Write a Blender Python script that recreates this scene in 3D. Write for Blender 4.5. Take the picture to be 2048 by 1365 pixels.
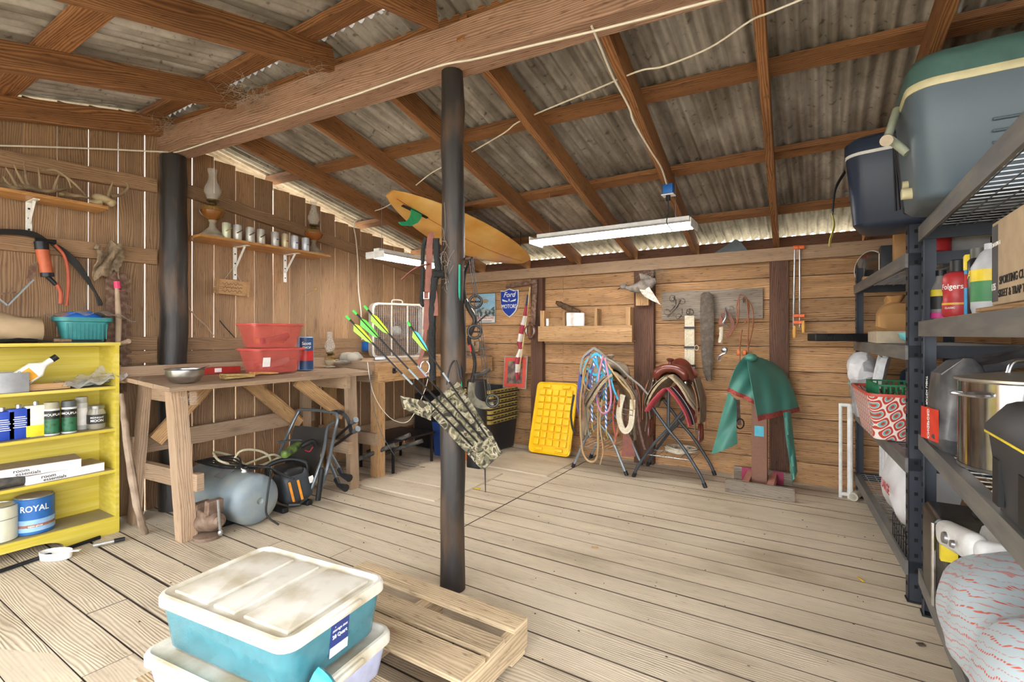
import bpy, bmesh, math, random
from mathutils import Vector, Matrix, Euler
random.seed(7)
R = math.radians; PI = math.pi
SC = bpy.context.scene; COL = SC.collection
for o in list(bpy.data.objects): bpy.data.objects.remove(o)

# ------------------------------------------------------------------ camera, sky, light, exposure
HC, FPX, HOR = 1.30, 985.0, 671.0
TH = math.atan(616/985.0); CT, ST = math.cos(TH), math.sin(TH)
cd = bpy.data.cameras.new('camera'); cam = bpy.data.objects.new('camera', cd); COL.objects.link(cam)
cam.location = (0, 0, HC); cam.rotation_euler = (PI/2, 0, TH)
cd.sensor_width = 36; cd.lens = FPX/2048*36; cd.shift_y = (HOR-682.5)/2048; cd.clip_start = .05
SC.camera = cam
SC.view_settings.view_transform = 'Standard'; SC.view_settings.look = 'None'
SC.view_settings.gamma = 1; SC.view_settings.use_curve_mapping = False
SC.view_settings.exposure = 1.38
W = bpy.data.worlds.new('sky'); SC.world = W; W.use_nodes = True
wn = W.node_tree; bg = wn.nodes['Background']
bg.inputs[0].default_value = (.93, .96, 1, 1); bg.inputs[1].default_value = 3.4
sd = bpy.data.lights.new('sun', 'SUN'); sun = bpy.data.objects.new('sun', sd); COL.objects.link(sun)
sd.energy = 3.0; sd.angle = R(1.5); sd.color = (1, .95, .86); sun.rotation_euler = (R(40), 0, R(-115))
# (daylight also enters by the wide open front of the shed, behind the camera)

def at(px, py, X=None, Y=None, Z=None):
    a = (px-1024)/FPX; b = (HOR-py)/FPX
    d = Vector((-ST+a*CT, CT+a*ST, b)); o = Vector((0, 0, HC))
    if X is not None: t = X/d.x
    elif Y is not None: t = Y/d.y
    else: t = (Z-HC)/d.z
    return o+d*t

# ------------------------------------------------------------------ mesh collector
def vec(p): return p if isinstance(p, Vector) else Vector(p)
def frame(d, up=None):
    d = d.normalized(); up = vec(up) if up is not None else Vector((0, 0, 1))
    if abs(d.dot(up)) > .98: up = Vector((1, 0, 0)) if abs(d.x) < .9 else Vector((0, 1, 0))
    s = d.cross(up).normalized(); return d, s, s.cross(d).normalized()
def smoothpath(pts, n=6, closed=False):
    pts = [vec(p) for p in pts]; out = []; m = len(pts)
    if m < 3 and not closed: return pts
    g = (lambda i: pts[i % m]) if closed else (lambda i: pts[max(0, min(m-1, i))])
    for i in range(m if closed else m-1):
        a, b, c, d = g(i-1), g(i), g(i+1), g(i+2)
        for k in range(n):
            t = k/n
            out.append(.5*((2*b)+(c-a)*t+(2*a-5*b+4*c-d)*t*t+(3*b-a-3*c+d)*t**3))
    if not closed: out.append(pts[-1])
    return out
def rr(w, d, r, n=5):
    r = min(r, w/2-1e-4, d/2-1e-4); out = []
    for cx, cy, a0 in ((w/2-r, d/2-r, 0), (-w/2+r, d/2-r, 90), (-w/2+r, -d/2+r, 180), (w/2-r, -d/2+r, 270)):
        for k in range(n+1):
            a = R(a0+90*k/n); out.append((cx+r*math.cos(a), cy+r*math.sin(a)))
    return out
class MB:
    def __init__(s): s.bm = bmesh.new(); s.uv = s.bm.loops.layers.uv.new('UVMap'); s.M = Matrix.Identity(4)
    def v(s, p): return s.bm.verts.new(s.M @ vec(p))
    def f(s, vs, uv=None):
        try: fc = s.bm.faces.new(vs)
        except ValueError: return None
        if uv:
            for l, u in zip(fc.loops, uv): l[s.uv].uv = u
        return fc
    def box(s, c, z, rot=None, taper=None):
        c = vec(c); L = list(z); ax = L.index(max(L)); k = random.randrange(300); u0 = random.random()*50
        rm = rot if rot is not None else Matrix.Identity(3)
        if isinstance(rm, (tuple, list, Euler)): rm = Euler(rm).to_matrix()
        vs = {}; loc = {}
        for i in (-1, 1):
            for j in (-1, 1):
                for m in (-1, 1):
                    q = Vector((i*z[0]/2, j*z[1]/2, m*z[2]/2))
                    if taper and m == -1: q.x *= taper; q.y *= taper
                    vs[i, j, m] = s.v(c+rm @ q); loc[i, j, m] = q
        for nax, q in ((0, ((0, -1, -1), (0, 1, -1), (0, 1, 1), (0, -1, 1))), (1, ((-1, 0, -1), (-1, 0, 1), (1, 0, 1), (1, 0, -1))), (2, ((-1, -1, 0), (1, -1, 0), (1, 1, 0), (-1, 1, 0)))):
            for sg in (-1, 1):
                ks = []
                for a in q:
                    a = list(a); a[nax] = sg; ks.append(tuple(a))
                if sg == -1: ks = ks[::-1]
                oth = [i for i in range(3) if i != nax]
                ua = ax if ax in oth else oth[0]; va = [i for i in oth if i != ua][0]
                off = nax*.37
                s.f([vs[a] for a in ks], [(loc[a][ua]+u0, loc[a][va]+L[va]/2+off+k*10) for a in ks])
        return s
    def beam(s, p0, p1, w, h, up=None):
        p0, p1 = vec(p0), vec(p1); d, sd_, u = frame(p1-p0, up)
        rm = Matrix((d, sd_, u)).transposed(); return s.box((p0+p1)/2, ((p1-p0).length, w, h), rm)
    def loft(s, rings, cap0=True, cap1=True, closed=True):
        rv = [[s.v(p) for p in r] for r in rings]; n = len(rv[0]); vv = 0
        for i in range(len(rv)-1):
            dv = (rv[i+1][0].co-rv[i][0].co).length
            for j in range(n if closed else n-1):
                k = (j+1) % n; s.f([rv[i][j], rv[i][k], rv[i+1][k], rv[i+1][j]], [(j/n, vv), ((j+1)/n, vv), ((j+1)/n, vv+dv), (j/n, vv+dv)])
            vv += dv
        if cap0: s.f(rv[0][::-1])
        if cap1: s.f(rv[-1])
        return s
    def tube(s, pts, r, seg=8, smooth=0, closed=False, flat=1, up=None):
        pts = [vec(p) for p in pts]
        if smooth: pts = smoothpath(pts, smooth, closed)
        n = len(pts); rs = r if isinstance(r, (list, tuple)) else None
        rings = []; prev = None; L = 0
        for i, p in enumerate(pts):
            a = pts[i-1] if (i > 0 or closed) else p; b = pts[(i+1) % n] if (i < n-1 or closed) else p
            d = b-a
            if d.length < 1e-9: d = Vector((0, 0, 1))
            d.normalize()
            if prev is None: _, sd_, u = frame(d, up)
            else:
                sd_ = prev-d*prev.dot(d)
                if sd_.length < 1e-6: _, sd_, u = frame(d, up)
                sd_.normalize(); u = sd_.cross(d).normalized()
            prev = sd_
            if rs: q = i/(n-1)*(len(rs)-1); k = min(int(q), len(rs)-2); ri = rs[k]+(rs[k+1]-rs[k])*(q-k)
            else: ri = r
            rings.append([p+(sd_*math.cos(2*PI*j/seg)+u*math.sin(2*PI*j/seg)*flat)*ri for j in range(seg)])
        if closed: rings.append(rings[0]); return s.loft(rings, False, False)
        return s.loft(rings)
    def strap(s, pts, w, th, up=(0, 0, 1), smooth=5):
        pts = smoothpath(pts, smooth) if smooth else [vec(p) for p in pts]; up = vec(up); rings = []; n = len(pts)
        for i, p in enumerate(pts):
            d = (pts[min(n-1, i+1)]-pts[max(0, i-1)]); d, a, b = frame(d, up)
            rings.append([p+a*w/2*x+b*th/2*y for x, y in ((-1, -1), (1, -1), (1, 1), (-1, 1))])
        return s.loft(rings)
    def cyl(s, p0, p1, r, r1=None, seg=20): return s.tube([p0, p1], [r, r if r1 is None else r1], seg)
    def lathe(s, prof, c=(0, 0, 0), seg=28, ax=(0, 0, 1), cap=True, sx=1, sy=1):
        d, a, b = frame(vec(ax)) ; c = vec(c)
        if abs(vec(ax).z) > .99: a, b, d = Vector((1, 0, 0)), Vector((0, 1, 0)), Vector((0, 0, vec(ax).z))
        return s.loft([[c+d*z+a*r*sx*math.cos(2*PI*j/seg)+b*r*sy*math.sin(2*PI*j/seg) for j in range(seg)] for r, z in prof], cap, cap)
    def ell(s, c, r, seg=16, rings=10, rot=None):
        c = vec(c); rm = Euler(rot).to_matrix() if rot else Matrix.Identity(3)
        return s.loft([[c+rm @ Vector((r[0]*math.sin(t)*math.cos(2*PI*j/seg), r[1]*math.sin(t)*math.sin(2*PI*j/seg), -r[2]*math.cos(t))) for j in range(seg)] for t in [PI*(.03+.94*i/rings) for i in range(rings+1)]])
    def rings(s, lst, c=(0, 0, 0), cap0=True, cap1=True, n=5):
        """lst of (w, d, r, z) rounded rectangles lofted upward"""
        c = vec(c)
        return s.loft([[c+Vector((x, y, z)) for x, y in rr(w, d, r, n)] for w, d, r, z in lst], cap0, cap1)
    def rbox(s, c, z, r=.01, rot=None, n=3):
        c = vec(c); w, d, h = z; r = min(r, h/2.1, w/2.1, d/2.1); rm = Euler(rot).to_matrix() if rot else Matrix.Identity(3)
        lst = [(w-2*r+2*r*math.sin(a), d-2*r+2*r*math.sin(a), max(r*math.sin(a), r*.3), -h/2+r-r*math.cos(a)) for a in [PI/2*k/n for k in range(n+1)]]
        lst += [(a, b, q, -zz) for a, b, q, zz in lst[::-1]]
        return s.loft([[c+rm @ Vector((x, y, zz)) for x, y in rr(a, b, q, 4)] for a, b, q, zz in lst])
    def sheet(s, fn, nu, nv, th=.002, both=True):
        """fn(u,v)->point; a thin slab of real thickness"""
        P = [[vec(fn(i/nu, j/nv)) for j in range(nv+1)] for i in range(nu+1)]
        def nrm(i, j):
            a = P[min(nu, i+1)][j]-P[max(0, i-1)][j]; b = P[i][min(nv, j+1)]-P[i][max(0, j-1)]; n = a.cross(b)
            return n.normalized() if n.length > 1e-12 else Vector((0, 0, 1))
        A = [[s.v(P[i][j]) for j in range(nv+1)] for i in range(nu+1)]
        B = [[s.v(P[i][j]-nrm(i, j)*th) for j in range(nv+1)] for i in range(nu+1)]
        for i in range(nu):
            for j in range(nv):
                uv = [(i/nu, j/nv), ((i+1)/nu, j/nv), ((i+1)/nu, (j+1)/nv), (i/nu, (j+1)/nv)]
                s.f([A[i][j], A[i+1][j], A[i+1][j+1], A[i][j+1]], uv); s.f([B[i][j+1], B[i+1][j+1], B[i+1][j], B[i][j]], uv[::-1])
        for i in range(nu):
            s.f([A[i][0], B[i][0], B[i+1][0], A[i+1][0]]); s.f([A[i+1][nv], B[i+1][nv], B[i][nv], A[i][nv]])
        for j in range(nv):
            s.f([A[0][j+1], B[0][j+1], B[0][j], A[0][j]]); s.f([A[nu][j], B[nu][j], B[nu][j+1], A[nu][j+1]])
        return s
    def prism(s, poly, p0, ux, uy, th):
        """polygon (x,y) in plane p0+x*ux+y*uy, thickness th along ux x uy"""
        p0, ux, uy = vec(p0), vec(ux), vec(uy); n = ux.cross(uy).normalized()*th
        a = [s.v(p0+ux*x+uy*y) for x, y in poly]; b = [s.v(p0+ux*x+uy*y+n) for x, y in poly]
        s.f(a[::-1], poly[::-1]); s.f(b, poly)
        for i in range(len(a)):
            k = (i+1) % len(a); s.f([a[i], a[k], b[k], b[i]])
        return s
    def jitter(s, a, seed=1, fq=9):
        from mathutils import noise
        for v in s.bm.verts: v.co += noise.noise_vector(v.co*fq+Vector((seed, 0, 0)))*a
        return s
def build(name, mb, mat, parent=None, smooth=35, world=False):
    if parent is not None and world: mb.bm.transform(parent.matrix_world.inverted() if parent.parent is None else (parent.parent.matrix_world @ parent.matrix_local).inverted())
    bmesh.ops.recalc_face_normals(mb.bm, faces=mb.bm.faces)
    me = bpy.data.meshes.new(name); mb.bm.to_mesh(me); mb.bm.free()
    for m in (mat if isinstance(mat, (list, tuple)) else [mat]): me.materials.append(m)
    if smooth:
        me.polygons.foreach_set('use_smooth', [True]*len(me.polygons))
        me.set_sharp_from_angle(angle=R(smooth))
    o = bpy.data.objects.new(name, me); COL.objects.link(o)
    if parent is not None: o.parent = parent
    return o
def tag(o, label=None, cat=None, group=None, kind=None):
    if label: o['label'] = label
    if cat: o['category'] = cat
    if group: o['group'] = group
    if kind: o['kind'] = kind
    return o
def thing(name, label, cat, loc=(0, 0, 0), rz=0, group=None, rot=None):
    o = bpy.data.objects.new(name, None); COL.objects.link(o); o.empty_display_size = .05
    M = Matrix.Translation(vec(loc)) @ (Euler(rot).to_matrix().to_4x4() if rot else Matrix.Rotation(rz, 4, 'Z'))
    o.matrix_world = M; o.location = vec(loc); o.rotation_euler = rot if rot else (0, 0, rz)
    return tag(o, label, cat, group)
def single(name, mb, mat, label, cat, origin=None, group=None, kind=None, smooth=35):
    """a one-mesh thing, mesh given in world coordinates, origin moved to its base"""
    if origin is None:
        vs = [v.co for v in mb.bm.verts]; origin = Vector(((min(v.x for v in vs)+max(v.x for v in vs))/2, (min(v.y for v in vs)+max(v.y for v in vs))/2, min(v.z for v in vs)))
    mb.bm.transform(Matrix.Translation(-vec(origin)))
    o = build(name, mb, mat, smooth=smooth); o.location = vec(origin); return tag(o, label, cat, group, kind)
def struct(name, mb, mat, label=None, smooth=0):
    o = build(name, mb, mat, smooth=smooth); o['kind'] = 'structure'
    if label: o['label'] = label
    return o
def copytree(o, parent=None):
    kids = [k for k in bpy.data.objects if k.parent == o]
    c = o.copy(); COL.objects.link(c)
    if parent is not None: c.parent = parent
    for k in kids: copytree(k, c)
    return c
def text(s, parent, p, ux, uy, size, mat, ext=.0006, align='CENTER', name='lettering', sx=1, shear=0):
    """flat lettering on a surface: p = centre, ux reading direction, uy up (in the parent's space)"""
    cu = bpy.data.curves.new(name, 'FONT'); cu.body = s; cu.size = size; cu.extrude = ext; cu.align_x = align; cu.align_y = 'CENTER'; cu.shear = shear
    cu.offset = size*.012; cu.materials.append(mat); cu.resolution_u = 3
    t = bpy.data.objects.new('tmp', cu); COL.objects.link(t); me = bpy.data.meshes.new_from_object(t); bpy.data.objects.remove(t)
    o = bpy.data.objects.new(name, me); COL.objects.link(o); o.parent = parent
    ux = vec(ux).normalized(); uy = vec(uy); uy = (uy-ux*uy.dot(ux)).normalized(); n = ux.cross(uy)
    m = Matrix((ux*sx, uy, n)).transposed().to_4x4(); m.translation = vec(p); o.matrix_local = m; return o

# ------------------------------------------------------------------ materials
MATS = {}
def newmat(name):
    m = bpy.data.materials.new(name); m.use_nodes = True; nt = m.node_tree; b = nt.nodes['Principled BSDF']; return m, nt, b
def N(nt, t, **k):
    n = nt.nodes.new(t)
    for a, v in k.items(): setattr(n, a, v)
    return n
def ramp(nt, src, stops):
    r = N(nt, 'ShaderNodeValToRGB'); e = r.color_ramp.elements
    while len(e) < len(stops): e.new(.5)
    for i, (p, c) in enumerate(stops): e[i].position = p; e[i].color = (*c, 1) if len(c) == 3 else c
    nt.links.new(src, r.inputs[0]); return r.outputs[0]
def mix(nt, fac, a, b, bt='MIX'):
    m = N(nt, 'ShaderNodeMix', data_type='RGBA', blend_type=bt)
    for s, v in ((0, fac), (6, a), (7, b)):
        if hasattr(v, 'is_linked') or isinstance(v, bpy.types.NodeSocket): nt.links.new(v, m.inputs[s])
        else: m.inputs[s].default_value = v if s == 0 else (*v[:3], 1)
    return m.outputs[2]
def lin(c):
    if isinstance(c, str): c = tuple(int(c[i:i+2], 16)/255 for i in (0, 2, 4))
    return tuple((x/12.92 if x <= .04045 else ((x+.055)/1.055)**2.4) for x in c)
def bump(nt, b, h, st=.3, d=.01):
    n = N(nt, 'ShaderNodeBump'); n.inputs['Strength'].default_value = st; n.inputs['Distance'].default_value = d
    nt.links.new(h, n.inputs['Height']); nt.links.new(n.outputs[0], b.inputs['Normal'])
def wood(name, light, dark, vary=.35, grain=1., knots=True, rough=.75, dust=None, dustamt=0., gs=1., stain=False):
    m, nt, b = newmat(name); L = nt.links.new
    uv = N(nt, 'ShaderNodeUVMap'); uv.uv_map = 'UVMap'
    mp = N(nt, 'ShaderNodeMapping'); mp.inputs['Scale'].default_value = (1.0*gs, 46*gs, 1); L(uv.outputs[0], mp.inputs[0])
    # distort grain
    nz0 = N(nt, 'ShaderNodeTexNoise'); nz0.inputs['Scale'].default_value = 1.6; nz0.inputs['Detail'].default_value = 2
    mp0 = N(nt, 'ShaderNodeMapping'); mp0.inputs['Scale'].default_value = (.8, 5, 1); L(uv.outputs[0], mp0.inputs[0]); L(mp0.outputs[0], nz0.inputs['Vector'])
    ad_ = N(nt, 'ShaderNodeVectorMath', operation='MULTIPLY_ADD'); L(nz0.outputs['Color'], ad_.inputs[0]); ad_.inputs[1].default_value = (0, 4.5, 0); L(mp.outputs[0], ad_.inputs[2])
    wv = N(nt, 'ShaderNodeTexWave', wave_type='BANDS', bands_direction='Y'); wv.inputs['Scale'].default_value = .55; wv.inputs['Distortion'].default_value = 1.2; wv.inputs['Detail'].default_value = 2; L(ad_.outputs[0], wv.inputs['Vector'])
    nz = N(nt, 'ShaderNodeTexNoise'); nz.inputs['Scale'].default_value = 3; nz.inputs['Detail'].default_value = 6; L(ad_.outputs[0], nz.inputs['Vector'])
    mx = N(nt, 'ShaderNodeMath', operation='MULTIPLY'); L(wv.outputs['Fac'], mx.inputs[0]); L(nz.outputs['Fac'], mx.inputs[1])
    g = N(nt, 'ShaderNodeMapRange'); L(mx.outputs[0], g.inputs[0]); g.inputs[1].default_value = .0; g.inputs[2].default_value = .5; g.inputs[3].default_value = .25
    col = mix(nt, g.outputs[0], tuple(d*(1-.0) for d in dark), light)
    col = mix(nt, 1-min(1, grain), col, light) if grain < 1 else col
    # per-board tone
    sp = N(nt, 'ShaderNodeSeparateXYZ'); L(uv.outputs[0], sp.inputs[0])
    dv = N(nt, 'ShaderNodeMath', operation='DIVIDE'); L(sp.outputs[1], dv.inputs[0]); dv.inputs[1].default_value = 10
    fl = N(nt, 'ShaderNodeMath', operation='FLOOR'); L(dv.outputs[0], fl.inputs[0])
    wn_ = N(nt, 'ShaderNodeTexWhiteNoise', noise_dimensions='1D'); L(fl.outputs[0], wn_.inputs[1])
    tone = ramp(nt, wn_.outputs[0], [(0, (1-vary, 1-vary*1.05, 1-vary*1.1)), (1, (1+vary*.35, 1+vary*.3, 1+vary*.25))])
    col = mix(nt, 1, col, tone, 'MULTIPLY')
    # blotches
    n2 = N(nt, 'ShaderNodeTexNoise'); n2.inputs['Scale'].default_value = 2.2; n2.inputs['Detail'].default_value = 4; L(mp0.outputs[0], n2.inputs['Vector'])
    col = mix(nt, 1, col, ramp(nt, n2.outputs['Fac'], [(.3, (.72, .68, .64)), (.62, (1.08, 1.06, 1.04))]), 'MULTIPLY')
    if knots:
        mk = N(nt, 'ShaderNodeMapping'); mk.inputs['Scale'].default_value = (1.5, 5.5, 1); L(uv.outputs[0], mk.inputs[0])
        vo = N(nt, 'ShaderNodeTexVoronoi'); vo.inputs['Scale'].default_value = 1.0; vo.inputs['Randomness'].default_value = 1; L(mk.outputs[0], vo.inputs['Vector'])
        kc = ramp(nt, vo.outputs['Distance'], [(.03, (.22, .14, .09)), (.075, (.55, .42, .32)), (.11, (.8, .72, .64)), (.19, (1, 1, 1))])
        col = mix(nt, .9, col, kc, 'MULTIPLY')
    mf = N(nt, 'ShaderNodeMapping'); mf.inputs['Scale'].default_value = (14, 60, 1); L(uv.outputs[0], mf.inputs[0]); nf = N(nt, 'ShaderNodeTexNoise'); nf.inputs['Scale'].default_value = 1; nf.inputs['Detail'].default_value = 3; L(mf.outputs[0], nf.inputs['Vector'])
    col = mix(nt, 1, col, ramp(nt, nf.outputs['Fac'], [(.28, (.5, .44, .4)), (.4, (.95, .94, .93)), (.65, (1.05, 1.05, 1.05))]), 'MULTIPLY')
    if dust:
        tc = N(nt, 'ShaderNodeTexCoord'); n3 = N(nt, 'ShaderNodeTexNoise'); n3.inputs['Scale'].default_value = 1.7; n3.inputs['Detail'].default_value = 5; L(tc.outputs['Object'], n3.inputs['Vector'])
        mr = N(nt, 'ShaderNodeMapRange'); L(n3.outputs['Fac'], mr.inputs[0]); mr.inputs[1].default_value = .3; mr.inputs[2].default_value = .65; mr.inputs[3].default_value = dustamt*.5; mr.inputs[4].default_value = min(1, dustamt*1.2)
        col = mix(nt, mr.outputs[0], col, dust)
    if stain:
        t4 = N(nt, 'ShaderNodeTexCoord'); m4 = N(nt, 'ShaderNodeMapping'); m4.inputs['Scale'].default_value = (.8, 1.8, 1); L(t4.outputs['Object'], m4.inputs[0]); n4 = N(nt, 'ShaderNodeTexNoise'); n4.inputs['Scale'].default_value = 1.5; n4.inputs['Detail'].default_value = 6; L(m4.outputs[0], n4.inputs['Vector']); col = mix(nt, 1, col, ramp(nt, n4.outputs['Fac'], [(.3, (.74, .71, .67)), (.44, (.96, .95, .94)), (.6, (1.03, 1.03, 1.03))]), 'MULTIPLY')
    L(col, b.inputs['Base Color']); b.inputs['Roughness'].default_value = rough; bump(nt, b, g.outputs[0], .4, .004)
    MATS[name] = m; return m
def M(name, c='808080', rough=.5, metal=0, spots=None, amt=.35, scale=20, trans=0, alpha=1, emit=0, bmp=0, ior=1.45, coat=0, sheen=0, stretch=None):
    if name in MATS: return MATS[name]
    m, nt, b = newmat(name); c = lin(c); b.inputs['Roughness'].default_value = rough; b.inputs['Metallic'].default_value = metal
    b.inputs['Base Color'].default_value = (*c, 1); b.inputs['IOR'].default_value = ior
    tc = N(nt, 'ShaderNodeTexCoord'); nz = N(nt, 'ShaderNodeTexNoise'); nz.inputs['Scale'].default_value = scale; nz.inputs['Detail'].default_value = 5
    if stretch:
        mp = N(nt, 'ShaderNodeMapping'); mp.inputs['Scale'].default_value = stretch; nt.links.new(tc.outputs['Object'], mp.inputs[0]); nt.links.new(mp.outputs[0], nz.inputs['Vector'])
    else: nt.links.new(tc.outputs['Object'], nz.inputs['Vector'])
    if spots is not None:
        s2 = lin(spots); mr = N(nt, 'ShaderNodeMapRange'); nt.links.new(nz.outputs['Fac'], mr.inputs[0]); mr.inputs[1].default_value = .42; mr.inputs[2].default_value = .68; mr.inputs[4].default_value = amt
        nt.links.new(mix(nt, mr.outputs[0], c, s2), b.inputs['Base Color'])
    else:
        nt.links.new(mix(nt, 1, c, ramp(nt, nz.outputs['Fac'], [(.3, (.86,)*3), (.7, (1.1,)*3)]), 'MULTIPLY'), b.inputs['Base Color'])
    if bmp: bump(nt, b, nz.outputs['Fac'], bmp, .01)
    if trans: b.inputs['Transmission Weight'].default_value = trans
    if alpha < 1: b.inputs['Alpha'].default_value = alpha
    if coat: b.inputs['Coat Weight'].default_value = coat
    if emit: b.inputs['Emission Color'].default_value = (*c, 1); b.inputs['Emission Strength'].default_value = emit
    MATS[name] = m; return m

w_wall = wood('wall_boards', lin('b8926a'), lin('6d4d33'), .42, dust=lin('a98d70'), dustamt=.3)
w_back = wood('back_wall_boards', lin('cfa67a'), lin('80592f'), .25)
w_floor = wood('floor_boards', lin('d2c5ae'), lin('a3957f'), .16, dust=lin('d0c3ac'), dustamt=.6, knots=False, stain=True)
w_raft = wood('rafter_timber', lin('aa794c'), lin('64402a'), .22)
w_beam = wood('beam_timber', lin('b59582'), lin('7d5e4c'), .15)
w_post = wood('dark_post_timber', lin('6e4c38'), lin('3d2a22'), .2)
w_pine = wood('pine_lumber', lin('cfa97b'), lin('a07a4f'), .22)
w_old = wood('old_bench_lumber', lin('b39373'), lin('7d6049'), .25, dust=lin('b5a28a'), dustamt=.35)
w_shelf = wood('varnished_shelf', lin('cf9a5c'), lin('b07c42'), .1, knots=False, rough=.4)
w_grey = wood('weathered_grey_board', lin('a59a8c'), lin('6f665c'), .15, knots=False)
w_pallet = wood('pallet_boards', lin('d6c3a4'), lin('ae9874'), .22)
def log_mat(name, c1, c2, c3):
    m, nt, b = newmat(name); L = nt.links.new; tc = N(nt, 'ShaderNodeTexCoord'); mp = N(nt, 'ShaderNodeMapping'); mp.inputs['Scale'].default_value = (22, 22, 2.5); L(tc.outputs['Object'], mp.inputs[0])
    nz = N(nt, 'ShaderNodeTexNoise'); nz.inputs['Scale'].default_value = 1; nz.inputs['Detail'].default_value = 7; L(mp.outputs[0], nz.inputs['Vector'])
    n2 = N(nt, 'ShaderNodeTexNoise'); n2.inputs['Scale'].default_value = 4.5; n2.inputs['Detail'].default_value = 6; m2 = N(nt, 'ShaderNodeMapping'); m2.inputs['Scale'].default_value = (1.6, 1.6, .5); L(tc.outputs['Object'], m2.inputs[0]); L(m2.outputs[0], n2.inputs['Vector'])
    a = mix(nt, nz.outputs['Fac'], c1, c2); r = ramp(nt, n2.outputs['Fac'], [(.5, (0, 0, 0)), (.68, (1, 1, 1))])
    L(mix(nt, r, a, c3), b.inputs['Base Color']); b.inputs['Roughness'].default_value = .5; bump(nt, b, nz.outputs['Fac'], .5, .01); return m
def bendtext(s, parent, c, r, ang, size, mat, sx=1., name='lettering', ext=.0004):
    """lettering wrapped round a vertical cylinder of the parent: c = (x, y, z) axis point at mid height, ang = facing direction"""
    cu = bpy.data.curves.new(name, 'FONT'); cu.body = s; cu.size = size; cu.extrude = 0; cu.align_x = 'CENTER'; cu.align_y = 'CENTER'; cu.offset = size*.015; cu.resolution_u = 3
    t = bpy.data.objects.new('tmp', cu); COL.objects.link(t); me = bpy.data.meshes.new_from_object(t); bpy.data.objects.remove(t)
    for v in me.vertices:
        a = ang+v.co.x*sx/r; v.co = Vector((c[0]+(r+ext)*math.cos(a), c[1]+(r+ext)*math.sin(a), c[2]+v.co.y))
    me.materials.clear(); me.materials.append(mat); o = bpy.data.objects.new(name, me); COL.objects.link(o); o.parent = parent; return o
m_log = log_mat('creosoted_log', lin('0c0b0b'), lin('3b3531'), lin('54402f'))
def roof_mat():
    m, nt, b = newmat('galvanised_roof'); L = nt.links.new; tc = N(nt, 'ShaderNodeTexCoord')
    mp = N(nt, 'ShaderNodeMapping'); mp.inputs['Scale'].default_value = (3, 1.6, 1); L(tc.outputs['Object'], mp.inputs[0])
    nz = N(nt, 'ShaderNodeTexNoise'); nz.inputs['Scale'].default_value = 1.6; nz.inputs['Detail'].default_value = 8; nz.inputs['Roughness'].default_value = .65; L(mp.outputs[0], nz.inputs['Vector'])
    c = ramp(nt, nz.outputs['Fac'], [(.3, lin('8a857d')), (.48, lin('aaa6a0')), (.62, lin('c9c7c3')), (.78, lin('b0aa9e'))])
    n2 = N(nt, 'ShaderNodeTexNoise'); n2.inputs['Scale'].default_value = 26; n2.inputs['Detail'].default_value = 4; L(tc.outputs['Object'], n2.inputs['Vector'])
    c = mix(nt, 1, c, ramp(nt, n2.outputs['Fac'], [(.30, (.45, .42, .38)), (.37, (.96, .96, .96)), (.6, (1.04, 1.04, 1.04))]), 'MULTIPLY')
    m3 = N(nt, 'ShaderNodeMapping'); m3.inputs['Scale'].default_value = (26, 1.1, 1); L(tc.outputs['Object'], m3.inputs[0]); n3 = N(nt, 'ShaderNodeTexNoise'); n3.inputs['Scale'].default_value = 1; n3.inputs['Detail'].default_value = 4; L(m3.outputs[0], n3.inputs['Vector'])
    c = mix(nt, 1, c, ramp(nt, n3.outputs['Fac'], [(.32, (.52, .5, .47)), (.5, (.92, .91, .9)), (.7, (1.12, 1.12, 1.12))]), 'MULTIPLY')
    # per sheet tone
    sp = N(nt, 'ShaderNodeSeparateXYZ'); L(tc.outputs['Object'], sp.inputs[0]); d = N(nt, 'ShaderNodeMath', operation='DIVIDE'); L(sp.outputs[0], d.inputs[0]); d.inputs[1].default_value = .62
    f = N(nt, 'ShaderNodeMath', operation='FLOOR'); L(d.outputs[0], f.inputs[0]); w = N(nt, 'ShaderNodeTexWhiteNoise', noise_dimensions='1D'); L(f.outputs[0], w.inputs[1])
    c = mix(nt, 1, c, ramp(nt, w.outputs[0], [(0, (.72, .7, .68)), (1, (1.12, 1.12, 1.12))]), 'MULTIPLY')
    L(c, b.inputs['Base Color']); b.inputs['Metallic'].default_value = .25; b.inputs['Roughness'].default_value = .38; bump(nt, b, n2.outputs['Fac'], .15, .003); return m
m_roof = roof_mat()
m_ground = M('bare_ground', '8a7d68', .95, spots='6f7a4a', amt=.5, scale=2)
steel = M('brushed_steel', 'b9bcc0', .28, 1)
chrome = M('chrome', 'd8dade', .12, 1)
zinc = M('zinc_wire', 'b4b6b8', .35, .9)
blk = M('black_plastic', '1d1e20', .45)
blkm = M('black_metal', '232428', .4, .3)
white = M('white_plastic', 'e9e8e3', .4)
dirtyw = M('dusty_white', 'e2ddd0', .5, spots='b5a587', amt=.5, scale=8)
leather = M('brown_leather', '8a4a2a', .45, spots='5a2c18', amt=.6, scale=25, bmp=.2)
dleather = M('dark_leather', '4d3024', .5, spots='7d6450', amt=.5, scale=30, bmp=.2)
rope_w = M('white_rope', 'd8cdb8', .85, spots='a89878', amt=.5, scale=90, bmp=.5)
cable = M('white_cable', 'e6dfd0', .5)
rust = M('rusty_iron', '6d5143', .75, .4, spots='a8907c', amt=.6, scale=30, bmp=.5)
paper = M('label_paper', 'eeeae2', .6)
ink = M('black_ink', '1a1a1c', .6)
redink = M('red_ink', 'b3262a', .5)
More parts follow.
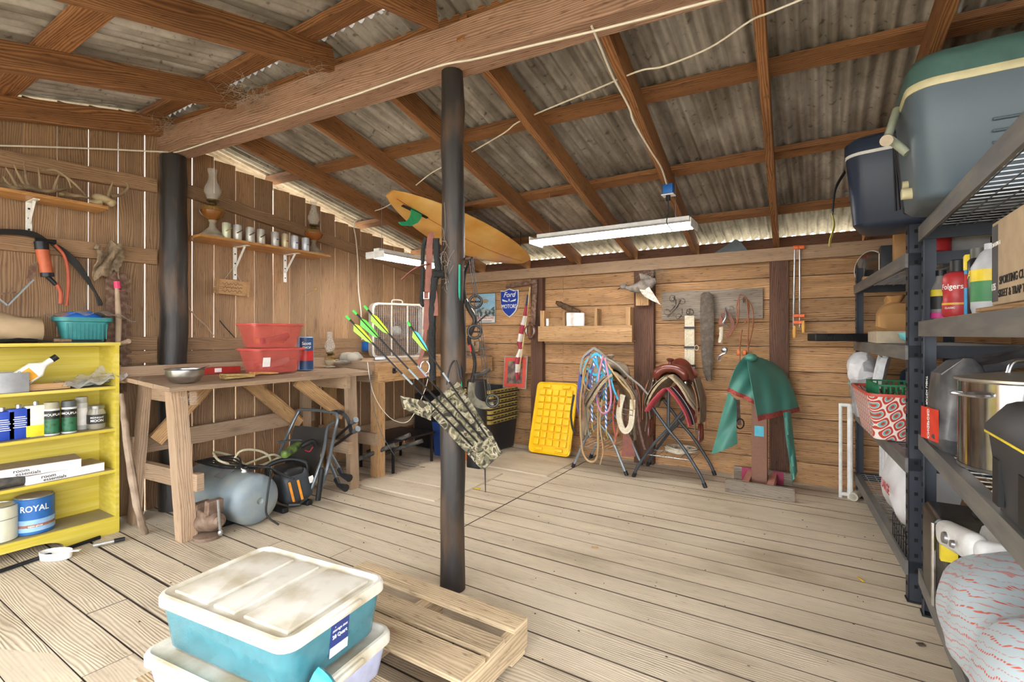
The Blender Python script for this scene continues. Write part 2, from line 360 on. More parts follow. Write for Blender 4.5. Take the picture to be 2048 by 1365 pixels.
# ------------------------------------------------------------------ the shed: floor, walls, roof
XW, YW = -4.25, 5.0           # inner faces of left and back wall
def roofb(y): return 2.09+(YW-y)*.215      # underside of back rafters
def rooff(y): return 2.83-.22*(1.9-y)      # underside of front rafters
rnd = random.Random(3)
mb = MB(); y = -2.4
while y < YW+.1:
    w = rnd.uniform(.155, .175); g = rnd.choice([.004, .005, .007, .010, .014])
    segs = []
    if y > 2.45: segs = [(-4.4, -2.055), (-2.045, 1.4)]
    else:
        xs = -4.4+rnd.uniform(.9, 2.2); segs = [(-4.4, xs-.002), (xs+.002, 1.4)] if y < 1.9 else [(-4.4, 1.4)]
    for a, b in segs:
        dz = rnd.uniform(-.0012, .0004)
        tl = rnd.uniform(-.0004, .0004)
        mb.box(((a+b)/2, y+w/2, -.0075+dz), (b-a, w-g, .015), (tl*6, 0, rnd.uniform(-.0008, .0008)))
    y += w
u = MB(); u.box((-1.5, 1.3, -.022), (5.8, 7.3, .024)); struct('floor_shade_sheet', u, M('gap_shade', '54473a', .95), 'dark sheet coloured as shade in the gaps between floor boards')  # dark sheet added so the board gaps read as shade
mb.bm.normal_update()
for f in mb.bm.faces:
    if abs(f.normal.z) < .5: f.material_index = 1  # board sides coloured dark, shade painted into the gaps
struct('floor', mb, [w_floor, M('gap_shade')], 'dusty pale plank floor of the shed')
mb = MB(); mb.box((-1.5, 1.3, -.35), (40, 40, .1)); struct('ground', mb, m_ground, 'bare ground outside and beneath the shed')
mb = MB()
for c, z in (((-4.42, 1.3, -.2), (.04, 7.4, .36)), ((1.5, 1.3, -.2), (.04, 7.4, .36)), ((-1.5, 5.12, -.2), (6, .04, .36)), ((-1.5, -2.38, -.2), (6, .04, .36))): mb.box(c, z)  # unseen skirt added to keep outside light out of the floor gaps
struct('underfloor_light_block', mb, w_post, 'unseen boards added to block daylight under the floor')
# left wall, vertical planks with gaps
mb = MB(); y = -.9; i = 0
while y < YW+.05:
    w = rnd.uniform(.16, .178); g = rnd.choice([.001, .003, .005, .008]) if y < 1.8 else rnd.choice([.004, .006, .009])
    yc = y+w/2
    top = (rooff(yc)+.16) if yc < 1.7 else roofb(yc)+.10-rnd.uniform(0, .05)
    mb.box((XW-.007, yc, top/2), (.014, w-g, top), (rnd.uniform(-.0016, .0016), 0, 0)); y += w
struct('wall_left', mb, w_wall, 'left wall of vertical brown planks with daylight gaps')
# back wall, horizontal boards
mb = MB(); z = 0
hs = [.19, .2, .18, .21, .2, .22, .22, .2, .2, .235]
for h in hs:
    x = XW-.05
    for x1 in (-2.45, -.36, 1.35):
        mb.box(((x+x1)/2, YW+.0125+rnd.uniform(0,.002), z+h/2), (x1-x-.002, .025, h-.007)); x = x1
    n0 = len(mb.bm.faces); mb.box((-1.5, YW+.03, z+h), (5.8, .012, .05)); mb.bm.faces.ensure_lookup_table()
    for f_ in mb.bm.faces[n0:]: f_.material_index = 1  # backing strips coloured dark as painted shade in the board seams
    z += h
struct('wall_back', mb, [w_back, M('gap_shade')], 'back wall of horizontal golden boards')
mb = MB(); z = 0
while z < 2.6:
    h = rnd.uniform(.19, .22); mb.box((1.2, 3.2, z+h/2), (.025, 4.2, h-.004)); z += h
struct('wall_right', mb, w_back, 'right wall of boards behind the steel shelving')
# rails of the left wall
def rail(p0, p1, w, h, label, m=w_wall, name='wall_rail'):
    mb = MB(); mb.beam(p0, p1, w, h); return struct(name, mb, m, label)
rail((XW+.02, -.6, 2.30), (XW+.02, 1.72, 2.42), .04, .10, 'upper wall rail behind the antlers')
rail((XW+.02, 1.86, 2.45), (XW+.02, 4.95, 2.04), .04, .10, 'sloping wall rail above the shelf of cans')
rail((XW+.02, -.6, 1.86), (XW+.02, 1.72, 1.885), .04, .11, 'wall rail behind the hoses and grease gun')
rail((XW+.02, -.6, 1.24), (XW+.02, 1.72, 1.24), .04, .1, 'upper of two low wall rails behind the yellow bookcase')
rail((XW+.02, -.6, 1.14), (XW+.02, 1.72, 1.14), .04, .09, 'lower of two low wall rails behind the yellow bookcase')
rail((XW+.02, 1.86, 1.235), (XW+.02, 4.95, 1.20), .04, .10, 'upper low wall rail behind the workbench')
rail((XW+.02, 1.86, 1.13), (XW+.02, 4.95, 1.10), .04, .10, 'lower low wall rail behind the workbench')
# top rail of the back wall
rail((XW, YW-.035, 2.015), (1.2, YW-.035, 2.015), .075, .115, 'long top rail across the back wall', w_old)
# back wall posts
for px, w, lb, zt in ((1074, .15, 'dark wall post beside the flag', 1.955), (1288, .2, 'rusty brown wall post under the mounted duck', 1.955), (1558, .15, 'dark wall post right of the bridle hooks', 1.955)):
    p = at(px, 671, Y=YW-.06); mb = MB(); mb.box((p.x, YW-.035, zt/2), (w, .07, zt)); struct('wall_post', mb, w_post, lb)
# logs: corner post and centre pole
def log(name, x, y, r0, r1, h, lb, sd):
    mb = MB(); q = random.Random(sd); pts = [Vector((x+q.uniform(-.006, .006), y+q.uniform(-.006, .006), h*k/14-.0)) for k in range(15)]
    mb.tube(pts, [r0]+[r0+(r1-r0)*k/14+q.uniform(-.003, .003) for k in range(1, 15)], 28); mb.jitter(.004, sd, 6)
    o = struct(name, mb, m_log, lb, smooth=40); return o
log('support_post', -4.12, 1.79, .092, .085, 2.64, 'black creosoted log post at the left wall', 4)
log('support_pole', -1.60, 1.985, .066, .057, 2.655, 'dark peeled log pole in the middle of the floor', 9)
PX, PY = -1.60, 1.985
# main beam
def by(x): return 1.81+.068*(x+4.15)
mb = MB(); mb.beam((-4.35, by(-4.35), 2.75), (1.3, by(1.3), 2.75), .14, .2); struct('roof_beam', mb, w_beam, 'heavy pinkish main beam carried on the log posts')
mb = MB(); mb.beam((-4.3, by(-4.3)+.02, 2.89), (1.3, by(1.3)+.02, 2.89), .05, .1); struct('ridge_board', mb, w_raft, 'ridge board lying along the main beam')
# back rafters
RA = [(.47, .33), (-.205, -.334), (-.84, -1.03), (-1.50, -1.65), (-2.15, -2.30), (-2.87, -2.96), (-3.68, -3.62)]
for i, (a, b) in enumerate(RA):
    mb = MB(); y0, y1 = 1.93, 5.12
    k = (b-a)/(5-1.95); x0 = a+(y0-1.95)*k; x1 = a+(y1-1.95)*k
    mb.beam((x0, y0, roofb(y0)+.07), (x1, y1, roofb(y1)+.07), .045, .14)
    struct('rafter', mb, w_raft, ['first back rafter, above the coolers', 'back rafter nearest the tall shelving', 'back rafter carrying the outlet for the long light', 'back rafter meeting the beam beside the pole', 'back rafter left of the pole', 'back rafter above the surfboard tail', 'back rafter along the left wall'][i])
def purl(p0, p1, w, h, lb):
    mb = MB(); mb.beam(p0, p1, w, h, up=(0, .21, 1)); struct('purlin', mb, w_raft, lb)
zt = .14+.02
for y0, y1, lb in ((2.10, 2.10, 'back purlin nearest the beam'), (2.70, 2.98, 'upper of the back purlins'), (3.74, 3.74, 'middle back purlin'), (4.61, 4.61, 'lowest back purlin')):
    purl((-4.35, y0, roofb(y0)+zt), (1.4, y1, roofb(y1)+zt), .1, .04, lb)
mb = MB(); mb.box((-1.4, 5.16, 2.14), (5.8, .03, .12)); struct('eave_board', mb, w_post, 'dark eave board beyond the back wall')
# front rafters
for i, x in enumerate((-4.18, -3.30, -2.39, -1.62, -.75, .1, .95)):
    mb = MB(); mb.beam((x-.05, -1.6, rooff(-1.6)+.07), (x, 1.86, rooff(1.86)+.07), .045, .14)
    struct('rafter', mb, w_raft, ['front rafter on top of the left wall', 'second front rafter from the left wall', 'third front rafter, over the corner of the beam', 'front rafter meeting the beam above the pole', 'front rafter over the camera side', 'front rafter over the near shelving', 'front rafter by the right wall'][i])
for y0 in (1.68, .88, .1, -.7): 
    mb = MB(); mb.beam((-4.35, y0, rooff(y0)+zt), (1.4, y0, rooff(y0)+zt), .13 if y0 > 0 else .1, .04, up=(0, -.21, 1)); struct('purlin', mb, w_raft, 'front purlin under the tin roof at %s' % {1.68: 'the beam', .88: 'mid slope', .1: 'the lower slope', -.7: 'the open eave'}[y0])
# corrugated roof
def corr(mb, ya, yb, zf, x0, x1):
    nx = int((x1-x0)/.0095); X = [x0+(x1-x0)*i/nx for i in range(nx+1)]; ys = [ya+(yb-ya)*j/12 for j in range(13)]
    def zz(x, y): return zf(y)+.012*math.sin(2*PI*x/.076)+.003*math.sin(x*9+y*5)
    for o in (0, .0012):
        G = [[mb.v((x, y, zz(x, y)+o)) for y in ys] for x in X]
        for i in range(nx):
            for j in range(12): mb.f([G[i][j], G[i+1][j], G[i+1][j+1], G[i][j+1]] if o else [G[i][j+1], G[i+1][j+1], G[i+1][j], G[i][j]])
mb = MB(); corr(mb, 1.80, 5.28, lambda y: roofb(y)+.195, -4.6, 1.5); corr(mb, -1.7, 1.97, lambda y: rooff(y)+.193, -4.6, 1.5)
struct('ceiling', mb, m_roof, 'corrugated galvanised tin roof seen from below', smooth=60)
# loose floor panels
for c, s, a, lb in (((-2.92, 3.52, .009), (.85, .62, .014), .05, 'loose plywood panel on the floor before the second bench'), ((-3.0, 3.1, .006), (.9, .35, .011), .02, 'thin plywood panel on the floor by the bench leg'), ((-2.6, 4.35, .006), (.95, .7, .011), .0, 'plywood floor patch before the black totes')):
    mb = MB(); mb.box((0, 0, s[2]/2), s); o = build('floor_panel', mb, w_floor, smooth=0); o.location = (c[0], c[1], .0); o.rotation_euler = (0, 0, a); tag(o, lb, 'floor panel')
# ------------------------------------------------------------------ small builders
def ring_pts(c, r, n=24, ax='z', a0=0, a1=2*PI):
    out = []
    for k in range(n):
        a = a0+(a1-a0)*k/n; x, y = r*math.cos(a), r*math.sin(a)
        out.append(vec(c)+Vector({'z': (x, y, 0), 'x': (0, x, y), 'y': (x, 0, y)}[ax]))
    return out
def bracket(name, label, p, out=.2, down=.2, d=(1, 0, 0), group=None):
    """white stamped shelf bracket; p = top inner corner on the wall, d = away from the wall"""
    p = vec(p); d = vec(d); t = thing(name, label, 'bracket', p, group=group)
    mb = MB(); s = d.cross(Vector((0, 0, 1)))
    mb.beam(Vector((0, 0, 0)), d*out, .03, .004); build('shelf_arm', mb, white, t, smooth=0)
    mb = MB(); mb.beam(d*.002+Vector((0, 0, 0)), d*.002-Vector((0, 0, down)), .03, .004, up=d)
    build('wall_plate', mb, white, t, smooth=0)
    mb = MB(); mb.beam(d*out*.72-Vector((0, 0, .004)), d*.006-Vector((0, 0, down*.66)), .012, .012); build('brace', mb, white, t, smooth=0)
    for k in (.2, .5, .85): build('screw', MB().cyl(d*.003-Vector((0, 0, down*k)), d*.008-Vector((0, 0, down*k)), .006, seg=8), blkm, t)
    return t
def oil_lamp(label, loc, s=1., fuel='7a1c0c', pedestal=True):
    t = thing('oil_lamp', label, 'oil lamp', loc, group=None)
    gl = M('lamp_glass', 'd8d4ca', .2, alpha=.22); gd = M('dusty_glass', 'b8ad98', .6, alpha=.8, spots='8a7d66', amt=.6)
    mb = MB()
    if pedestal: mb.lathe([(.1*s, 0), (.1*s, .012*s), (.06*s, .05*s), (.026*s, .085*s), (.02*s, .12*s), (.03*s, .14*s)], seg=24); z = .14*s; fr = .085*s
    else: mb.lathe([(.06*s, 0), (.062*s, .01*s), (.05*s, .02*s)]); z = .012*s; fr = .062*s
    build('base', mb, gd, t)
    fu = M('lamp_fuel_'+fuel, fuel, .15, alpha=.92, coat=.6)
    mb = MB(); mb.lathe([(.3*fr, z), (.87*fr, z+.035*s), (1.02*fr, z+.065*s), (1.0*fr, z+.072*s)]); build('fuel', mb, fu, t)
    mb = MB(); mb.lathe([(.3*fr, z-.002), (.88*fr, z+.033*s), (1.05*fr, z+.066*s), (.98*fr, z+.1*s), (.5*fr, z+.118*s), (.3*fr, z+.12*s)]); build('fount', mb, M('amber_glass', 'a5803c', .2, alpha=.35), t)
    z += .12*s; br = M('aged_brass', '6d5c3c', .5, .8)
    mb = MB(); mb.lathe([(.025*s, z), (.032*s, z+.012*s), (.022*s, z+.018*s), (.042*s, z+.03*s), (.042*s, z+.04*s), (.03*s, z+.045*s)]); mb.cyl((.03*s, 0, z+.02*s), (.075*s, 0, z+.02*s), .004*s, seg=8); mb.cyl((.07*s, 0, z+.02*s), (.076*s, 0, z+.02*s), .012*s, seg=12); build('burner', mb, br, t)
    z += .04*s; pf = [(.034, 0), (.055, .045), (.062, .07), (.055, .1), (.032, .15), (.027, .19), (.036, .235), (.039, .24)]
    mb = MB(); mb.lathe([(r*s, z+h*s) for r, h in pf]+[(r*s*.95, z+h*s) for r, h in pf[::-1]], cap=False); build('chimney', mb, gl, t); return t
def can(name, label, cat, loc, r, h, body, lid=None, group=None, parent=None, rim=zinc, bands=()):
    t = thing(name, label, cat, loc, group=group)
    mb = MB(); mb.lathe([(r*.93, 0), (r, .004), (r, h-.006), (r*.93, h)], seg=26); build('can_body', mb, body, t)
    for k, (z0, z1, m) in enumerate(bands):
        mb = MB(); mb.lathe([(r+.0008, z0), (r+.0008, z1)], seg=26, cap=False); build('label_band', mb, m, t)
    if lid: mb = MB(); mb.lathe([(r*.97, h-.003), (r*.97, h+.03), (r*.9, h+.036)], seg=24); build('cap', mb, lid, t)
    else: mb = MB(); mb.lathe([(r*.9, h-.002), (r*.95, h-.002), (r*.95, h+.003), (r*.87, h+.003), (r*.86, h-.001)], seg=24); build('rim', mb, rim, t)
    return t
def dirs(x, y):   # direction from a spot towards the open middle of the room
    return math.atan2(-y+.0, -x)

# ------------------------------------------------------------------ antler shelf and the wall left of the corner post
t = thing('wall_shelf', 'varnished pine wall shelf holding the antlers', 'shelf', (-4.1, .6, 2.135))
mb = MB(); mb.box((0, 0, .01), (.2, 1.5, .02)); build('shelf_board', mb, w_shelf, t, smooth=0)
b = at(56, 400, X=-4.22); bracket('shelf_bracket', 'white metal bracket under the antler shelf', (-4.208, b.y, 2.133), .15, .2)
bone = M('antler_bone', 'a08a6a', .6, spots='5f4d38', amt=.7, scale=14, bmp=.3); tipm = M('skull_bone', 'c9b48c', .7, spots='8f7a58', amt=.5, scale=12)
def antler(lab, pts, r, tines, group='antlers on the wall shelf'):
    t0 = pts[0]; mb = MB(); mb.tube(pts, [r, r*.95, r*.8, r*.35], 10, smooth=6); mb.ell(pts[0], (r*1.3, r*1.3, r*.9), 10, 6)
    for q, rt in tines: mb.tube(q, [rt, rt*.7, rt*.15], 8, smooth=5)
    mb.jitter(.003, len(pts), 20); return single('antler', mb, bone, lab, 'antler', group=group)
def S(px, py, X=-4.1): return at(px, py, X=X)
antler('grey antler with three tall tines rising at the middle of the wall shelf', [S(40, 372), S(60, 375), S(95, 383), S(145, 375)], .016, [([S(58, 375), S(52, 355), S(48, 322)], .013), ([S(82, 382), S(80, 365), S(77, 336)], .013), ([S(108, 382), S(112, 366), S(125, 338)], .011)])
antler('pale tined antler at the left end of the wall shelf', [S(-8, 368), S(10, 372), S(30, 377), S(58, 376)], .015, [([S(55, 378), S(40, 355), S(28, 329)], .012), ([S(34, 374), S(22, 352), S(11, 334)], .011), ([S(20, 372), S(12, 362), S(6, 353)], .01)])
antler('thin curved antler arching over the others at the right of the wall shelf', [S(88, 341, -4.05), S(112, 341, -4.05), S(145, 364, -4.05), S(178, 398, -4.05)], .009, [([S(130, 350, -4.05), S(138, 362, -4.05), S(142, 378, -4.05)], .008)])
antler('short stubby antler base lying in front on the wall shelf', [S(125, 389, -4.04), S(140, 391, -4.04), S(160, 392, -4.04), S(178, 396, -4.04)], .015, [([S(140, 391, -4.05), S(130, 386, -4.05), S(120, 386, -4.05)], .012)])
t = thing('deer_skull', 'small deer skull with antlers on the right end of the wall shelf', 'skull', S(205, 402))
mb = MB(); L0 = lambda p: p-vec(t.location)
mb.ell(L0(S(205, 398)), (.035, .06, .03), 14, 8); mb.ell(L0(S(222, 405)), (.028, .03, .03), 12, 8); mb.tube([L0(S(200, 402)), L0(S(188, 404)), L0(S(178, 402))], [.03, .022, .012], 10); mb.jitter(.008, 3, 25)
build('skull', mb, tipm, t)
for q in ([S(215, 398), S(220, 380), S(226, 364)], [S(222, 393), S(240, 390), S(255, 378), S(255, 368), S(246, 363)]):
    mb = MB(); mb.tube([L0(p) for p in q], [.012, .01, .007, .002], 8, smooth=6); build('horn', mb, bone, t)
# tools and hoses hanging on the middle rail
XR = -4.19
hose = M('orange_hose', 'b4563c', .55); 
t = thing('grease_gun', 'faded orange grease gun with black fittings hanging on the rail', 'tool', at(92, 552, X=XR+.05)); L0 = lambda p: p-vec(t.location)
q = lambda px, py, X=XR+.05: L0(at(px, py, X=X))
mb = MB(); mb.tube([q(84, 498), q(94, 548)], .032, 20); build('barrel', mb, M('faded_orange', 'c0603a', .5, spots='8c4a30', amt=.4), t)
build('head_cap', MB().tube([q(82, 484), q(84, 500)], .035, 16).tube([q(70, 480), q(112, 484)], .012, 10), blkm, t); build('end_cap', MB().tube([q(94, 546), q(95, 554)], .034, 16).tube([q(95, 554), q(102, 560), q(112, 570)], .013, 10, smooth=4), blkm, t)
mb = MB(); mb.tube([q(112, 566), q(121, 585), q(121, 608)], .011, 10, smooth=5); mb.tube([q(110, 490, XR+.04), q(130, 515, XR+.04), q(137, 560, XR+.04), q(133, 612, XR+.04)], .009, 10, smooth=6); build('hose', mb, hose, t)
mb = MB()
for k in range(5):
    o = k*.006; mb.tube([at(-40, 470, X=XR+.03)+Vector((0, 0, o)), at(20, 468, X=XR+.03)+Vector((0, 0, o)), at(75, 476, X=XR+.03)+Vector((0, 0, o)), at(125, 497+k*3, X=XR+.03), at(160, 530+k*4, X=XR+.035), at(188+k*3, 580+k*5, X=XR+.035), at(198+k, 612, X=XR+.035)], .006, 7, smooth=6)
single('hose_bundle', mb, M('black_rubber', '1d1c1b', .6), 'bundle of thin black rubber lines looped over the rail', 'hose')
t = thing('pruning_lopper', 'dusty loppers with pale metal handles and a dark hook hanging at the left', 'tool', at(20, 600, X=XR+.04)); L0 = lambda p: p-vec(t.location)
mb = MB(); mb.beam(q(14, 612), q(66, 560), .035, .008); mb.beam(q(14, 612), q(-20, 585), .035, .008); build('handle', mb, M('dull_zinc', '9ba1a3', .45, .6), t, smooth=0)
mb = MB(); mb.strap([q(56, 560), q(63, 553), q(64, 540), q(68, 533), q(76, 528)], .03, .012, up=(1, 0, 0)); mb.beam(q(-15, 590), q(30, 585), .02, .01); build('blade', mb, rust, t)
# old crosscut saw with a hide over its end
t = thing('crosscut_saw', 'rusty old two-man saw with large teeth standing against the wall', 'saw', at(232, 700, X=-4.17)); L0 = lambda p: p-vec(t.location)
mb = MB(); z0, z1 = .9-t.location.z, 1.74-t.location.z; mb.box((0, 0, (z0+z1)/2), (.006, .12, z1-z0)); build('blade', mb, rust, t, smooth=0)
mb = MB()
for k in range(12): zc = z0+.1+k*.062; mb.prism([(0, -.022), (.03, -.012), (.03, .012), (0, .022)], (0, .06, zc), (0, 1, 0), (0, 0, 1), .006)
build('teeth', mb, rust, t, smooth=0)
mb = MB(); mb.sheet(lambda u, v: at(190+52*u+6*math.sin(v*6), 492+60*v+10*math.sin(u*7)+8*math.cos(u*11)*v, X=-4.14+.02*math.sin(u*9+v*5)), 14, 14, .008); mb.tube([at(194, 500, X=-4.12), at(196, 494, X=-4.12), at(197, 488, X=-4.12)], [.02, .014], 8); mb.tube([at(236, 500, X=-4.12), at(240, 492, X=-4.12), at(240, 487, X=-4.12)], [.02, .014], 8); mb.jitter(.01, 5, 30)
single('animal_hide', mb, M('grey_fur', '8d7a62', .95, spots='4f4438', amt=.6, scale=40, bmp=.6), 'stiff grey animal hide draped over the old saw', 'hide')
# walking stick and leaning branch
mb = MB(); mb.tube([at(236, 690, X=-4.08), at(237, 640, X=-4.1), at(235, 600, X=-4.12), at(234, 575, X=-4.13)], [.016, .018, .015, .013], 10, smooth=5); mb.tube([at(236, 690, X=-4.08), (-3.99, at(236, 690, X=-4.08).y+.03, 1.26)], .016, 10); 
t = thing('walking_stick', 'peeled walking stick standing behind the bookcase with pink tape round its tip', 'stick', (-4.08, at(236, 690, X=-4.08).y, 1.26)); build('shaft', mb, M('peeled_stick', 'b39a80', .6, spots='7d6550', amt=.5, scale=8), t, world=True)
mb = MB(); mb.tube([at(235, 577, X=-4.13), at(234, 563, X=-4.13)], .02, 10); mb.strap([at(236, 578, X=-4.11), at(242, 582, X=-4.1), at(250, 581, X=-4.1)], .01, .002); build('pink_tape', mb, M('pink_tape', 'd8456f', .6), t, world=True)
mb = MB(); P0 = at(289, 1068, Z=.0); P1 = Vector((-4.0, 1.62, 1.0)); mb.tube([P0, at(276, 1020, X=-3.60), at(262, 940, X=-3.68), at(250, 850, X=-3.82), at(243, 790, X=-3.93)], [.022, .021, .024, .018, .014], 10, smooth=6); mb.jitter(.006, 8, 12)
single('leaning_branch', mb, M('lichen_branch', '9c8874', .8, spots='6b5644', amt=.7, scale=12, bmp=.5), 'crooked bare branch leaning between bookcase and workbench', 'branch')

# ------------------------------------------------------------------ yellow bookcase and what it holds
yel = M('yellow_paint', 'c4b03c', .5, spots='d9cb72', amt=.6, scale=3, stretch=(4, .6, 14))
bx0, bx1, by0, by1, bt = -4.21, -3.93, -.05, 1.385, 1.235
t = thing('bookcase', 'chipped yellow painted bookcase with dusty shelves', 'bookcase', ((bx0+bx1)/2, (by0+by1)/2, 0))
hw = (by1-by0)/2; D = .14
mb = MB()
build('side_panel', MB().box((0, hw-.01, bt/2), (.28, .02, bt)), yel, t, smooth=0); build('side_panel', MB().box((0, -hw+.01, bt/2), (.28, .02, bt)), yel, t, smooth=0)
mb = MB(); mb.box((-.135, 0, bt/2+.03), (.01, 2*hw-.04, bt-.08)); build('back_panel', mb, yel, t, smooth=0)
mb = MB(); mb.box((0, 0, bt+.008), (.29, 2*hw+.01, .02)); build('top_board', mb, yel, t, smooth=0)
SH = [.966, .688, .416, .108]; ydust = M('dusty_yellow_shelf', '8f8468', .8, spots='a89a4a', amt=.5, scale=6)
for z in SH:
    mb = MB(); mb.box((.002, 0, z-.01), (.268, 2*hw-.04, .018)); o = build('shelf_board', mb, yel, t, smooth=0)
    mb = MB(); mb.box((.0, 0, z-.001), (.25, 2*hw-.045, .002)); build('dust_layer', mb, ydust, o, smooth=0)
mb = MB(); pl = [(-hw+.02, .09), (-hw+.02, 0), (-hw+.12, 0)]
pl += [(-.42+.08*math.sin(a)*0-.12+.12*(1-math.cos(a)), .055*math.sin(a)) for a in [k*PI/12 for k in range(1, 7)]]+[(.3+.14*math.sin(a), .055*math.cos(a)+.0) for a in [k*PI/12 for k in range(0, 7)]]
pl += [(hw-.02, 0), (hw-.02, .09)]; mb.prism(pl, (.122, 0, 0), (0, 1, 0), (0, 0, 1), .018); build('plinth', mb, yel, t, smooth=0)
TOPZ = bt+.019
# on top
pap = M('kraft_paper', 'b39c7c', .8, spots='9a8262', amt=.4, scale=9, bmp=.3)
mb = MB(); c = at(55, 650, X=-4.08); mb.loft([[Vector((-4.08+.11*math.cos(a)*k2, yy, TOPZ+.085+.085*math.sin(a)*k2+.012*math.sin(3*a+yy*20)*k2)) for a in [2*PI*j/28 for j in range(28)]] for yy, k2 in [(.15, .8), (.4, 1), (.6, 1.03), (.75, .9), (.85, 1), (.95, .95), (1.03, .85), (1.035, .3)]]); mb.jitter(.02, 2, 9)
single('paper_bundle', mb, pap, 'crumpled brown kraft paper sack lying on top of the bookcase', 'paper sack')
teal = M('teal_plastic', '3f8a8c', .4)
c = at(166, 684, X=-4.06); t = thing('planter', 'teal ribbed plastic planter on top of the bookcase', 'planter', (-4.06, c.y, TOPZ))
mb = MB(); mb.rings([(.12, .19, .04, 0), (.125, .2, .04, .005), (.15, .255, .05, .13), (.175, .29, .055, .135), (.18, .295, .055, .16), (.165, .28, .05, .16), (.145, .25, .045, .13), (.11, .18, .035, .01)]); build('pot', mb, teal, t)
mb = MB()
for k in range(11): yy = -.1+k*.02; mb.box((.0715, yy, .07), (.004, .006, .1), (0, .09, 0))
build('rib', mb, teal, t, smooth=0)
mb = MB(); mb.ell((0, .0, .165), (.07, .1, .03)); mb.jitter(.02, 6, 18); mb.bm.transform(Matrix.Translation((-4.06, c.y, TOPZ)))
single('blue_cloth', mb, M('bright_blue', '1f6fd0', .6), 'bright blue crumpled cloth in the planter', 'cloth')
film = M('clear_film', 'd9d6cf', .2, alpha=.4, coat=.6)
mb = MB(); mb.sheet(lambda u, v: Vector((-4.16+.22*v, c.y-.17+.42*u, TOPZ+.165+.04*math.sin(u*PI)*(1-abs(v-.5))+.012*math.sin(u*23+v*9)-.03*max(0, u-.75)*4*v)), 20, 10, .001)
single('plastic_wrap', mb, film, 'clear plastic bag spread over the planter', 'plastic bag')
t = thing('garden_fork', 'black garden fork lying along the top front edge of the bookcase', 'tool', (-3.97, .7, TOPZ)); mb = MB()
mb.tube([(0, -.5, .012), (0, .1, .012), (-.02, .22, .02), (-.03, .3, .012)], .011, 8, smooth=5); build('handle', mb, blkm, t)
mb = MB()
for k in range(4): mb.tube([(-.03, .1+.0*k, .01), (-.02-.02*k, .2, .016+.006*(k % 2)), (-.0-.028*k, .36, .01)], [.007, .006, .003], 6, smooth=4)
build('tine', mb, blkm, t)
t = thing('hand_trowel', 'dark hand trowel in front of the planter', 'tool', (-3.97, at(150, 680, X=-3.97).y, TOPZ)); mb = MB(); mb.beam((0, -.02, .012), (0, .13, .012), .03, .012); build('blade', mb, blkm, t)
mb = MB(); mb.tube([(0, -.02, .014), (0, -.1, .014)], .012, 10); build('grip', mb, rust, t)
# shelf 1
def onshelf(px, z, X): y = at(px, 700, X=X).y; return Vector((X, y, z+.0008))
mb = MB(); p = onshelf(14, SH[0], -4.03)
for dx, sx, sy in ((0, .15, .2),): mb.rings([(sx, sy, .006, 0), (sx, sy, .006, .115), (sx-.008, sy-.008, .004, .115), (sx-.008, sy-.008, .004, .004)], (p.x, p.y-.02, p.z), n=2)
single('metal_tray_box', mb, M('galv_box', 'a9abad', .45, .5), 'open grey sheet-metal box at the left of the top bookcase shelf', 'box')
t = thing('cleaner_bottle', 'white wipe-down bottle with orange label and black cap lying tilted', 'bottle', at(62, 745, X=-4.0)-Vector((0, .01, .01)), rot=(R(-52), 0, 0))
mb = MB(); mb.rings([(.045, .09, .02, -.1), (.05, .1, .022, -.09), (.05, .1, .022, .04), (.04, .05, .018, .075), (.034, .034, .016, .09), (.034, .034, .016, .13)]); build('bottle_body', mb, white, t)
mb = MB(); mb.rings([(.036, .036, .016, .13), (.036, .036, .016, .162)]); build('cap', mb, blk, t)
mb = MB(); mb.rings([(.0515, .096, .022, -.07), (.0515, .096, .022, .02)], cap0=False, cap1=False); lb = build('front_label', mb, M('amber_label', 'e5a12c', .5), t)
text('ORIGINAL', lb, (.027, 0, -.03), (0, 1, 0), (0, 0, 1), .02, ink); mb = MB(); mb.rings([(.0525, .09, .022, -.068), (.0525, .09, .022, -.05)], cap0=False, cap1=False); build('grey_stripe', mb, M('grey_label', '77787a', .5), lb)
p = onshelf(95, SH[0], -4.02); mb = MB(); mb.rbox((p.x, p.y, p.z+.02), (.07, .2, .038), .003); single('scrap_block', mb, w_pine, 'small notched pine block beneath the tilted bottle', 'wood block', smooth=0)
mb = MB(); p = onshelf(185, SH[0], -4.04)
mb.sheet(lambda u, v: Vector((-4.14+.2*v, p.y-.17+.33*u, SH[0]+.02+(.14*u**1.5)*(1-.7*v)+.015*math.sin(u*19+v*7)+.01*math.sin(v*17))), 22, 14, .001)
mb.sheet(lambda u, v: Vector((-4.12+.2*v, p.y-.16+.3*u, SH[0]+.035+.02*math.sin(u*13+v*11)*v+.03*u)), 18, 12, .001)
single('plastic_bag', mb, film, 'crumpled clear plastic bags on the top bookcase shelf', 'plastic bag')
mb = MB(); mb.ell((p.x, p.y-.03, SH[0]+.025), (.07, .13, .02)); mb.jitter(.02, 4, 20); single('grey_rag', mb, M('grey_green_cloth', '7f8b86', .85, spots='b6b9b2', amt=.5), 'greyish folded rag inside the plastic bags', 'rag')
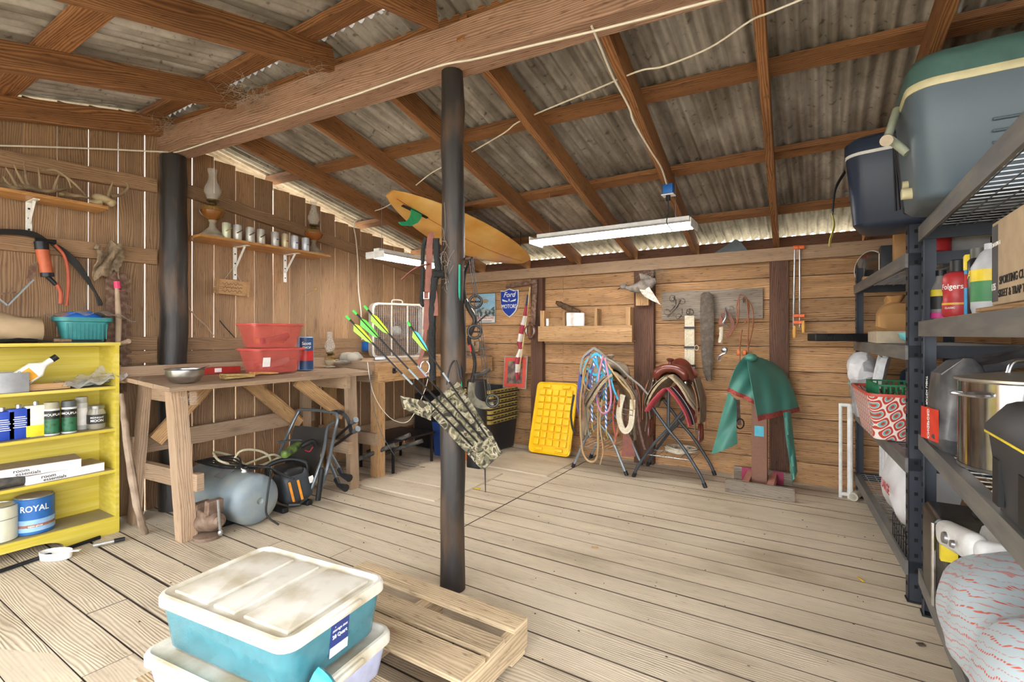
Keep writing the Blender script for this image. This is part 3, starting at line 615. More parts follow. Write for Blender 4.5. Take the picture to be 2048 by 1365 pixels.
# shelf 2
p = onshelf(30, SH[1], -4.0)
def tin(label, px, col, h, lower=None, wd=.06, dp=.1, X=-4.02, name='solvent_can', cat='can'):
    p = onshelf(px, SH[1], X); t = thing(name, label, cat, p, group=None)
    mb = MB(); mb.rbox((0, 0, h/2), (wd, dp, h), .006); build('can_body', mb, col, t)
    if lower: mb = MB(); mb.rbox((0, 0, h*.2), (wd+.002, dp+.002, h*.38), .006); build('label_band', mb, lower, t)
    mb = MB(); mb.cyl((0, 0, h), (0, 0, h+.022), .014, seg=14); build('cap', mb, zinc, t)
    return t
blue = M('solvent_blue', '2746a8', .35)
t = tin('blue rectangular solvent can at the very left of the can row', 4, blue, .17); [build('printed_line', MB().box((.0305, 0, .06+.012*k), (.001, .06-.01*(k%3), .004)), paper, t, smooth=0) for k in range(6)]
t = tin('blue rectangular solvent can second from the left of the can row', 37, blue, .18); [build('printed_line', MB().box((.0305, 0, .07+.012*k), (.001, .06-.012*(k%2), .004)), paper, t, smooth=0) for k in range(6)]
for k in range(5): pass
tin('white and yellow rectangular solvent can', 71, M('cream_tin', 'e6e2d2', .4), .19, M('label_yellow', 'ecd22e', .4))
camo = M('camo_label', '2f6b48', .45, spots='1f2a24', amt=.8, scale=40)
for lb, px, col in (('spray can with a khaki cap and green camouflage label', 103, 'a39d86'), ('spray can with a dark grey cap and green camouflage label', 138, '54585a')):
    t = can('spray_can', lb, 'spray can', onshelf(px, SH[1], -4.0), .038, .165, M('spray_white', 'd8d8d2', .35), M('cap_'+col, col, .45), bands=((.01, .1, camo), (.1, .15, M('spray_black', '22221f', .4)))); bendtext('CAMOUFLAGE', t, (0, 0, .125), .039, -.25, .02, white)
can('spray_can', 'slim pale spray can behind the camouflage ones', 'spray can', onshelf(163, SH[1], -4.07), .033, .175, M('spray_grey', 'c9c9c4', .35), M('cap_b', 'a8a49a', .45), bands=((.03, .14, paper),))
t = thing('moonshine_jar', 'glass jar with black and white label and amber rest', 'jar', onshelf(193, SH[1], -4.03))
mb = MB(); mb.lathe([(.045, 0), (.05, .01), (.05, .1), (.04, .125), (.04, .13)]); build('glass_body', mb, M('jar_glass', 'b9b3a0', .12, alpha=.55, coat=.6), t)
mb = MB(); mb.lathe([(.044, .004), (.046, .03)]); build('contents', mb, M('dark_amber', '3a1f10', .3), t)
mb = MB(); mb.lathe([(.042, .13), (.044, .132), (.044, .15), (.04, .153)]); build('lid', mb, M('jar_lid', '8d8c88', .35, .7), t)
mb = MB(); mb.lathe([(.0508, .035), (.0508, .095)], cap=False); lb = build('label_band', mb, M('jar_label', '2c2c2c', .5), t)
bendtext('MIDNIGHT', t, (0, 0, .075), .0515, -.25, .015, white); bendtext('MOON', t, (0, 0, .055), .0515, -.25, .022, white)
# shelf 3
for lab, px, py, zz, rz, w in (('white flat box stamped with a home-goods name, lying underneath', 128, 940, 0, .05, .44), ('white flat box with dusty lid stacked on the other one', 85, 915, .055, -.12, .42)):
    y = at(px, py, X=-4.0).y; t = thing('flat_box', lab, 'box', (-4.055, y, SH[2]+zz+.001), rz)
    mb = MB(); mb.rings([(.2, w-.06, .003, 0), (.2, w-.06, .003, .052)], n=1); build('carton', mb, M('carton_white', 'e8e6e4', .5), t, smooth=0)
    mb = MB(); mb.rings([(.202, w-.058, .003, .052), (.202, w-.058, .003, .054)], n=1); build('dusty_lid', mb, M('dusty_lid', '9d8f7c', .9), t, smooth=0)
    text('room', t, (.1006, -.09, .033), (0, 1, 0), (0, 0, 1), .028, ink, sx=1.1); text('essentials', t, (.1006, -.06, .014), (0, 1, 0), (0, 0, 1), .026, ink, sx=1.1)
mb = MB(); y1 = at(70, 955, X=-3.98).y; mb.tube([(-3.99, y1-.5, SH[2]+.034), (-3.99, y1, SH[2]+.034)], .034, 22); single('rubber_tube', mb, M('sooty_tube', '3a3734', .7, spots='7a7266', amt=.5), 'thick sooty black tube lying on the third shelf', 'tube')
# shelf 4
t = can('paint_can', 'large blue and white paint can with a dusty lid', 'paint can', onshelf(69, SH[3], -4.06), .093, .215, M('royal_blue', '2a63a4', .35), bands=((.02, .09, M('pale_label', '8fb5d8', .4)), (.045, .062, M('orange_label', 'e0803a', .4)))); bendtext('ROYAL', t, (0, 0, .155), .0935, -.24, .05, white, sx=.85)
bendtext('semi-gloss', t, (0, 0, .0535), .0945, -.2, .016, white); mb = MB(); mb.tube(ring_pts((0, 0, .16), .099, 20, 'z', 2.0, 5.2), .0016, 6, smooth=2); build('bail_handle', mb, zinc, t)
mb = MB(); mb.lathe([(.078, .214), (.078, .219)]); build('lid', mb, M('dusty_lid', '9d8f7c', .9), t)
t = can('paint_pail', 'cream paint-smeared pail at the left edge of the lowest shelf', 'paint pail', onshelf(-4, SH[3], -4.05), .085, .2, M('cream_pail', 'd6d2b8', .5, spots='7fa0b0', amt=.4, scale=10)); mb = MB(); mb.tube(ring_pts((0, 0, .13), .09, 20, 'z', -1.2, 1.9), .0016, 6, smooth=2); build('bail_handle', mb, zinc, t)
# on the floor before it
p = at(112, 1118, Z=0); t = thing('plastic_dish', 'white oval plastic dish with a spout lying on the floor boards', 'dish', (p.x, p.y, 0), R(35))
mb = MB(); mb.lathe([(.05, 0), (.06, .004), (.064, .045), (.061, .046), (.057, .008), (.03, .008)], seg=30, sx=1.35, sy=.8); mb.beam((.08, 0, .043), (.135, .0, .046), .02, .004); build('dish_body', mb, white, t)
p = at(250, 1078, Z=.02); q2 = at(186, 1092, Z=.02); mb = MB(); t = thing('wire_brush', 'metal-handled brush with black bristles on the floor by the bookcase', 'brush', ((p.x+q2.x)/2, (p.y+q2.y)/2, 0))
mb.tube([q2, q2.lerp(p, .65)], .013, 12); build('handle', mb, M('clear_handle', 'b9b6ae', .25, .5), t, world=True)
mb = MB(); mb.tube([q2.lerp(p, .65), p], [.014, .012], 12); build('bristles', mb, blkm, t, world=True)
a, b = at(-20, 1150, Z=.012), at(200, 1075, Z=.012); mb = MB(); mb.tube([a, (a+b)/2, b], .011, 10); single('metal_rod', mb, blkm, 'dark metal rod on the floor under the bookcase edge', 'rod')
# ------------------------------------------------------------------ shelf of cans and lamps on the left wall
t = thing('wall_shelf', 'pine wall shelf holding old beer cans and two oil lamps', 'shelf', (-4.085, 2.475, 2.045))
build('shelf_board', MB().box((0, 0, .01), (.29, 1.16, .02)), w_shelf, t, smooth=0)
bracket('shelf_bracket', 'white bracket under the can shelf nearer the corner post', (-4.208, 2.295, 2.043), .21, .27)
bracket('shelf_bracket', 'white bracket under the can shelf nearer the back wall', (-4.208, 2.756, 2.043), .21, .25)
oil_lamp('tall dusty oil lamp with red oil at the post end of the can shelf', (-4.06, 2.04, 2.066), 1.0)
oil_lamp('oil lamp with red oil at the back-wall end of the can shelf', (-4.06, 2.955, 2.066), .93, 'a83410')
for px, cc, sp, lb in ((453, 'c8cbb0', 'a9a26a', 'faded greenish beer can beside the first oil lamp'), (475, 'd8d5cc', '4a4540', 'white beer can with dark script label, second in the row'), (500, 'd8d5cc', '4a4540', 'white beer can with dark script label, third in the row'), (522, 'cfc9bd', '4b3a32', 'dented white beer can with brown script label, fourth in the row'), (550, 'c9c6bd', '4b6a8c', 'pale beer can with blue crest, fifth in the row'), (570, 'c9bd98', 'b3583a', 'cream beer can with red crest, sixth in the row'), (589, 'dfe0e2', '2f5ca8', 'white beer can with round blue badge, seventh in the row'), (611, 'd9dde2', '6f8fc0', 'pale blue mottled beer can beside the second oil lamp')):
    y = at(px, 490, X=-3.99).y; t = can('beer_can', lb, 'can', (-3.99, y, 2.0655), .032, .122, M('can_'+cc+sp, cc, .4, .3, spots=sp, amt=.25, scale=30), group='old beer cans on the wall shelf')
    mb = MB(); mb.tube([(.0325, -.02, .055), (.0325, .022, .085)] if px < 540 else [(.0325, -.006, .06), (.0325, .006, .06)], .013 if px < 540 else .015, 10, flat=.3); build('printed_emblem', mb, M('emblem_'+sp, sp, .5), t)
c = at(464, 576, X=-4.2); t = thing('wooden_sign', 'small burnt-lettered wooden sign hung by string', 'sign', (-4.19, c.y, c.z-.0))
build('board', MB().box((0, 0, 0), (.012, .3, .125), (R(-3), 0, 0)), w_pine, t, smooth=0)
for s in (-1, 1): build('end_batten', MB().box((.01, s*.13, -s*.006), (.01, .02, .13), (R(-3), 0, 0)), w_pine, t, smooth=0)
M('burnt_wood', '6b4a2a', .8)
for z_, n_ in ((.03, 9), (.0, 13), (-.03, 8)): build('burnt_scroll', MB().tube([(.0075, -.09+.18*k/(n_*2), z_+.009*math.sin(k*2.1)+.004*math.sin(k*5)) for k in range(n_*2)], .0016, 4, smooth=3), M('burnt_wood'), t)
build('string', MB().tube([(0, -.07, .06), (0.01, -.0, .17), (0, .07, .06)], .0015, 5), rope_w, t)
t = thing('dart_arrow', 'dart with yellow fletching stuck in the wall boards', 'dart', at(613, 591, X=-4.245)); a = at(613, 591, X=-4.245); b = at(631, 579, X=-4.15)-a
build('shaft', MB().tube([(0, 0, 0), b], .003, 6), M('peeled_stick'), t); build('fletching', MB().tube([b*.8, b, b*1.1], [.002, .012, .01], 6, flat=.3), M('yellow_vane', 'f0c420', .5), t)
def wire(name, lab, cat, pts, r, m, smooth=6, seg=6, group=None): return single(name, MB().tube(pts, r, seg, smooth=smooth), m, lab, cat, group=group)
wire('twine', 'loose pale twine hanging down the wall from the corner post', 'twine', [at(x, y, X=-4.235) for x, y in ((362, 585), (375, 612), (392, 634), (412, 652), (427, 672))], .005, M('old_twine', 'b39a7e', .8))
wire('lamp_cord', 'thin dark cord running from a hole in the wall to the red bins', 'cord', [at(x, y, X=-4.23) for x, y in ((439, 641), (446, 650), (462, 668), (478, 685))], .0035, blkm)
wire('light_cable', 'white cable hanging down the left wall beside the fan', 'cable', [at(x, y, X=-4.2) for x, y in ((722, 438), (708, 448), (712, 480), (716, 530), (717, 580), (722, 625), (724, 680))], .006, cable)
# ------------------------------------------------------------------ first workbench
t = thing('workbench', 'rough dusty lumber workbench with splayed legs', 'workbench', (-3.75, 2.24, 0)); ox, oy = t.location.x, t.location.y
def bx(name, c, z, rot=None, m=w_old, par=None): return build(name, MB().box((c[0]-(par or t).location.x, c[1]-(par or t).location.y, c[2]), z, rot), m, par or t, smooth=0)
def BZ(x): return .986+(-3.46-x)*.055
for k, x in enumerate((-3.46, -3.68, -3.90)): bx('top_plank', (x, 2.235, BZ(x)-.014), (.215, 1.6, .028), (0, R(3.15), 0))
bx('upstand_board', (-4.03, 2.235, 1.03), (.03, 1.7, .11)); bx('upstand_board', (-4.12, 2.235, 1.07), (.15, 1.7, .025))
def bm_(name, a, b, w, h, up=None, m=w_old): return build(name, MB().beam(vec(a)-t.location, vec(b)-t.location, w, h, up), m, t, smooth=0)
bm_('leg', (-3.42, 1.56, 0), (-3.47, 1.52, .957), .09, .09, (0, 1, 0)); bm_('leg', (-4.02, 1.50, 0), (-4.0, 1.56, .957), .09, .05, (0, 1, 0))
bm_('leg', (-3.36, 2.83, 0), (-3.40, 2.83, .957), .09, .05, (1, 0, 0)); bm_('leg', (-4.02, 2.83, 0), (-4.0, 2.83, .957), .09, .05, (1, 0, 0))
bm_('top_bearer', (-4.1, 1.60, .9), (-3.42, 1.60, .9), .04, .1); bm_('top_bearer', (-4.1, 2.83-.05, .9), (-3.36, 2.83-.05, .9), .04, .1)
bm_('end_stretcher', (-4.05, 1.56, .36), (-3.35, 1.61, .36), .045, .11); bm_('end_stretcher', (-4.05, 2.77, .36), (-3.32, 2.77, .36), .045, .1)
bm_('long_stretcher', (-4.06, 1.5, .53), (-4.06, 2.95, .56), .04, .13)
bm_('diagonal_brace', (-3.98, 2.75, .5), (-3.98, 2.25, .95), .035, .11, m=w_pine); bm_('diagonal_brace', (-3.44, 2.79, .63), (-3.44, 2.36, .95), .035, .1, m=w_pine)
bm_('diagonal_brace', (-4.0, 1.62, .55), (-4.0, 2.0, .95), .035, .1, m=w_pine)
BT = .987
p = at(370, 757, X=-3.5); t = thing('mixing_bowl', 'stainless mixing bowl with a spoon on the workbench', 'bowl', (p.x, p.y, BZ(-3.5)+.004))
pf = [(.055, 0), (.085, .015), (.105, .05), (.108, .085), (.116, .09)]; build('bowl_body', MB().lathe(pf+[(r*.97, z+.002) for r, z in pf[::-1]], cap=False), steel, t)
build('bowl_base', MB().lathe([(.055, 0), (.055, .003)]), steel, t); build('spoon', MB().tube([(-.04, -.02, .03), (.06, .08, .095), (.09, .11, .11)], [.01, .004, .007], 8, flat=.5), steel, t)
t = thing('spirit_level', 'red spirit level lying behind the steel bowl', 'level', at(412, 741, X=-3.85)-Vector((0, 0, .02))); t.location.z = BZ(-3.85)+.003; build('level_body', MB().box((0, 0, .025), (.025, .5, .05)), M('level_red', 'a8322c', .4), t, smooth=0); build('vial', MB().box((.0, .08, .027), (.03, .05, .03)), white, t, smooth=0)
p = at(500, 745, X=-3.52); t = thing('dusting_brush', 'straw whisk brush with wooden handle lying on the workbench', 'brush', (p.x, p.y, BZ(-3.52)+.006), R(80))
build('bristles', MB().sheet(lambda u, v: Vector((-.18+.2*u, (v-.5)*(.14-.06*u), .022+.01*math.sin(v*40)*(1-u))), 6, 30, .02), M('straw', 'c2a467', .85, spots='8c7040', amt=.5, scale=60), t)
build('handle', MB().tube([(.0, 0, .022), (.07, 0, .025), (.15, 0, .02), (.2, 0, .02)], [.025, .012, .014, .008], 10, flat=.7), w_shelf, t); build('wire_tie', MB().tube([(.02, -.035, .03), (.02, .035, .03)], .006, 6), M('orange_tie', 'd08a50', .6), t)
# red bins
redbin = M('clear_red_plastic', 'e0665c', .25, alpha=.36, coat=.4); redlid = M('red_plastic_lid', 'dc6158', .3, alpha=.8)
def red_bin(lab, loc, rz, h, tx):
    t = thing('storage_bin', lab, 'storage bin', loc, rz, group=None)
    o = [(.21, .31, .04, 0), (.22, .33, .04, .006), (.26, .42, .045, h-.01), (.272, .435, .045, h-.008), (.272, .435, .045, h)]
    build('bin_body', MB().rings(o+[(a-.008, b-.008, c, z) for a, b, c, z in o[::-1][:3]]+[(.2, .3, .04, .005)]), redbin, t)
    build('lid', MB().rings([(.276, .44, .045, h), (.28, .445, .045, h+.004), (.28, .445, .045, h+.012), (.262, .425, .045, h+.014), (.25, .41, .04, h+.006)]), redlid, t)
    if tx: mb = MB().box((.1275, -.13, h*.5), (.002, .06, .07), (0, .15, 0)); lb = build('label', mb, paper, t, smooth=0)
    return t
p = at(536, 742, Z=BT); b1 = red_bin('lower translucent red bin with a striped label, on the workbench', (-3.68, 2.30, BZ(-3.68)+.008), .03, .18, True)
b2 = red_bin('upper translucent red bin stacked on its twin', (-3.68, 2.29, BZ(-3.68)+.204), -.03, .175, False)
rc = random.Random(5)
for bz, cols in ((BZ(-3.68)+.03, ('8a4a40', 'b0958a', 'c9b0a6')), (BZ(-3.68)+.226, ('c8a02c', '5a2a58', '8a5a5a'))):
    for k, cc in enumerate(cols): single('stored_tube', MB().tube([(-3.73+.05*k, 2.19+.02*k, bz+.03), (-3.70+.03*k, 2.41, bz+.035+.02*k)], .024, 12), M('stored_'+cc, cc, .5), ['dark tube lying in the %s red bin', 'pale tube in the middle of the %s red bin', 'tube resting at the front of the %s red bin'][k] % ('lower' if bz < 1.1 else 'upper'), 'tube')
p = at(611, 733, Z=BT); t = thing('paper_towel_roll', 'wrapped roll of blue shop towels standing beside the red bins', 'paper towels', (-3.72, 2.625, BZ(-3.72)+.005))
build('wrapped_roll', MB().lathe([(.06, 0), (.066, .008), (.066, .272), (.06, .28), (.02, .28)]), M('shop_towel_blue', '9cc3e6', .45), t)
build('printed_wrap', MB().loft([[Vector((.0668*math.cos(a), .0668*math.sin(a), z)) for a in [R(-75+8*j) for j in range(15)]] for z in (.005, .275)], False, False, False), M('towel_navy', '28466e', .4), t, smooth=80)
build('red_panel', MB().loft([[Vector((.0674*math.cos(a), .0674*math.sin(a), z)) for a in [R(-73+8*j) for j in range(14)]] for z in (.08, .165)], False, False, False), M('towel_red', 'c2302c', .4), t, smooth=80)
bendtext('Scott', t, (0, 0, .225), .0675, -.45, .036, white); bendtext('SHOP', t, (0, 0, .19), .0675, -.42, .028, white)
oil_lamp('clear oil lamp with pale chimney standing on the workbench', (-3.78, 2.92, BZ(-3.78)+.006), .78, 'd8d2c0', False)
c = at(731, 693, X=-4.19); t = thing('outlet_box', 'blue electrical box with white face on the left wall', 'outlet', (-4.19, c.y, c.z)); build('box', MB().rbox((0, 0, 0), (.06, .07, .1), .006), M('electric_blue', '1c62ae', .4), t); build('faceplate', MB().rbox((.03, .05, 0), (.006, .07, .11), .002), white, t)
p = at(733, 712, X=-3.95); t = single('work_cap', MB().ell((-3.8, 3.17, 1.085), (.1, .12, .05)).ell((-3.74, 3.02, 1.06), (.06, .1, .012)).jitter(.02, 3, 15), M('dusty_cloth', 'a39c8f', .9, spots='5f5a52', amt=.5, scale=12), 'dusty grey cap lying on the end of the second bench', 'cap')
# ------------------------------------------------------------------ under the first bench
tank = M('tank_grey', '7c8990', .45, spots='a5a594', amt=.5, scale=6)
# compressor tank: end dome at (500..547,1055); axis runs back left
e = Vector((-3.02, 1.70, .185)); dirv = Vector((-.90, .22, 0)).normalized(); dirv = Vector((-.92, -.0, 0)).normalized()
e = at(495, 1003, X=-2.98); e.z = .165
t = thing('compressor_tank', 'grey steel air compressor tank lying under the workbench', 'air compressor', (-3.3, 1.9, 0))
a0 = Vector((-3.27, 1.93, .172)); a1 = Vector((-4.05, 1.90, .172)); ax = (a1-a0)
prof = [(.012, -.035), (.022, -.045), (.07, -.046), (.115, -.038), (.148, -.02), (.165, .005), (.17, .035), (.17, .06), (.17, .66), (.14, .72), (.08, .75), (.02, .755)]
mb = MB(); mb.lathe(prof, a0, 36, ax); build('tank_shell', mb, tank, t, world=True)
mb = MB(); mb.lathe([(.1715, .05), (.1715, .06)], a0, 36, ax, cap=False); build('weld_seam', mb, tank, t, world=True)
mb = MB().box((-3.55, 1.86, .331), (.1, .1, .002), (.42, 0, 0)); build('paper_label', mb, M('grey_label', '9a9a98', .5), t, world=True)
mb = MB().box((-3.36, 1.775, .12), (.05, .012, .03), (.3, 0, 0)); build('warning_label', mb, M('warn_red', 'b4503a', .5), t, world=True)
mb = MB(); mb.lathe([(.018, 0), (.012, .02), (.02, .025), (.02, .035)], (-3.42, 1.93, .338), 12); build('valve_fitting', mb, white, t, world=True)
for k, (x, z) in enumerate(((-3.45, .05), (-3.9, .05))): build('foot_bracket', MB().box((x, 1.9, .02), (.05, .22, .04)), blkm, t, world=True, smooth=0)
# hoses lying over it
mb = MB()
for k in range(6): mb.tube([(-3.95, 1.86+k*.02, .36), (-3.6, 1.88+.02*k, .357+.012*k), (-3.38, 2.0-.02*k, .36+.01*(k % 3)), (-3.3-.02*k, 2.05, .36), (-3.25+.03*k, 2.10, .30)], .006, 7, smooth=6)
mb.tube([(-3.33, 2.05, .36), (-3.22, 2.0, .33), (-3.19, 1.96, .2), (-3.18, 1.95, .08), (-3.12, 2.0, .01)], .007, 7, smooth=6)
single('power_cord', mb, M('black_rubber'), 'tangled black power cord heaped on the compressor tank', 'cord')
Q = lambda x, y, X=-3.3: at(x, y, X=X-.3)
mb = MB(); mb.tube([Q(560, 920), Q(500, 935), Q(446, 925), Q(430, 912, -3.4), Q(432, 905, -3.5), Q(470, 915, -3.5), Q(505, 935, -3.45), Q(560, 915, -3.3)], .0085, 8, smooth=8)
mb.tube([Q(465, 930, -3.3), Q(478, 905), Q(505, 900), Q(535, 910), Q(543, 935), Q(535, 965, -3.2)], .0085, 8, smooth=8)
mb.tube([Q(490, 930), Q(515, 920), Q(545, 910), Q(562, 916)], .0085, 8, smooth=8)
single('air_hose', mb, M('yellowed_hose', 'bfb798', .45), 'looping pale air hose above the compressor tank', 'hose')
# pressure washer / saw motor
t = thing('pressure_washer', 'charcoal and black power tool with orange warning strips beside the tank', 'power tool', (-3.40, 2.27, 0))
dkp = M('slate_plastic', '3c4146', .4)
build('motor_housing', MB().rbox((0.0, 0.02, .16), (.22, .22, .24), .05, (R(10), R(-8), R(-10))), dkp, t)
build('top_cover', MB().rbox((-.02, -.0, .27), (.22, .16, .08), .03, (0, 0, R(-10))), blk, t)
build('carry_handle', MB().tube([(-.08, -.12, .24), (-.08, -.12, .33), (-.02, .0, .36), (.04, .1, .32), (.05, .11, .25)], .016, 10, smooth=6), blk, t)
for k, y in enumerate((-.07, -.0)): build('warning_strip', MB().box((.112+.01, y, .15), (.003, .018, .15), (R(10), R(-8), R(-10))), M('warn_orange', 'e0902c', .5), t, smooth=0)
build('data_label', MB().box((.11, .09, .2), (.003, .06, .05), (R(10), R(-8), R(-10))), paper, t, smooth=0); build('green_knob', MB().ell((.12, .17, .15), (.02, .02, .02)), M('lime', '5fae3a', .4), t)
build('nozzle', MB().tube([(.14, -.1, .07), (.2, -.05, .07)], [.02, .015], 12), blk, t)
for y in (-.1, .1): build('foot', MB().rbox((0, y, .02), (.2, .05, .04), .01), blk, t)
t = thing('spray_gun', 'lime and black trigger gun resting on the power tool', 'power tool', (-3.44, 2.31, .40)); build('body', MB().rbox((0, 0, .02), (.06, .2, .06), .02, (R(12), 0, .3)), M('lime_dark', '66803a', .45, spots='232523', amt=1, scale=18), t)
build('grip', MB().tube([(0, .08, .03), (.02, .16, .06), (.02, .2, .02)], .02, 10, smooth=4), blk, t); build('guard', MB().tube([(-.02, -.1, .09), (0, 0, .095), (.02, .07, .085)], .014, 8, flat=.6), dkp, t); build('red_trigger', MB().tube([(.02, .1, .0), (.02, .14, -.02), (.02, .17, .01)], .004, 6, smooth=4), M('red_ink'), t)
# folding stool
gm = M('grey_tube', '6f767a', .35, .5)
t = thing('folding_stool', 'folded camp stool with grey tube frame and black fabric leaning on the bench leg', 'folding stool', (-3.45, 2.6, 0))
def C(px, py, Y): return at(px, py, Y=Y)
build('front_frame', MB().tube([C(552, 925, 2.42), C(575, 870, 2.56), C(595, 828, 2.64), C(606, 820, 2.66), C(664, 825, 2.66), C(675, 835, 2.65), C(671, 860, 2.62), C(655, 935, 2.48), C(640, 985, 2.44)], .013, 10, smooth=6), gm, t, world=True)
build('rear_frame', MB().tube([C(668, 845, 2.67), C(655, 857, 2.60), C(650, 890, 2.52), C(640, 930, 2.44), C(618, 988, 2.36), C(600, 1008, 2.35)], .0125, 10, smooth=6), gm, t, world=True)
A, B, Cc, D_ = C(590, 852, 2.62), C(656, 857, 2.64), C(626, 962, 2.42), C(566, 945, 2.42)
build('seat_fabric', MB().sheet(lambda u, v: A.lerp(B, u).lerp(D_.lerp(Cc, u), v)+Vector((-.03, .03, 0))*math.sin(u*PI)*math.sin(v*PI), 10, 10, .003), M('brown_black_fabric', '2e2a26', .85, spots='403a32', amt=.6, scale=5), t, world=True)
build('foam_grip', MB().tube([C(644, 937, 2.40), C(636, 1001, 2.38)], .02, 14), blk, t, world=True)
build('carry_strap', MB().strap([C(660, 826, 2.66), C(680, 825, 2.68), C(695, 838, 2.70), C(703, 866, 2.71)], .035, .004, up=(1, 0, 0)), blk, t, world=True)
for a_, b_, lb in (((660, 905), (683, 945), 'upper grey trekking pole tip under the bench leg'), ((655, 915), (676, 965), 'lower grey trekking pole tip under the bench leg')):
    t = thing('trekking_pole', lb, 'trekking pole', C(b_[0], b_[1], 2.6)); build('shaft', MB().tube([C(a_[0], a_[1], 2.62), C(b_[0], b_[1], 2.56)], .013, 10), gm, t, world=True)
    build('rubber_tip', MB().tube([C(b_[0]-4, b_[1]-6, 2.565), C(b_[0]+2, b_[1]+6, 2.55), C(b_[0]+16, b_[1]+12, 2.54)], [.02, .018, .03], 10), blk, t, world=True)
for a_, b_, lb in (((672, 876), (712, 840), 'upper black trekking pole sticking out past the bench leg'), ((668, 892), (716, 858), 'lower black trekking pole with a clear basket sticking out past the bench leg')):
    t = thing('trekking_pole', lb, 'trekking pole', C(*a_, 2.72)); build('shaft', MB().tube([C(*a_, 2.74), C(*b_, 2.68)], .012, 10), blk, t, world=True); build('rubber_tip', MB().tube([C(b_[0]-8, b_[1]+6, 2.68), C(*b_, 2.67)], [.018, .024], 10), M('clear_tip', '5a6064', .35, .3), t, world=True)
# bench vise lying on the floor
t = thing('bench_vise', 'heavy rust-brown bench vise standing on the floor beside the bench leg', 'vise', (-3.38, 1.72, 0)); rv = M('vise_rust', '6f594a', .65, .3, spots='a08c78', amt=.5, scale=18, bmp=.3)
def V(px, py, X=-3.2): return at(px, py, X=X-.13)
build('vise_body', MB().tube([V(396, 1046, -3.3), V(405, 1044, -3.26), V(428, 1042, -3.16), V(440, 1042, -3.1)], [.045, .062, .066, .04], 16).rbox(V(410, 1028, -3.22), (.14, .07, .05), .012, (0, .1, 0)), rv, t, world=True)
build('jaw', MB().rbox(V(404, 1012, -3.28), (.05, .10, .05), .006, (0, .15, .1)), rv, t, world=True); build('jaw', MB().rbox(V(428, 1014, -3.16), (.045, .10, .09), .006, (0, .1, .1)), rv, t, world=True)
build('swivel_base', MB().lathe([(.08, 0), (.08, .02), (.05, .03)], (V(415, 1060, -3.2).x, V(415, 1060, -3.2).y, .001), 18), rv, t, world=True)
build('screw_head', MB().lathe([(.03, -.01), (.035, .01), (.02, .03)], V(438, 1043, -3.06), 16, (1, -.2, 0)), rv, t, world=True)
build('tommy_bar', MB().tube([V(436, 1000, -3.03), V(440, 1060, -3.03)], .008, 8), zinc, t, world=True); build('bar_knob', MB().ell(V(441, 1066, -3.03), (.015, .015, .02)), zinc, t, world=True)
# ------------------------------------------------------------------ second workbench with fan
t = thing('workbench', 'heavier second workbench with thick pine posts reaching the back wall', 'workbench', (-3.78, 4.02, 0))
bx('top_plank', (-3.78, 4.02, 1.045), (.76, 1.84, .03)); bx('front_apron', (-3.385, 4.02, .955), (.04, 1.82, .165), None, w_pine); bx('end_apron', (-3.78, 3.125, .955), (.75, .04, .165))
for c in ((-3.43, 3.17), (-3.62, 4.85), (-4.1, 3.17), (-4.1, 4.85)): bx('leg', (c[0], c[1], .437), (.09, .09, .87), None, w_pine)
bx('end_stretcher', (-3.78, 3.12, .36), (.8, .045, .11)); bx('long_stretcher', (-4.08, 4.0, .3), (.045, 1.7, .1))
build('bottle_opener', MB().rbox((.425, -.72, .97), (.012, .035, .05), .004).tube([(.43, -.75, .965), (.445, -.72, .955), (.43, -.69, .965)], .005, 6, smooth=3), blkm, t)
text('PRO', t, (.4065, -.58, .955), (0, 1, 0), (0, 0, 1), .05, M('burnt_wood'))
T2 = 1.061
t = thing('box_fan', 'old white metal box fan with wire grille on the second bench', 'fan', (-3.92, 3.90, T2+.001), R(-24)); fwh = M('fan_enamel', 'cfcabd', .4, spots='9c9484', amt=.4)
hw_, hh = .29, .27
build('housing', MB().loft([[Vector((x, y, z+.29)) for y, z in rr(2*w, 2*w, .06)] for x, w in ((-.06, .285), (-.06, .295), (.06, .295), (.06, .275), (-.06, .275))], False, False), fwh, t)
mb = MB()
for k in range(24): y = -.265+.53*k/23; mb.tube([(.062, y, .02), (.072, y, .29), (.062, y, .56)], .0016, 4)
for k in range(30): z = .03+.52*k/29; mb.tube([(.064, -.27, z), (.07, 0, z), (.064, .27, z)], .0016, 4)
build('grille', mb, zinc, t); 
for y in (-.09, .09): build('grille_bar', MB().box((.074, y, .29), (.006, .012, .54)), fwh, t, smooth=0)
mb = MB(); [mb.tube(ring_pts((.078, 0, .29), .02+.014*k, 24, 'x'), .0018, 4, closed=True) for k in range(6)]; build('hub_guard', mb, zinc, t)
build('motor', MB().lathe([(.05, -.05), (.05, .0), (.03, .02)], (0, 0, .29), 16, (1, 0, 0)), fwh, t)
build('handle', MB().tube([(0, -.06, .585), (0, -.05, .62), (0, .05, .62), (0, .06, .585)], .007, 8, smooth=4), fwh, t)
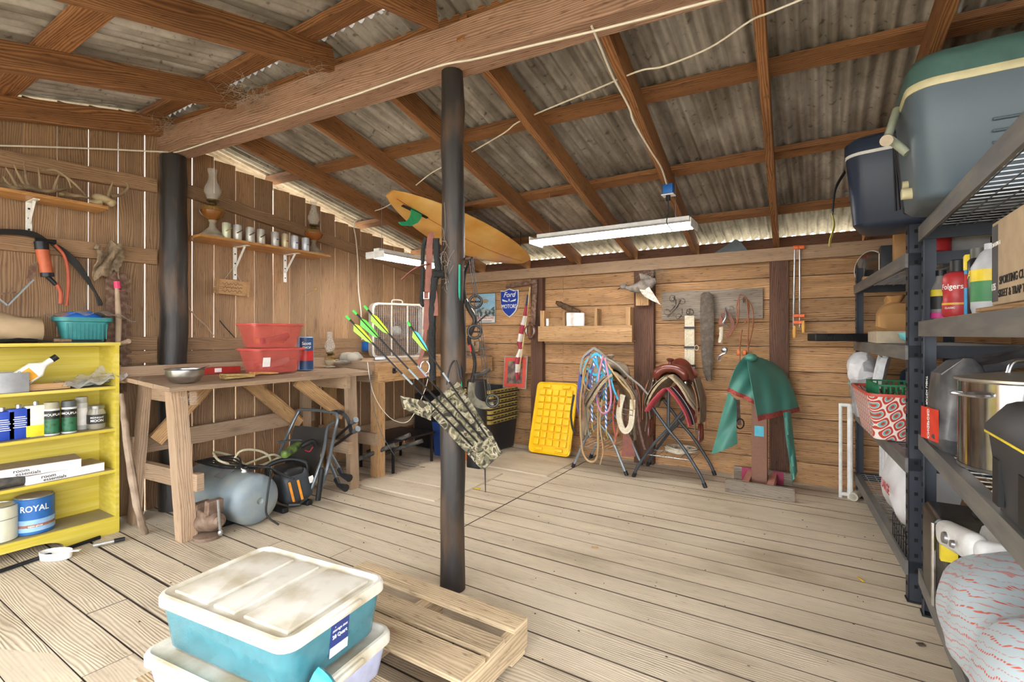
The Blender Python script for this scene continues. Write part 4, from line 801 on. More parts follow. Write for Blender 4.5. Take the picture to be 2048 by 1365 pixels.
# vise on the bench at the back wall
t = thing('bench_vise', 'tan bench vise bolted on the far end of the second bench', 'vise', (-3.5, 4.72, T2)); tv = M('tan_vise', '8f7a62', .5, .4, spots='b8a284', amt=.4)
build('swivel_base', MB().lathe([(.07, 0), (.07, .02), (.04, .04)]), tv, t); build('vise_body', MB().rbox((.0, 0, .08), (.2, .09, .08), .02), tv, t); build('jaw', MB().rbox((.03, 0, .14), (.05, .12, .06), .01), tv, t); build('jaw', MB().rbox((.1, 0, .12), (.05, .12, .1), .01), tv, t)
build('screw', MB().cyl((.1, 0, .08), (.24, 0, .08), .014), zinc, t); build('tommy_bar', MB().cyl((.24, -.07, .08), (.24, .07, .08), .007), zinc, t); build('screw_bar', MB().cyl((-.32, .02, .08), (-.05, .02, .08), .016), zinc, t)
rc = random.Random(11)
for k, (x, y, lb) in enumerate(((-3.6, 3.35, 'flat steel offcut on the second bench'), (-3.55, 4.2, 'short pale offcut on the second bench'), (-3.5, 4.42, 'small dark clamp on the second bench'))):
    single('bench_scrap', MB().rbox((x, y, T2+.016), (.1, .16, .03), .004, (0, 0, rc.uniform(0, 2))), [zinc, w_pine, blkm][k], lb, 'scrap')
# under second bench
t = thing('low_table', 'low dark metal table under the second bench', 'table', (-3.62, 3.6, 0)); build('tabletop', MB().rbox((0, 0, .30), (.5, .6, .02), .005), blkm, t)
for x in (-.22, .22):
    for y in (-.27, .27): build('leg', MB().beam((x, y, 0), (x, y, .29), .02, .02), blkm, t, smooth=0)
for k, (a_, b_) in enumerate((((735, 905, -3.7), (820, 870, -3.3)), ((745, 915, -3.7), (845, 882, -3.25)), ((700, 925, -3.6), (790, 890, -3.3)))):
    single('metal_pipe', MB().tube([at(a_[0], a_[1], X=a_[2]), at(b_[0], b_[1], X=b_[2])], .02, 12), M('sooty_tube'), ['dark pipe end lying under the second bench, rearmost', 'dark pipe end lying under the second bench, foremost', 'dark pipe lying low under the second bench leg'][k], 'pipe')
mb = MB(); mb.rings([(.2, .2, .02, 0), (.24, .24, .02, .36), (.23, .23, .02, .36), (.19, .19, .02, .01)], (-3.45, 4.18, .0)); single('blue_crate', mb, M('crate_blue', '27417a', .5), 'dark blue plastic bin under the second bench', 'bin')
mb = MB(); mb.rbox((-3.18, 4.18, .23), (.18, .2, .46), .01); single('orange_box', mb, M('box_orange', 'd9692a', .5), 'tall orange box beside the second bench', 'box')
mb = MB(); mb.lathe([(.1, 0), (.1, .85), (.09, .86)], (-2.88, 3.95, 0), 20); single('black_cylinder', mb, M('matte_black', '1b1b1c', .6), 'tall matte black cylinder standing behind the pole', 'cylinder')
mb = MB(); mb.rbox((-3.75, 4.5, .32), (.5, .5, .62), .02); single('black_case', mb, M('matte_black'), 'large black case far under the second bench', 'case')
wire('extension_cord', 'pale extension cord hanging from the second bench and looping to the floor', 'cord', [at(x, y, X=-3.34) for x, y in ((735, 725), (740, 760), (748, 790), (765, 820), (790, 842), (820, 840), (850, 780), (858, 740))], .0035, cable)
wire('thin_cord', 'thin grey cord dropping from the second bench to the floor', 'cord', [at(738, 735, X=-3.33), at(745, 800, X=-3.33), at(760, 860, X=-3.3), at(785, 905, X=-3.25), at(805, 930, Z=.02), at(850, 935, Z=.02)], .003, M('grey_tube'))
p = at(857, 940, Z=.01); single('metal_plate', MB().lathe([(.1, 0), (.1, .008), (.02, .01)], (p.x, p.y, .001)), M('dull_zinc'), 'round grey metal plate on the floor behind the pole', 'plate')
# ------------------------------------------------------------------ things on the pole
gr_ = M('teal_green_plastic', '1fa58a', .35)
def PP(px, py, d=.12): # point a little in front of (d>0) the pole, at the pole's depth from the camera
    k = at(px, py, Y=PY); o = Vector((0, 0, HC)); dep = (Vector((PX, PY, 0))).length
    v = k-o; h = Vector((v.x, v.y, 0)).length; return o+v*((dep-d)/h)
# quiver
camoc = None
def camo_mat():
    m, nt, b = newmat('camouflage_cloth'); tc = N(nt, 'ShaderNodeTexCoord'); n = N(nt, 'ShaderNodeTexNoise'); n.inputs['Scale'].default_value = 22; n.inputs['Detail'].default_value = 2; n.inputs['Distortion'].default_value = 1.2; nt.links.new(tc.outputs['Object'], n.inputs['Vector'])
    r = N(nt, 'ShaderNodeValToRGB'); r.color_ramp.interpolation = 'CONSTANT'; e = r.color_ramp.elements
    cs = [(0, '2f2a22'), (.4, '5a5640'), (.47, '7d7459'), (.54, '9d9580'), (.6, '463e2e')]
    while len(e) < 5: e.new(.5)
    for i, (p, c) in enumerate(cs): e[i].position = p; e[i].color = (*lin(c), 1)
    nt.links.new(n.outputs['Fac'], r.inputs[0]); nt.links.new(r.outputs[0], b.inputs['Base Color']); b.inputs['Roughness'].default_value = .85; return m
camo2 = camo_mat()
t = thing('hip_quiver', 'camouflage hip quiver strapped to the pole, hanging aslant', 'quiver', PP(900, 880, .12))
def quad_sheet(A, B, Cc, D, bulge, th, nu=10, nv=10): # A-B top edge, D-C bottom edge
    n = (B-A).cross(D-A).normalized(); return MB().sheet(lambda u, v: A.lerp(B, u).lerp(D.lerp(Cc, u), v)+n*bulge*math.sin(u*PI)*(.4+.6*math.sin(v*PI)), nu, nv, th)
build('back_panel', quad_sheet(PP(862, 830, .1), PP(918, 765, .1), PP(1004, 905, .13), PP(962, 938, .13), 0, .006), camo2, t, world=True)
build('front_pocket', quad_sheet(PP(938, 905, .15), PP(984, 868, .15), PP(1004, 908, .17), PP(968, 940, .17), .03, .006), camo2, t, world=True)
build('top_band', quad_sheet(PP(848, 815, .15), PP(915, 764, .15), PP(922, 778, .15), PP(856, 830, .15), .01, .012), camo2, t, world=True)
build('leg_strap', quad_sheet(PP(800, 792, .12), PP(806, 818, .12), PP(862, 842, .11), PP(866, 806, .11), .004, .008), camo2, t, world=True)
build('side_panel', quad_sheet(PP(866, 812, .14), PP(902, 782, .14), PP(985, 868, .15), PP(948, 905, .15), .01, .004), camo2, t, world=True)
build('hanging_cord', MB().tube([PP(893, 770, .1), PP(900, 735, .09), PP(912, 722, .08), PP(920, 760, .1)], .004, 6, smooth=3), blkm, t, world=True)
build('drain_cord', MB().tube([PP(970, 936, .15), PP(971, 985, .15)], [.004, .002], 6), blk, t, world=True)
shaft = M('carbon_shaft', '1a1a1c', .3)
def arrow(lab, a, b, col, nock, da=.2, db=.15):
    A, B = PP(*a, da), PP(*b, db); t = thing('arrow', lab, 'arrow', A); 
    build('shaft', MB().tube([A, B], .0045, 8), shaft, t, world=True); d = (B-A).normalized(); L = (B-A).length
    build('nock', MB().tube([A-d*.012, A+d*.012], .0055, 8), nock, t, world=True)
    build('printed_band', MB().tube([A+d*L*.42, A+d*L*.5], .0047, 8), M('pale_band', '8a98a0', .4), t, world=True)
    for k in range(3):
        _, s1, s2 = frame(d); an = 2*PI*k/3+.5; w = (s1*math.cos(an)+s2*math.sin(an)); f0 = A+d*.04
        build('fletching', MB().prism([(0, .004), (.02, .024), (.09, .016), (.115, .004)], f0, d, w, .0012), col[k], t, world=True, smooth=0)
lime = M('lime_vane', '8fd23a', .5); lyel = M('yellow_green_vane', 'c9d63a', .5); grn = M('green_vane', '5fc04a', .5); bluv = M('blue_vane', '4fb4d8', .5); nk = M('green_nock', '3fd04a', .4)
arrow('lowest green-fletched arrow sticking left out of the quiver', (696, 636), (945, 893), (lyel, lime, lime), nk)
arrow('middle green-fletched arrow in the quiver', (710, 625), (955, 885), (grn, lime, grn), nk)
arrow('upper green-fletched arrow with yellow vane', (732, 616), (968, 882), (lyel, lime, lime), nk)
arrow('blue-fletched arrow leaning toward the pole', (818, 648), (975, 875), (bluv, bluv, lime), nk)
# tack hanging left of the pole
nail = PP(868, 480, .07)
def LP(px, py, d=.06): return PP(px, py, d)
t = thing('leather_bridle', 'brown leather bridle with buckle hanging on the left of the pole', 'bridle', LP(862, 600)); br_ = M('red_brown_leather', '7c4230', .5, spots='4a261c', amt=.5, scale=30)
build('cheek_strap', MB().strap([LP(868, 470), LP(860, 480), LP(857, 560), LP(854, 620), LP(852, 660)], .03, .005, up=(.6, -.8, 0)), br_, t, world=True)
build('cheek_strap', MB().strap([LP(864, 560, .08), LP(870, 590, .08), LP(872, 632, .08)], .022, .005, up=(.6, -.8, 0)), br_, t, world=True)
build('loose_strap', MB().strap([LP(803, 560, .02), LP(820, 545, .03), LP(838, 534, .05), LP(858, 528, .09)], .02, .004, up=(0, 0, 1)), br_, t, world=True)
build('buckle', MB().tube([LP(848, 585, .1), LP(858, 585, .1), LP(858, 598, .1), LP(848, 598, .1)], .0035, 6, closed=True), chrome, t, world=True)
build('headstall_strap', MB().strap([LP(851, 660), LP(846, 700), LP(838, 730), LP(846, 752), LP(856, 745)], .018, .004, up=(.6, -.8, 0)), br_, t, world=True)
build('bit_ring', MB().tube([c for c in [LP(850+9*math.cos(a), 735+12*math.sin(a), .07) for a in [2*PI*k/16 for k in range(16)]]], .003, 6, closed=True), chrome, t, world=True)
single('black_braided_rope', MB().tube([LP(872, 478, .075), LP(876, 545, .07), LP(870, 555, .08), LP(866, 600, .07), LP(864, 680, .06), LP(866, 760, .05)], .017, 10, smooth=8).tube([LP(866, 548, .09), LP(884, 548, .08)], .02, 10).jitter(.005, 2, 60), M('black_rope', '232323', .85, bmp=.6, scale=90), 'thick black braided rope hanging down the pole', 'rope')
single('black_lead', MB().tube([LP(852, 476, .05), LP(846, 500, .04), LP(845, 560, .04), LP(843, 602, .04), LP(847, 612, .05)], .010, 8, smooth=6), M('black_rope'), 'thin black lead hanging left of the bridle', 'lead')
# compound bow right of the pole
bk = M('bow_black', '201f1e', .4, spots='4d463c', amt=.5, scale=30)
def RP(px, py, d=-.02): return PP(px, py, d)
t = thing('compound_bow', 'black and camo compound bow hanging right of the pole', 'bow', RP(950, 700))
build('upper_limb', MB().tube([RP(944, 515), RP(932, 540), RP(927, 570), RP(930, 600)], [.014, .018, .022], 8, smooth=5, flat=.5), bk, t, world=True)
build('riser', MB().tube([RP(930, 600), RP(940, 620), RP(950, 640), RP(944, 660), RP(938, 680), RP(945, 700), RP(950, 730), RP(944, 765)], [.022, .026, .022, .018, .02, .016, .022], 10, smooth=5, flat=.6), bk, t, world=True)
build('lower_limb', MB().tube([RP(944, 765), RP(942, 790), RP(952, 806), RP(972, 812), RP(986, 806)], [.026, .03, .022], 10, smooth=5, flat=.5), M('bow_camo', '8d8672', .6, spots='4a4538', amt=.8, scale=30), t, world=True)
for c, r in (((949, 664), 13), ((951, 604), 12), ((985, 802), 12)):
    build('cam_wheel', MB().tube([RP(c[0]+r*math.cos(a), c[1]+r*1.0*math.sin(a), 0) for a in [2*PI*k/20 for k in range(20)]], .007, 8, closed=True).tube([RP(c[0]-r, c[1], 0), RP(c[0]+r, c[1], 0)], .005, 6), bk, t, world=True)
for a_, b_ in (((942, 516), (978, 795)), ((945, 518), (983, 795)), ((938, 518), (972, 795)), ((930, 600), (932, 745))): build('bow_string', MB().tube([RP(*a_, .01), RP(*b_, .01)], .002, 5), blk, t, world=True)
build('top_axle', MB().tube([RP(928, 518), RP(953, 516)], .008, 8), rust, t, world=True)
build('sight_pin', MB().tube([RP(950, 650, .02), RP(975, 628, .05)], .004, 6), bk, t, world=True)
build('arrow_rest', MB().tube([RP(950, 752, .02), RP(965, 748, .03), RP(980, 738, .04)], [.014, .012, .008], 8), bk, t, world=True)
build('red_decal', MB().tube([RP(939, 690, .02), RP(942, 704, .02)], .005, 6), redink, t, world=True)
t = thing('long_green_strip', 'long teal-green plastic rod handle hanging beside the bow', 'rod', RP(918, 700, .04)); build('rod', MB().tube([RP(918, 530, .04), RP(916, 720, .04)], .009, 8, smooth=0), gr_, t, world=True)
build('grip', MB().tube([RP(917, 720, .04), RP(920, 755, .04)], .017, 10), blk, t, world=True); build('lower_rod', MB().tube([RP(920, 755, .04), RP(922, 780, .04)], .008, 8), gr_, t, world=True)
# ------------------------------------------------------------------ cables, hooks and cobwebs overhead
yb = lambda x: by(x)-.075
E_ = [at(x, y, X=-4.2) for x, y in ((-30, 291), (60, 293), (200, 298))]+[at(330, 304, Y=1.73)]
def cab(x, y):
    Yg = 1.75
    for _ in range(5): p = at(x, y, Y=Yg); Yg = by(p.x)-.086
    return at(x, y, Y=Yg)
pts = E_+[cab(x, y) for x, y in ((362, 302), (430, 280), (560, 239), (700, 193), (800, 158))]+[cab(x, y) for x, y in ((885, 130), (950, 118), (1060, 92), (1180, 64), (1300, 34), (1430, 0), (1560, -30))]
wire('house_cable', 'long white electrical cable stapled along the main beam', 'cable', pts, .0055, cable)
wire('outlet_cable', 'white cable running down the rafter to the blue outlet box', 'cable', [at(1183, 52, Y=2.0), at(1200, 92, Y=2.12), at(1225, 152, Y=2.35), at(1258, 215, Y=2.6), at(1268, 245, Y=2.7), at(1300, 300, Y=3.0), at(1322, 335, Y=3.25), at(1333, 368, Y=3.45)], .0055, cable)
wire('slack_cable', 'thin slack white cable strung across the back rafters', 'cable', [at(1620, -8, Y=2.25), at(1540, 25, Y=2.25), at(1500, 42, Y=2.3), at(1420, 95, Y=2.4), at(1330, 132, Y=2.45), at(1285, 140, Y=2.45), at(1240, 157, Y=2.5), at(1200, 175, Y=2.6), at(1045, 240, Y=2.7), at(1005, 268, Y=2.75), at(915, 320, Y=3.0), at(865, 345, Y=3.05), at(820, 380, Y=3.1), at(775, 412, Y=3.2), at(750, 422, Y=3.3)], .0045, cable)
c = at(1337, 385, Y=3.5); t = thing('outlet_box', 'blue ceiling outlet box on the rafter above the long light', 'outlet', c); build('box', MB().rbox((0, 0, .02), (.07, .06, .07), .006), M('electric_blue'), t); build('faceplate', MB().rbox((0, 0, -.02), (.085, .075, .008), .003), white, t)
build('plug', MB().tube([(0, -.01, -.02), (0, -.01, -.06)], .016, 10), blk, t); build('cord', MB().tube([(0, -.01, -.06), (.0, 0, -.14), (-.02, .03, -.2), (0, .1, -.25)], .004, 6, smooth=5), blk, t)
# surfboard slung under the rafters
t = thing('surfboard', 'yellowed longboard surfboard with a green fin slung under the rafters', 'surfboard', (-2.9, 3.6, 2.2))
tail, nose = at(779, 398, X=-3.05), at(1052, 531, Y=4.55)
tail = at(779, 396, Y=2.94); nose = at(1053, 533, Y=4.70)
d = (nose-tail); Lb = d.length; d.normalize(); side = (Vector((d.y, -d.x, 0)).normalized()+Vector((0, 0, .3))).normalized(); side = (side-d*side.dot(d)).normalized(); 
upv = side.cross(d).normalized()
if upv.z < 0: upv = -upv
rng = []
for k in range(25):
    u = k/24; w = .285*(math.sin(PI*min(1, max(0, u*.95+.02)))**.62); th = .034*(math.sin(PI*(u*.96+.02))**.5); rk = .05*(2*u-1)**2+.02*(max(0, u-.6)*2)**2
    c = tail+d*Lb*u+upv*rk; rng.append([c+side*w*math.cos(a)+upv*th*math.sin(a) for a in [2*PI*j/24 for j in range(24)]])
def board_mat():
    m, nt, b = newmat('surfboard_resin'); tc = N(nt, 'ShaderNodeTexCoord'); n = N(nt, 'ShaderNodeTexNoise'); n.inputs['Scale'].default_value = 3; n.inputs['Detail'].default_value = 4; nt.links.new(tc.outputs['Object'], n.inputs['Vector'])
    nt.links.new(ramp(nt, n.outputs['Fac'], [(.3, lin('c98f3e')), (.5, lin('dba95a')), (.7, lin('e6c27c'))]), b.inputs['Base Color']); b.inputs['Roughness'].default_value = .3; b.inputs['Coat Weight'].default_value = .4; return m
build('board', MB().loft(rng), board_mat(), t, world=True, smooth=50)
build('stringer_line', MB().loft([[tail+d*Lb*u+upv*(.05*(2*u-1)**2+.02*(max(0, u-.6)*2)**2-.034*(math.sin(PI*(u*.96+.02))**.5)-.0005)+side*s*.004+upv*q*.001 for s, q in ((-1, 0), (1, 0), (1, 1), (-1, 1))] for u in [.04+.92*k/20 for k in range(21)]]), M('stringer_red', 'a8552a', .5), t, world=True)
fb = tail+d*.27-upv*.0
build('fin', MB().prism([(-.05, 0), (.07, 0), (.055, -.06), (.02, -.12), (-.05, -.18), (-.15, -.215), (-.18, -.2), (-.11, -.165), (-.07, -.11), (-.05, -.05)], fb, d, upv, .012), M('green_fin', '25b07c', .3), t, world=True, smooth=0)
build('fin_box', MB().beam(fb-d*.14-upv*.012, fb+d*.14-upv*.012, .03, .004, up=upv), blk, t, world=True, smooth=0)
for (px, py, Y), lb in (((935, 400, 3.72), 'black wire hanger with paper tag beside the pole'), ((1033, 478, 4.45), 'black wire hanger at the surfboard nose'), ((796, 430, 3.72), 'black wire hanger at the surfboard fin')):
    c = at(px, py, Y=Y); t = thing('wire_hanger', lb, 'hanger', c); build('hook', MB().tube([(-.06, 0, .1), (.05, 0, .08), (.05, 0, -.08), (-.05, 0, -.07), (-.055, 0, -.03)], .005, 6), blkm, t, smooth=30)
    if px == 935: build('paper_tag', MB().box((-.02, -.01, .0), (.06, .002, .03)), paper, t, smooth=0)
def web(lab, c, r, n, sd, sq=(1, 1, .6)):
    q = random.Random(sd); mb = MB()
    for k in range(n):
        a = Vector([q.gauss(0, r*.5)*s for s in sq]); b = a+Vector([q.gauss(0, r*.5)*s for s in sq]); m_ = (a+b)/2+Vector([q.gauss(0, r*.12) for _ in range(3)])
        mb.tube([a, m_, b], .0007, 3, smooth=3)
    o = build('cobweb', mb, M('cobweb_dust', 'a59a8c', .95), smooth=0); o.location = c; tag(o, lab, 'cobweb', kind='stuff')
web('dense dusty cobweb where the second front rafter meets the beam', at(495, 190, Y=1.72), .13, 150, 1)
web('cobweb at the top of the corner post', at(330, 250, Y=1.70), .11, 90, 2)
web('cobweb strands under the beam end near the third rafter', at(630, 150, Y=1.75), .08, 60, 3)
web('cobweb on the pole under the roof beam', at(890, 520, Y=1.92), .05, 50, 4, (.6, .6, 2.5))
web('cobweb over the head of the duck post', at(1310, 545, Y=4.88), .1, 90, 5)
web('cobweb under the front corner of the workbench', at(385, 800, X=-3.36), .05, 40, 6)
# ------------------------------------------------------------------ back wall: signs, organiser, duck, tack
YB = YW-.02
def B(px, py, Y=None): return at(px, py, Y=YB if Y is None else Y)
c = B(971, 617); t = thing('tin_sign', 'tin sign with a duck hunting scene over blue sky and red lettering', 'sign', c)
build('panel', MB().rbox((0, 0, 0), (.29, .01, .36), .003), M('sign_sky', '8fb9cf', .4), t); build('hills', MB().prism([(-.14, -.1), (.14, -.1), (.14, .02), (.06, -.02), (-.03, .01), (-.14, -.03)], (0, -.0052, 0), (1, 0, 0), (0, 0, 1), .001), M('sign_dark', '3a4f52', .5, spots='c9cfc8', amt=.9, scale=20), t, smooth=0)
build('bottom_band', MB().box((0, -.0055, -.135), (.28, .001, .08)), M('sign_cream', 'd9d6cc', .5), t, smooth=0); text('DALTON GUNS', t, (0, -.0065, -.12), (1, 0, 0), (0, 0, 1), .042, redink, sx=.85); build('printed_line', MB().box((0, -.0062, -.158), (.2, .001, .006)), ink, t, smooth=0)
build('deer_picture', MB().ell((0, -.006, .09), (.05, .004, .025)).ell((-.05, -.006, .12), (.018, .004, .015)).tube([(.02, -.006, .08), (.03, -.006, .05)], .005, 6).tube([(-.03, -.006, .08), (-.035, -.006, .05)], .005, 6), M('deer_tan', '9a8a6a', .6), t)
c = B(1019, 606); t = thing('enamel_sign', 'blue shield-shaped enamel sign with white winged lettering', 'sign', c)
def shield(k): return [(x*k, z*k) for x, z in ((-.125, .15), (-.07, .145), (0, .17), (.07, .145), (.125, .15), (.13, .05), (.12, -.03), (.09, -.1), (.05, -.14), (0, -.175), (-.05, -.14), (-.09, -.1), (-.12, -.03), (-.13, .05))]
build('plate', MB().prism(shield(1), (0, 0, 0), (1, 0, 0), (0, 0, 1), -.008), white, t, smooth=0); build('blue_field', MB().prism(shield(.93), (0, -.009, 0), (1, 0, 0), (0, 0, 1), .001), M('ford_blue', '1f3f9e', .3), t, smooth=0)
text('Ford', t, (0, -.0105, .095), (1, 0, 0), (0, 0, 1), .085, white, shear=.35); text('8', t, (0, -.0105, .03), (1, 0, 0), (0, 0, 1), .045, white); text('MOTORS', t, (0, -.0105, -.045), (1, 0, 0), (0, 0, 1), .065, white, sx=.8)
for s in (-1, 1): build('wing', MB().prism([(s*.02, .02), (s*.1, .045), (s*.09, .02), (s*.02, .01)], (0, -.0105, 0), (1, 0, 0), (0, 0, 1), .0008), white, t, smooth=0)
# flag
t = thing('folded_flag', 'striped flag rolled on its pole leaning beside the wall post', 'flag', at(1040, 700, Y=4.85)); fr_ = M('flag_red', 'a83a4a', .8); fw_ = M('flag_white', 'e2dcd4', .8); fb_ = M('flag_blue', '2c3f66', .8)
F = lambda x, y: at(x, y, Y=4.86)
build('flag_pole', MB().tube([F(1060, 575), F(1050, 660), F(1035, 760)], .009, 8), M('flag_stick', 'c9b27a', .6), t, world=True)
ks = [(1056, 590), (1054, 612), (1051, 632), (1047, 650), (1043, 668), (1040, 684), (1042, 698), (1038, 714), (1036, 728), (1035, 745), (1035, 760)]; rs = [.02, .03, .045, .05, .045, .055, .04, .055, .05, .045, .03]
for k in range(10):
    build('stripe_fold', MB().tube([F(*ks[k]), F(*ks[k+1])], [rs[k], rs[k+1]], 12, flat=.5).jitter(.008, k, 20), (fb_ if k == 0 else (fr_ if k % 2 else fw_)), t, world=True)
# picture leaning behind the totes
c = at(1031, 745, Y=4.92); t = thing('framed_picture', 'framed picture with red mat leaning against the back wall', 'picture', c); build('frame', MB().box((0, 0, 0), (.32, .02, .38), (R(-6), 0, 0)), M('frame_silver', 'a09a90', .4, .4), t, smooth=0)
build('mat_board', MB().box((0, -.012, 0), (.29, .004, .35), (R(-6), 0, 0)), M('mat_red', 'c8503e', .6), t, smooth=0); build('print', MB().box((0, -.016, 0), (.2, .003, .26), (R(-6), 0, 0)), M('print_dark', '5a4a48', .5, spots='b8a088', amt=.7, scale=12), t, smooth=0)
# organiser
x0, x1 = B(1076, 650).x, B(1263, 650).x; zb, zt_ = B(1170, 684).z, B(1170, 653).z; yo = 4.80; zb = at(1170, 684, Y=yo).z; zt_ = at(1170, 652, Y=yo).z; x0 = at(1076, 650, Y=yo).x; x1 = at(1264, 650, Y=yo).x; cx = (x0+x1)/2; w = x1-x0
t = thing('wall_organiser', 'pine wall organiser box with dividers between two posts', 'organiser', (cx, yo+.05, zb)); h = zt_-zb
build('front_board', MB().box((0, -.04, h/2), (w, .02, h)), w_pine, t, smooth=0); build('bottom_board', MB().box((0, .03, .01), (w-.01, .12, .02)), w_pine, t, smooth=0); build('back_board', MB().box((0, .1, .12), (w-.01, .02, .28)), w_pine, t, smooth=0)
for px, top in ((1086, 622), (1129, 624), (1193, 618), (1257, 615)):
    p = at(px, top, Y=yo+.04); hh_ = p.z-zb; build('divider', MB().box((p.x-cx, .03, hh_/2), (.05 if px > 1200 or px < 1100 else .03, .12, hh_)), w_pine, t, smooth=0)
p = at(1150, 640, Y=yo); single('freezer_bag', MB().sheet(lambda u, v: Vector((p.x-.11+.2*u, yo+.02+.01*math.sin(u*9), p.z-.09+.17*v*(1-.06*u)+.0)), 10, 8, .012).jitter(.008, 2, 14), M('bag_white', 'e4dedb', .4, spots='c98a8a', amt=.4, scale=20), 'white plastic packet with red print in the organiser', 'packet')
p = at(1125, 612, Y=yo+.04); single('fur_tail', MB().tube([at(1160, 625, Y=yo+.06), at(1140, 618, Y=yo+.05), at(1120, 609, Y=yo+.04), at(1112, 605, Y=yo+.04)], [.02, .035, .03, .012], 12, smooth=4).jitter(.012, 4, 50), M('dark_fur', '5c4632', .95, spots='2c2018', amt=.8, scale=30), 'dark bushy fur tail lying on top of the organiser', 'fur tail')
p = at(1095, 645, Y=yo); single('small_tag', MB().rbox((p.x, yo+.0, p.z), (.03, .01, .08), .003), white, 'small white tag standing at the left of the organiser', 'tag')
# duck mount
t = thing('mounted_duck', 'mounted grey-brown duck flying left on a pine block', 'duck', at(1290, 575, Y=4.78)); D2 = lambda x, y, Y=4.74: at(x, y, Y=Y)
dk = M('duck_feathers', '8a8178', .85, spots='4f463e', amt=.7, scale=26, bmp=.4); 
build('duck_body', MB().tube([D2(1242, 572), D2(1255, 576), D2(1270, 577), D2(1287, 572), D2(1300, 566), D2(1312, 560)], [.016, .02, .045, .065, .055, .02], 16, smooth=5).ell(D2(1247, 573), (.04, .03, .03), 12, 8), dk, t, world=True)
build('duck_bill', MB().tube([D2(1244, 574), D2(1235, 580)], [.012, .006], 8, flat=.5), blkm, t, world=True)
build('upper_wing', MB().sheet(lambda u, v: D2(1283+u*22-v*4, 565-v*18+8*u*v, 4.74-.05*v), 8, 8, .01).jitter(.008, 3, 30), dk, t, world=True)
build('lower_wing', MB().sheet(lambda u, v: D2(1276+u*22+v*(14+10*u), 577+v*(18+16*u)-4*u*(1-v), 4.71-.03*v), 8, 8, .01).jitter(.005, 3, 30), M('pale_feathers', 'd2c8ba', .85, spots='6b6258', amt=.6, scale=40), t, world=True)
p = B(1287, 592, 4.9); build('mount_block', MB().box((p.x-t.location.x, .1, p.z-t.location.z), (.13, .05, .2)), w_pine, t, smooth=0)
# hook board and tack
a = B(1324, 585); b = B(1526, 637); t = thing('hook_board', 'weathered grey board with coat hooks for tack', 'hook rail', ((a.x+b.x)/2, YW-.02, (a.z+b.z)/2)); z_ = a.z-b.z
build('board', MB().box((0, 0, 0), (b.x-a.x, .02, z_)), w_grey, t, smooth=0)
for px, py in ((1350, 598), (1380, 625), (1415, 600), (1452, 622), (1489, 600)):
    p = B(px, py)-t.location; build('hook', MB().tube([(p.x, -.012, p.z+.03), (p.x, -.02, p.z), (p.x, -.05, p.z-.03), (p.x, -.075, p.z-.015), (p.x, -.07, p.z+.01)], .006, 8, smooth=4), chrome, t)
YH = 4.90
def H(px, py, Y=YH): return at(px, py, Y=Y)
t = thing('horse_bits', 'bunch of chrome horse bits on the leftmost hook', 'bit', H(1350, 610))
for k, (c1, c2) in enumerate((((1335, 635), (1362, 600)), ((1352, 600), (1340, 625)), ((1356, 640), (1364, 618)))): build('bit_bar', MB().tube([H(*c1), H((c1[0]+c2[0])/2+4, (c1[1]+c2[1])/2), H(*c2)], .006, 6, smooth=4), chrome, t, world=True)
for c in ((1334, 625), (1364, 603), (1358, 634), (1345, 598)): build('bit_ring', MB().tube([H(c[0]+6*math.cos(a), c[1]+6*math.sin(a)) for a in [2*PI*k/14 for k in range(14)]], .003, 6, closed=True), chrome, t, world=True)
t = thing('cinch', 'white string cinch with black bands hanging from a hook', 'cinch', H(1379, 690)); cw = M('cinch_cotton', 'd9cfb8', .9, spots='b5a98c', amt=.6, scale=60, bmp=.3)
mb = MB()
for k in range(9): mb.tube([H(1371+k*2.0, 632), H(1371+k*2.1, 690), H(1370+k*2.2, 752)], .0075, 6)
build('cords', mb, cw, t, world=True)
for py in (656, 695, 732): build('black_band', MB().strap([H(1368, py, YH-.012), H(1391, py, YH-.012)], .02, .02, up=(0, -1, 0), smooth=0), blk, t, world=True)
build('ring', MB().tube([H(1380+7*math.cos(a), 625+7*math.sin(a)) for a in [2*PI*k/16 for k in range(16)]], .005, 6, closed=True), chrome, t, world=True); build('side_ring', MB().tube([H(1393+4*math.cos(a), 696+5*math.sin(a), YH-.02) for a in [2*PI*k/12 for k in range(12)]], .003, 6, closed=True), M('cream_ring', 'd8d0b8', .5), t, world=True)
single('leather_strap', MB().loft([[H(x, y, YH-.01+s) for x, y, s in ((c-w, yy, 0), (c-w*.6, yy, .014), (c+w*.6, yy, .014), (c+w, yy, 0), (c+w*.6, yy, -.014), (c-w*.6, yy, -.014))] for c, w, yy in ((1413, 6, 585), (1413, 12, 590), (1414, 14, 610), (1414, 14, 660), (1414, 12, 710), (1416, 9, 745), (1418, 6, 760), (1418, 3, 763))]).jitter(.004, 2, 20), M('grey_old_leather', '574c42', .75, spots='7d7264', amt=.5, scale=30, bmp=.4), 'long dark rounded leather girth hanging on the hook board', 'girth')
t = thing('curb_bit_bridle', 'bridle bit cluster with brown strap and white wrapped rein', 'bridle', H(1452, 650))
build('wrapped_rein', MB().tube([H(1442, 655, YH-.02), H(1443, 668, YH-.02), H(1440, 686, YH-.02)], .018, 10, smooth=4).jitter(.004, 3, 60), rope_w, t, world=True)
build('brown_strap', MB().strap([H(1452, 622), H(1444, 632), H(1440, 650)], .03, .006, up=(0, -1, 0)), leather, t, world=True); build('brown_strap', MB().strap([H(1455, 625), H(1465, 645), H(1462, 665), H(1452, 672)], .028, .006, up=(0, -1, 0)), br_, t, world=True)
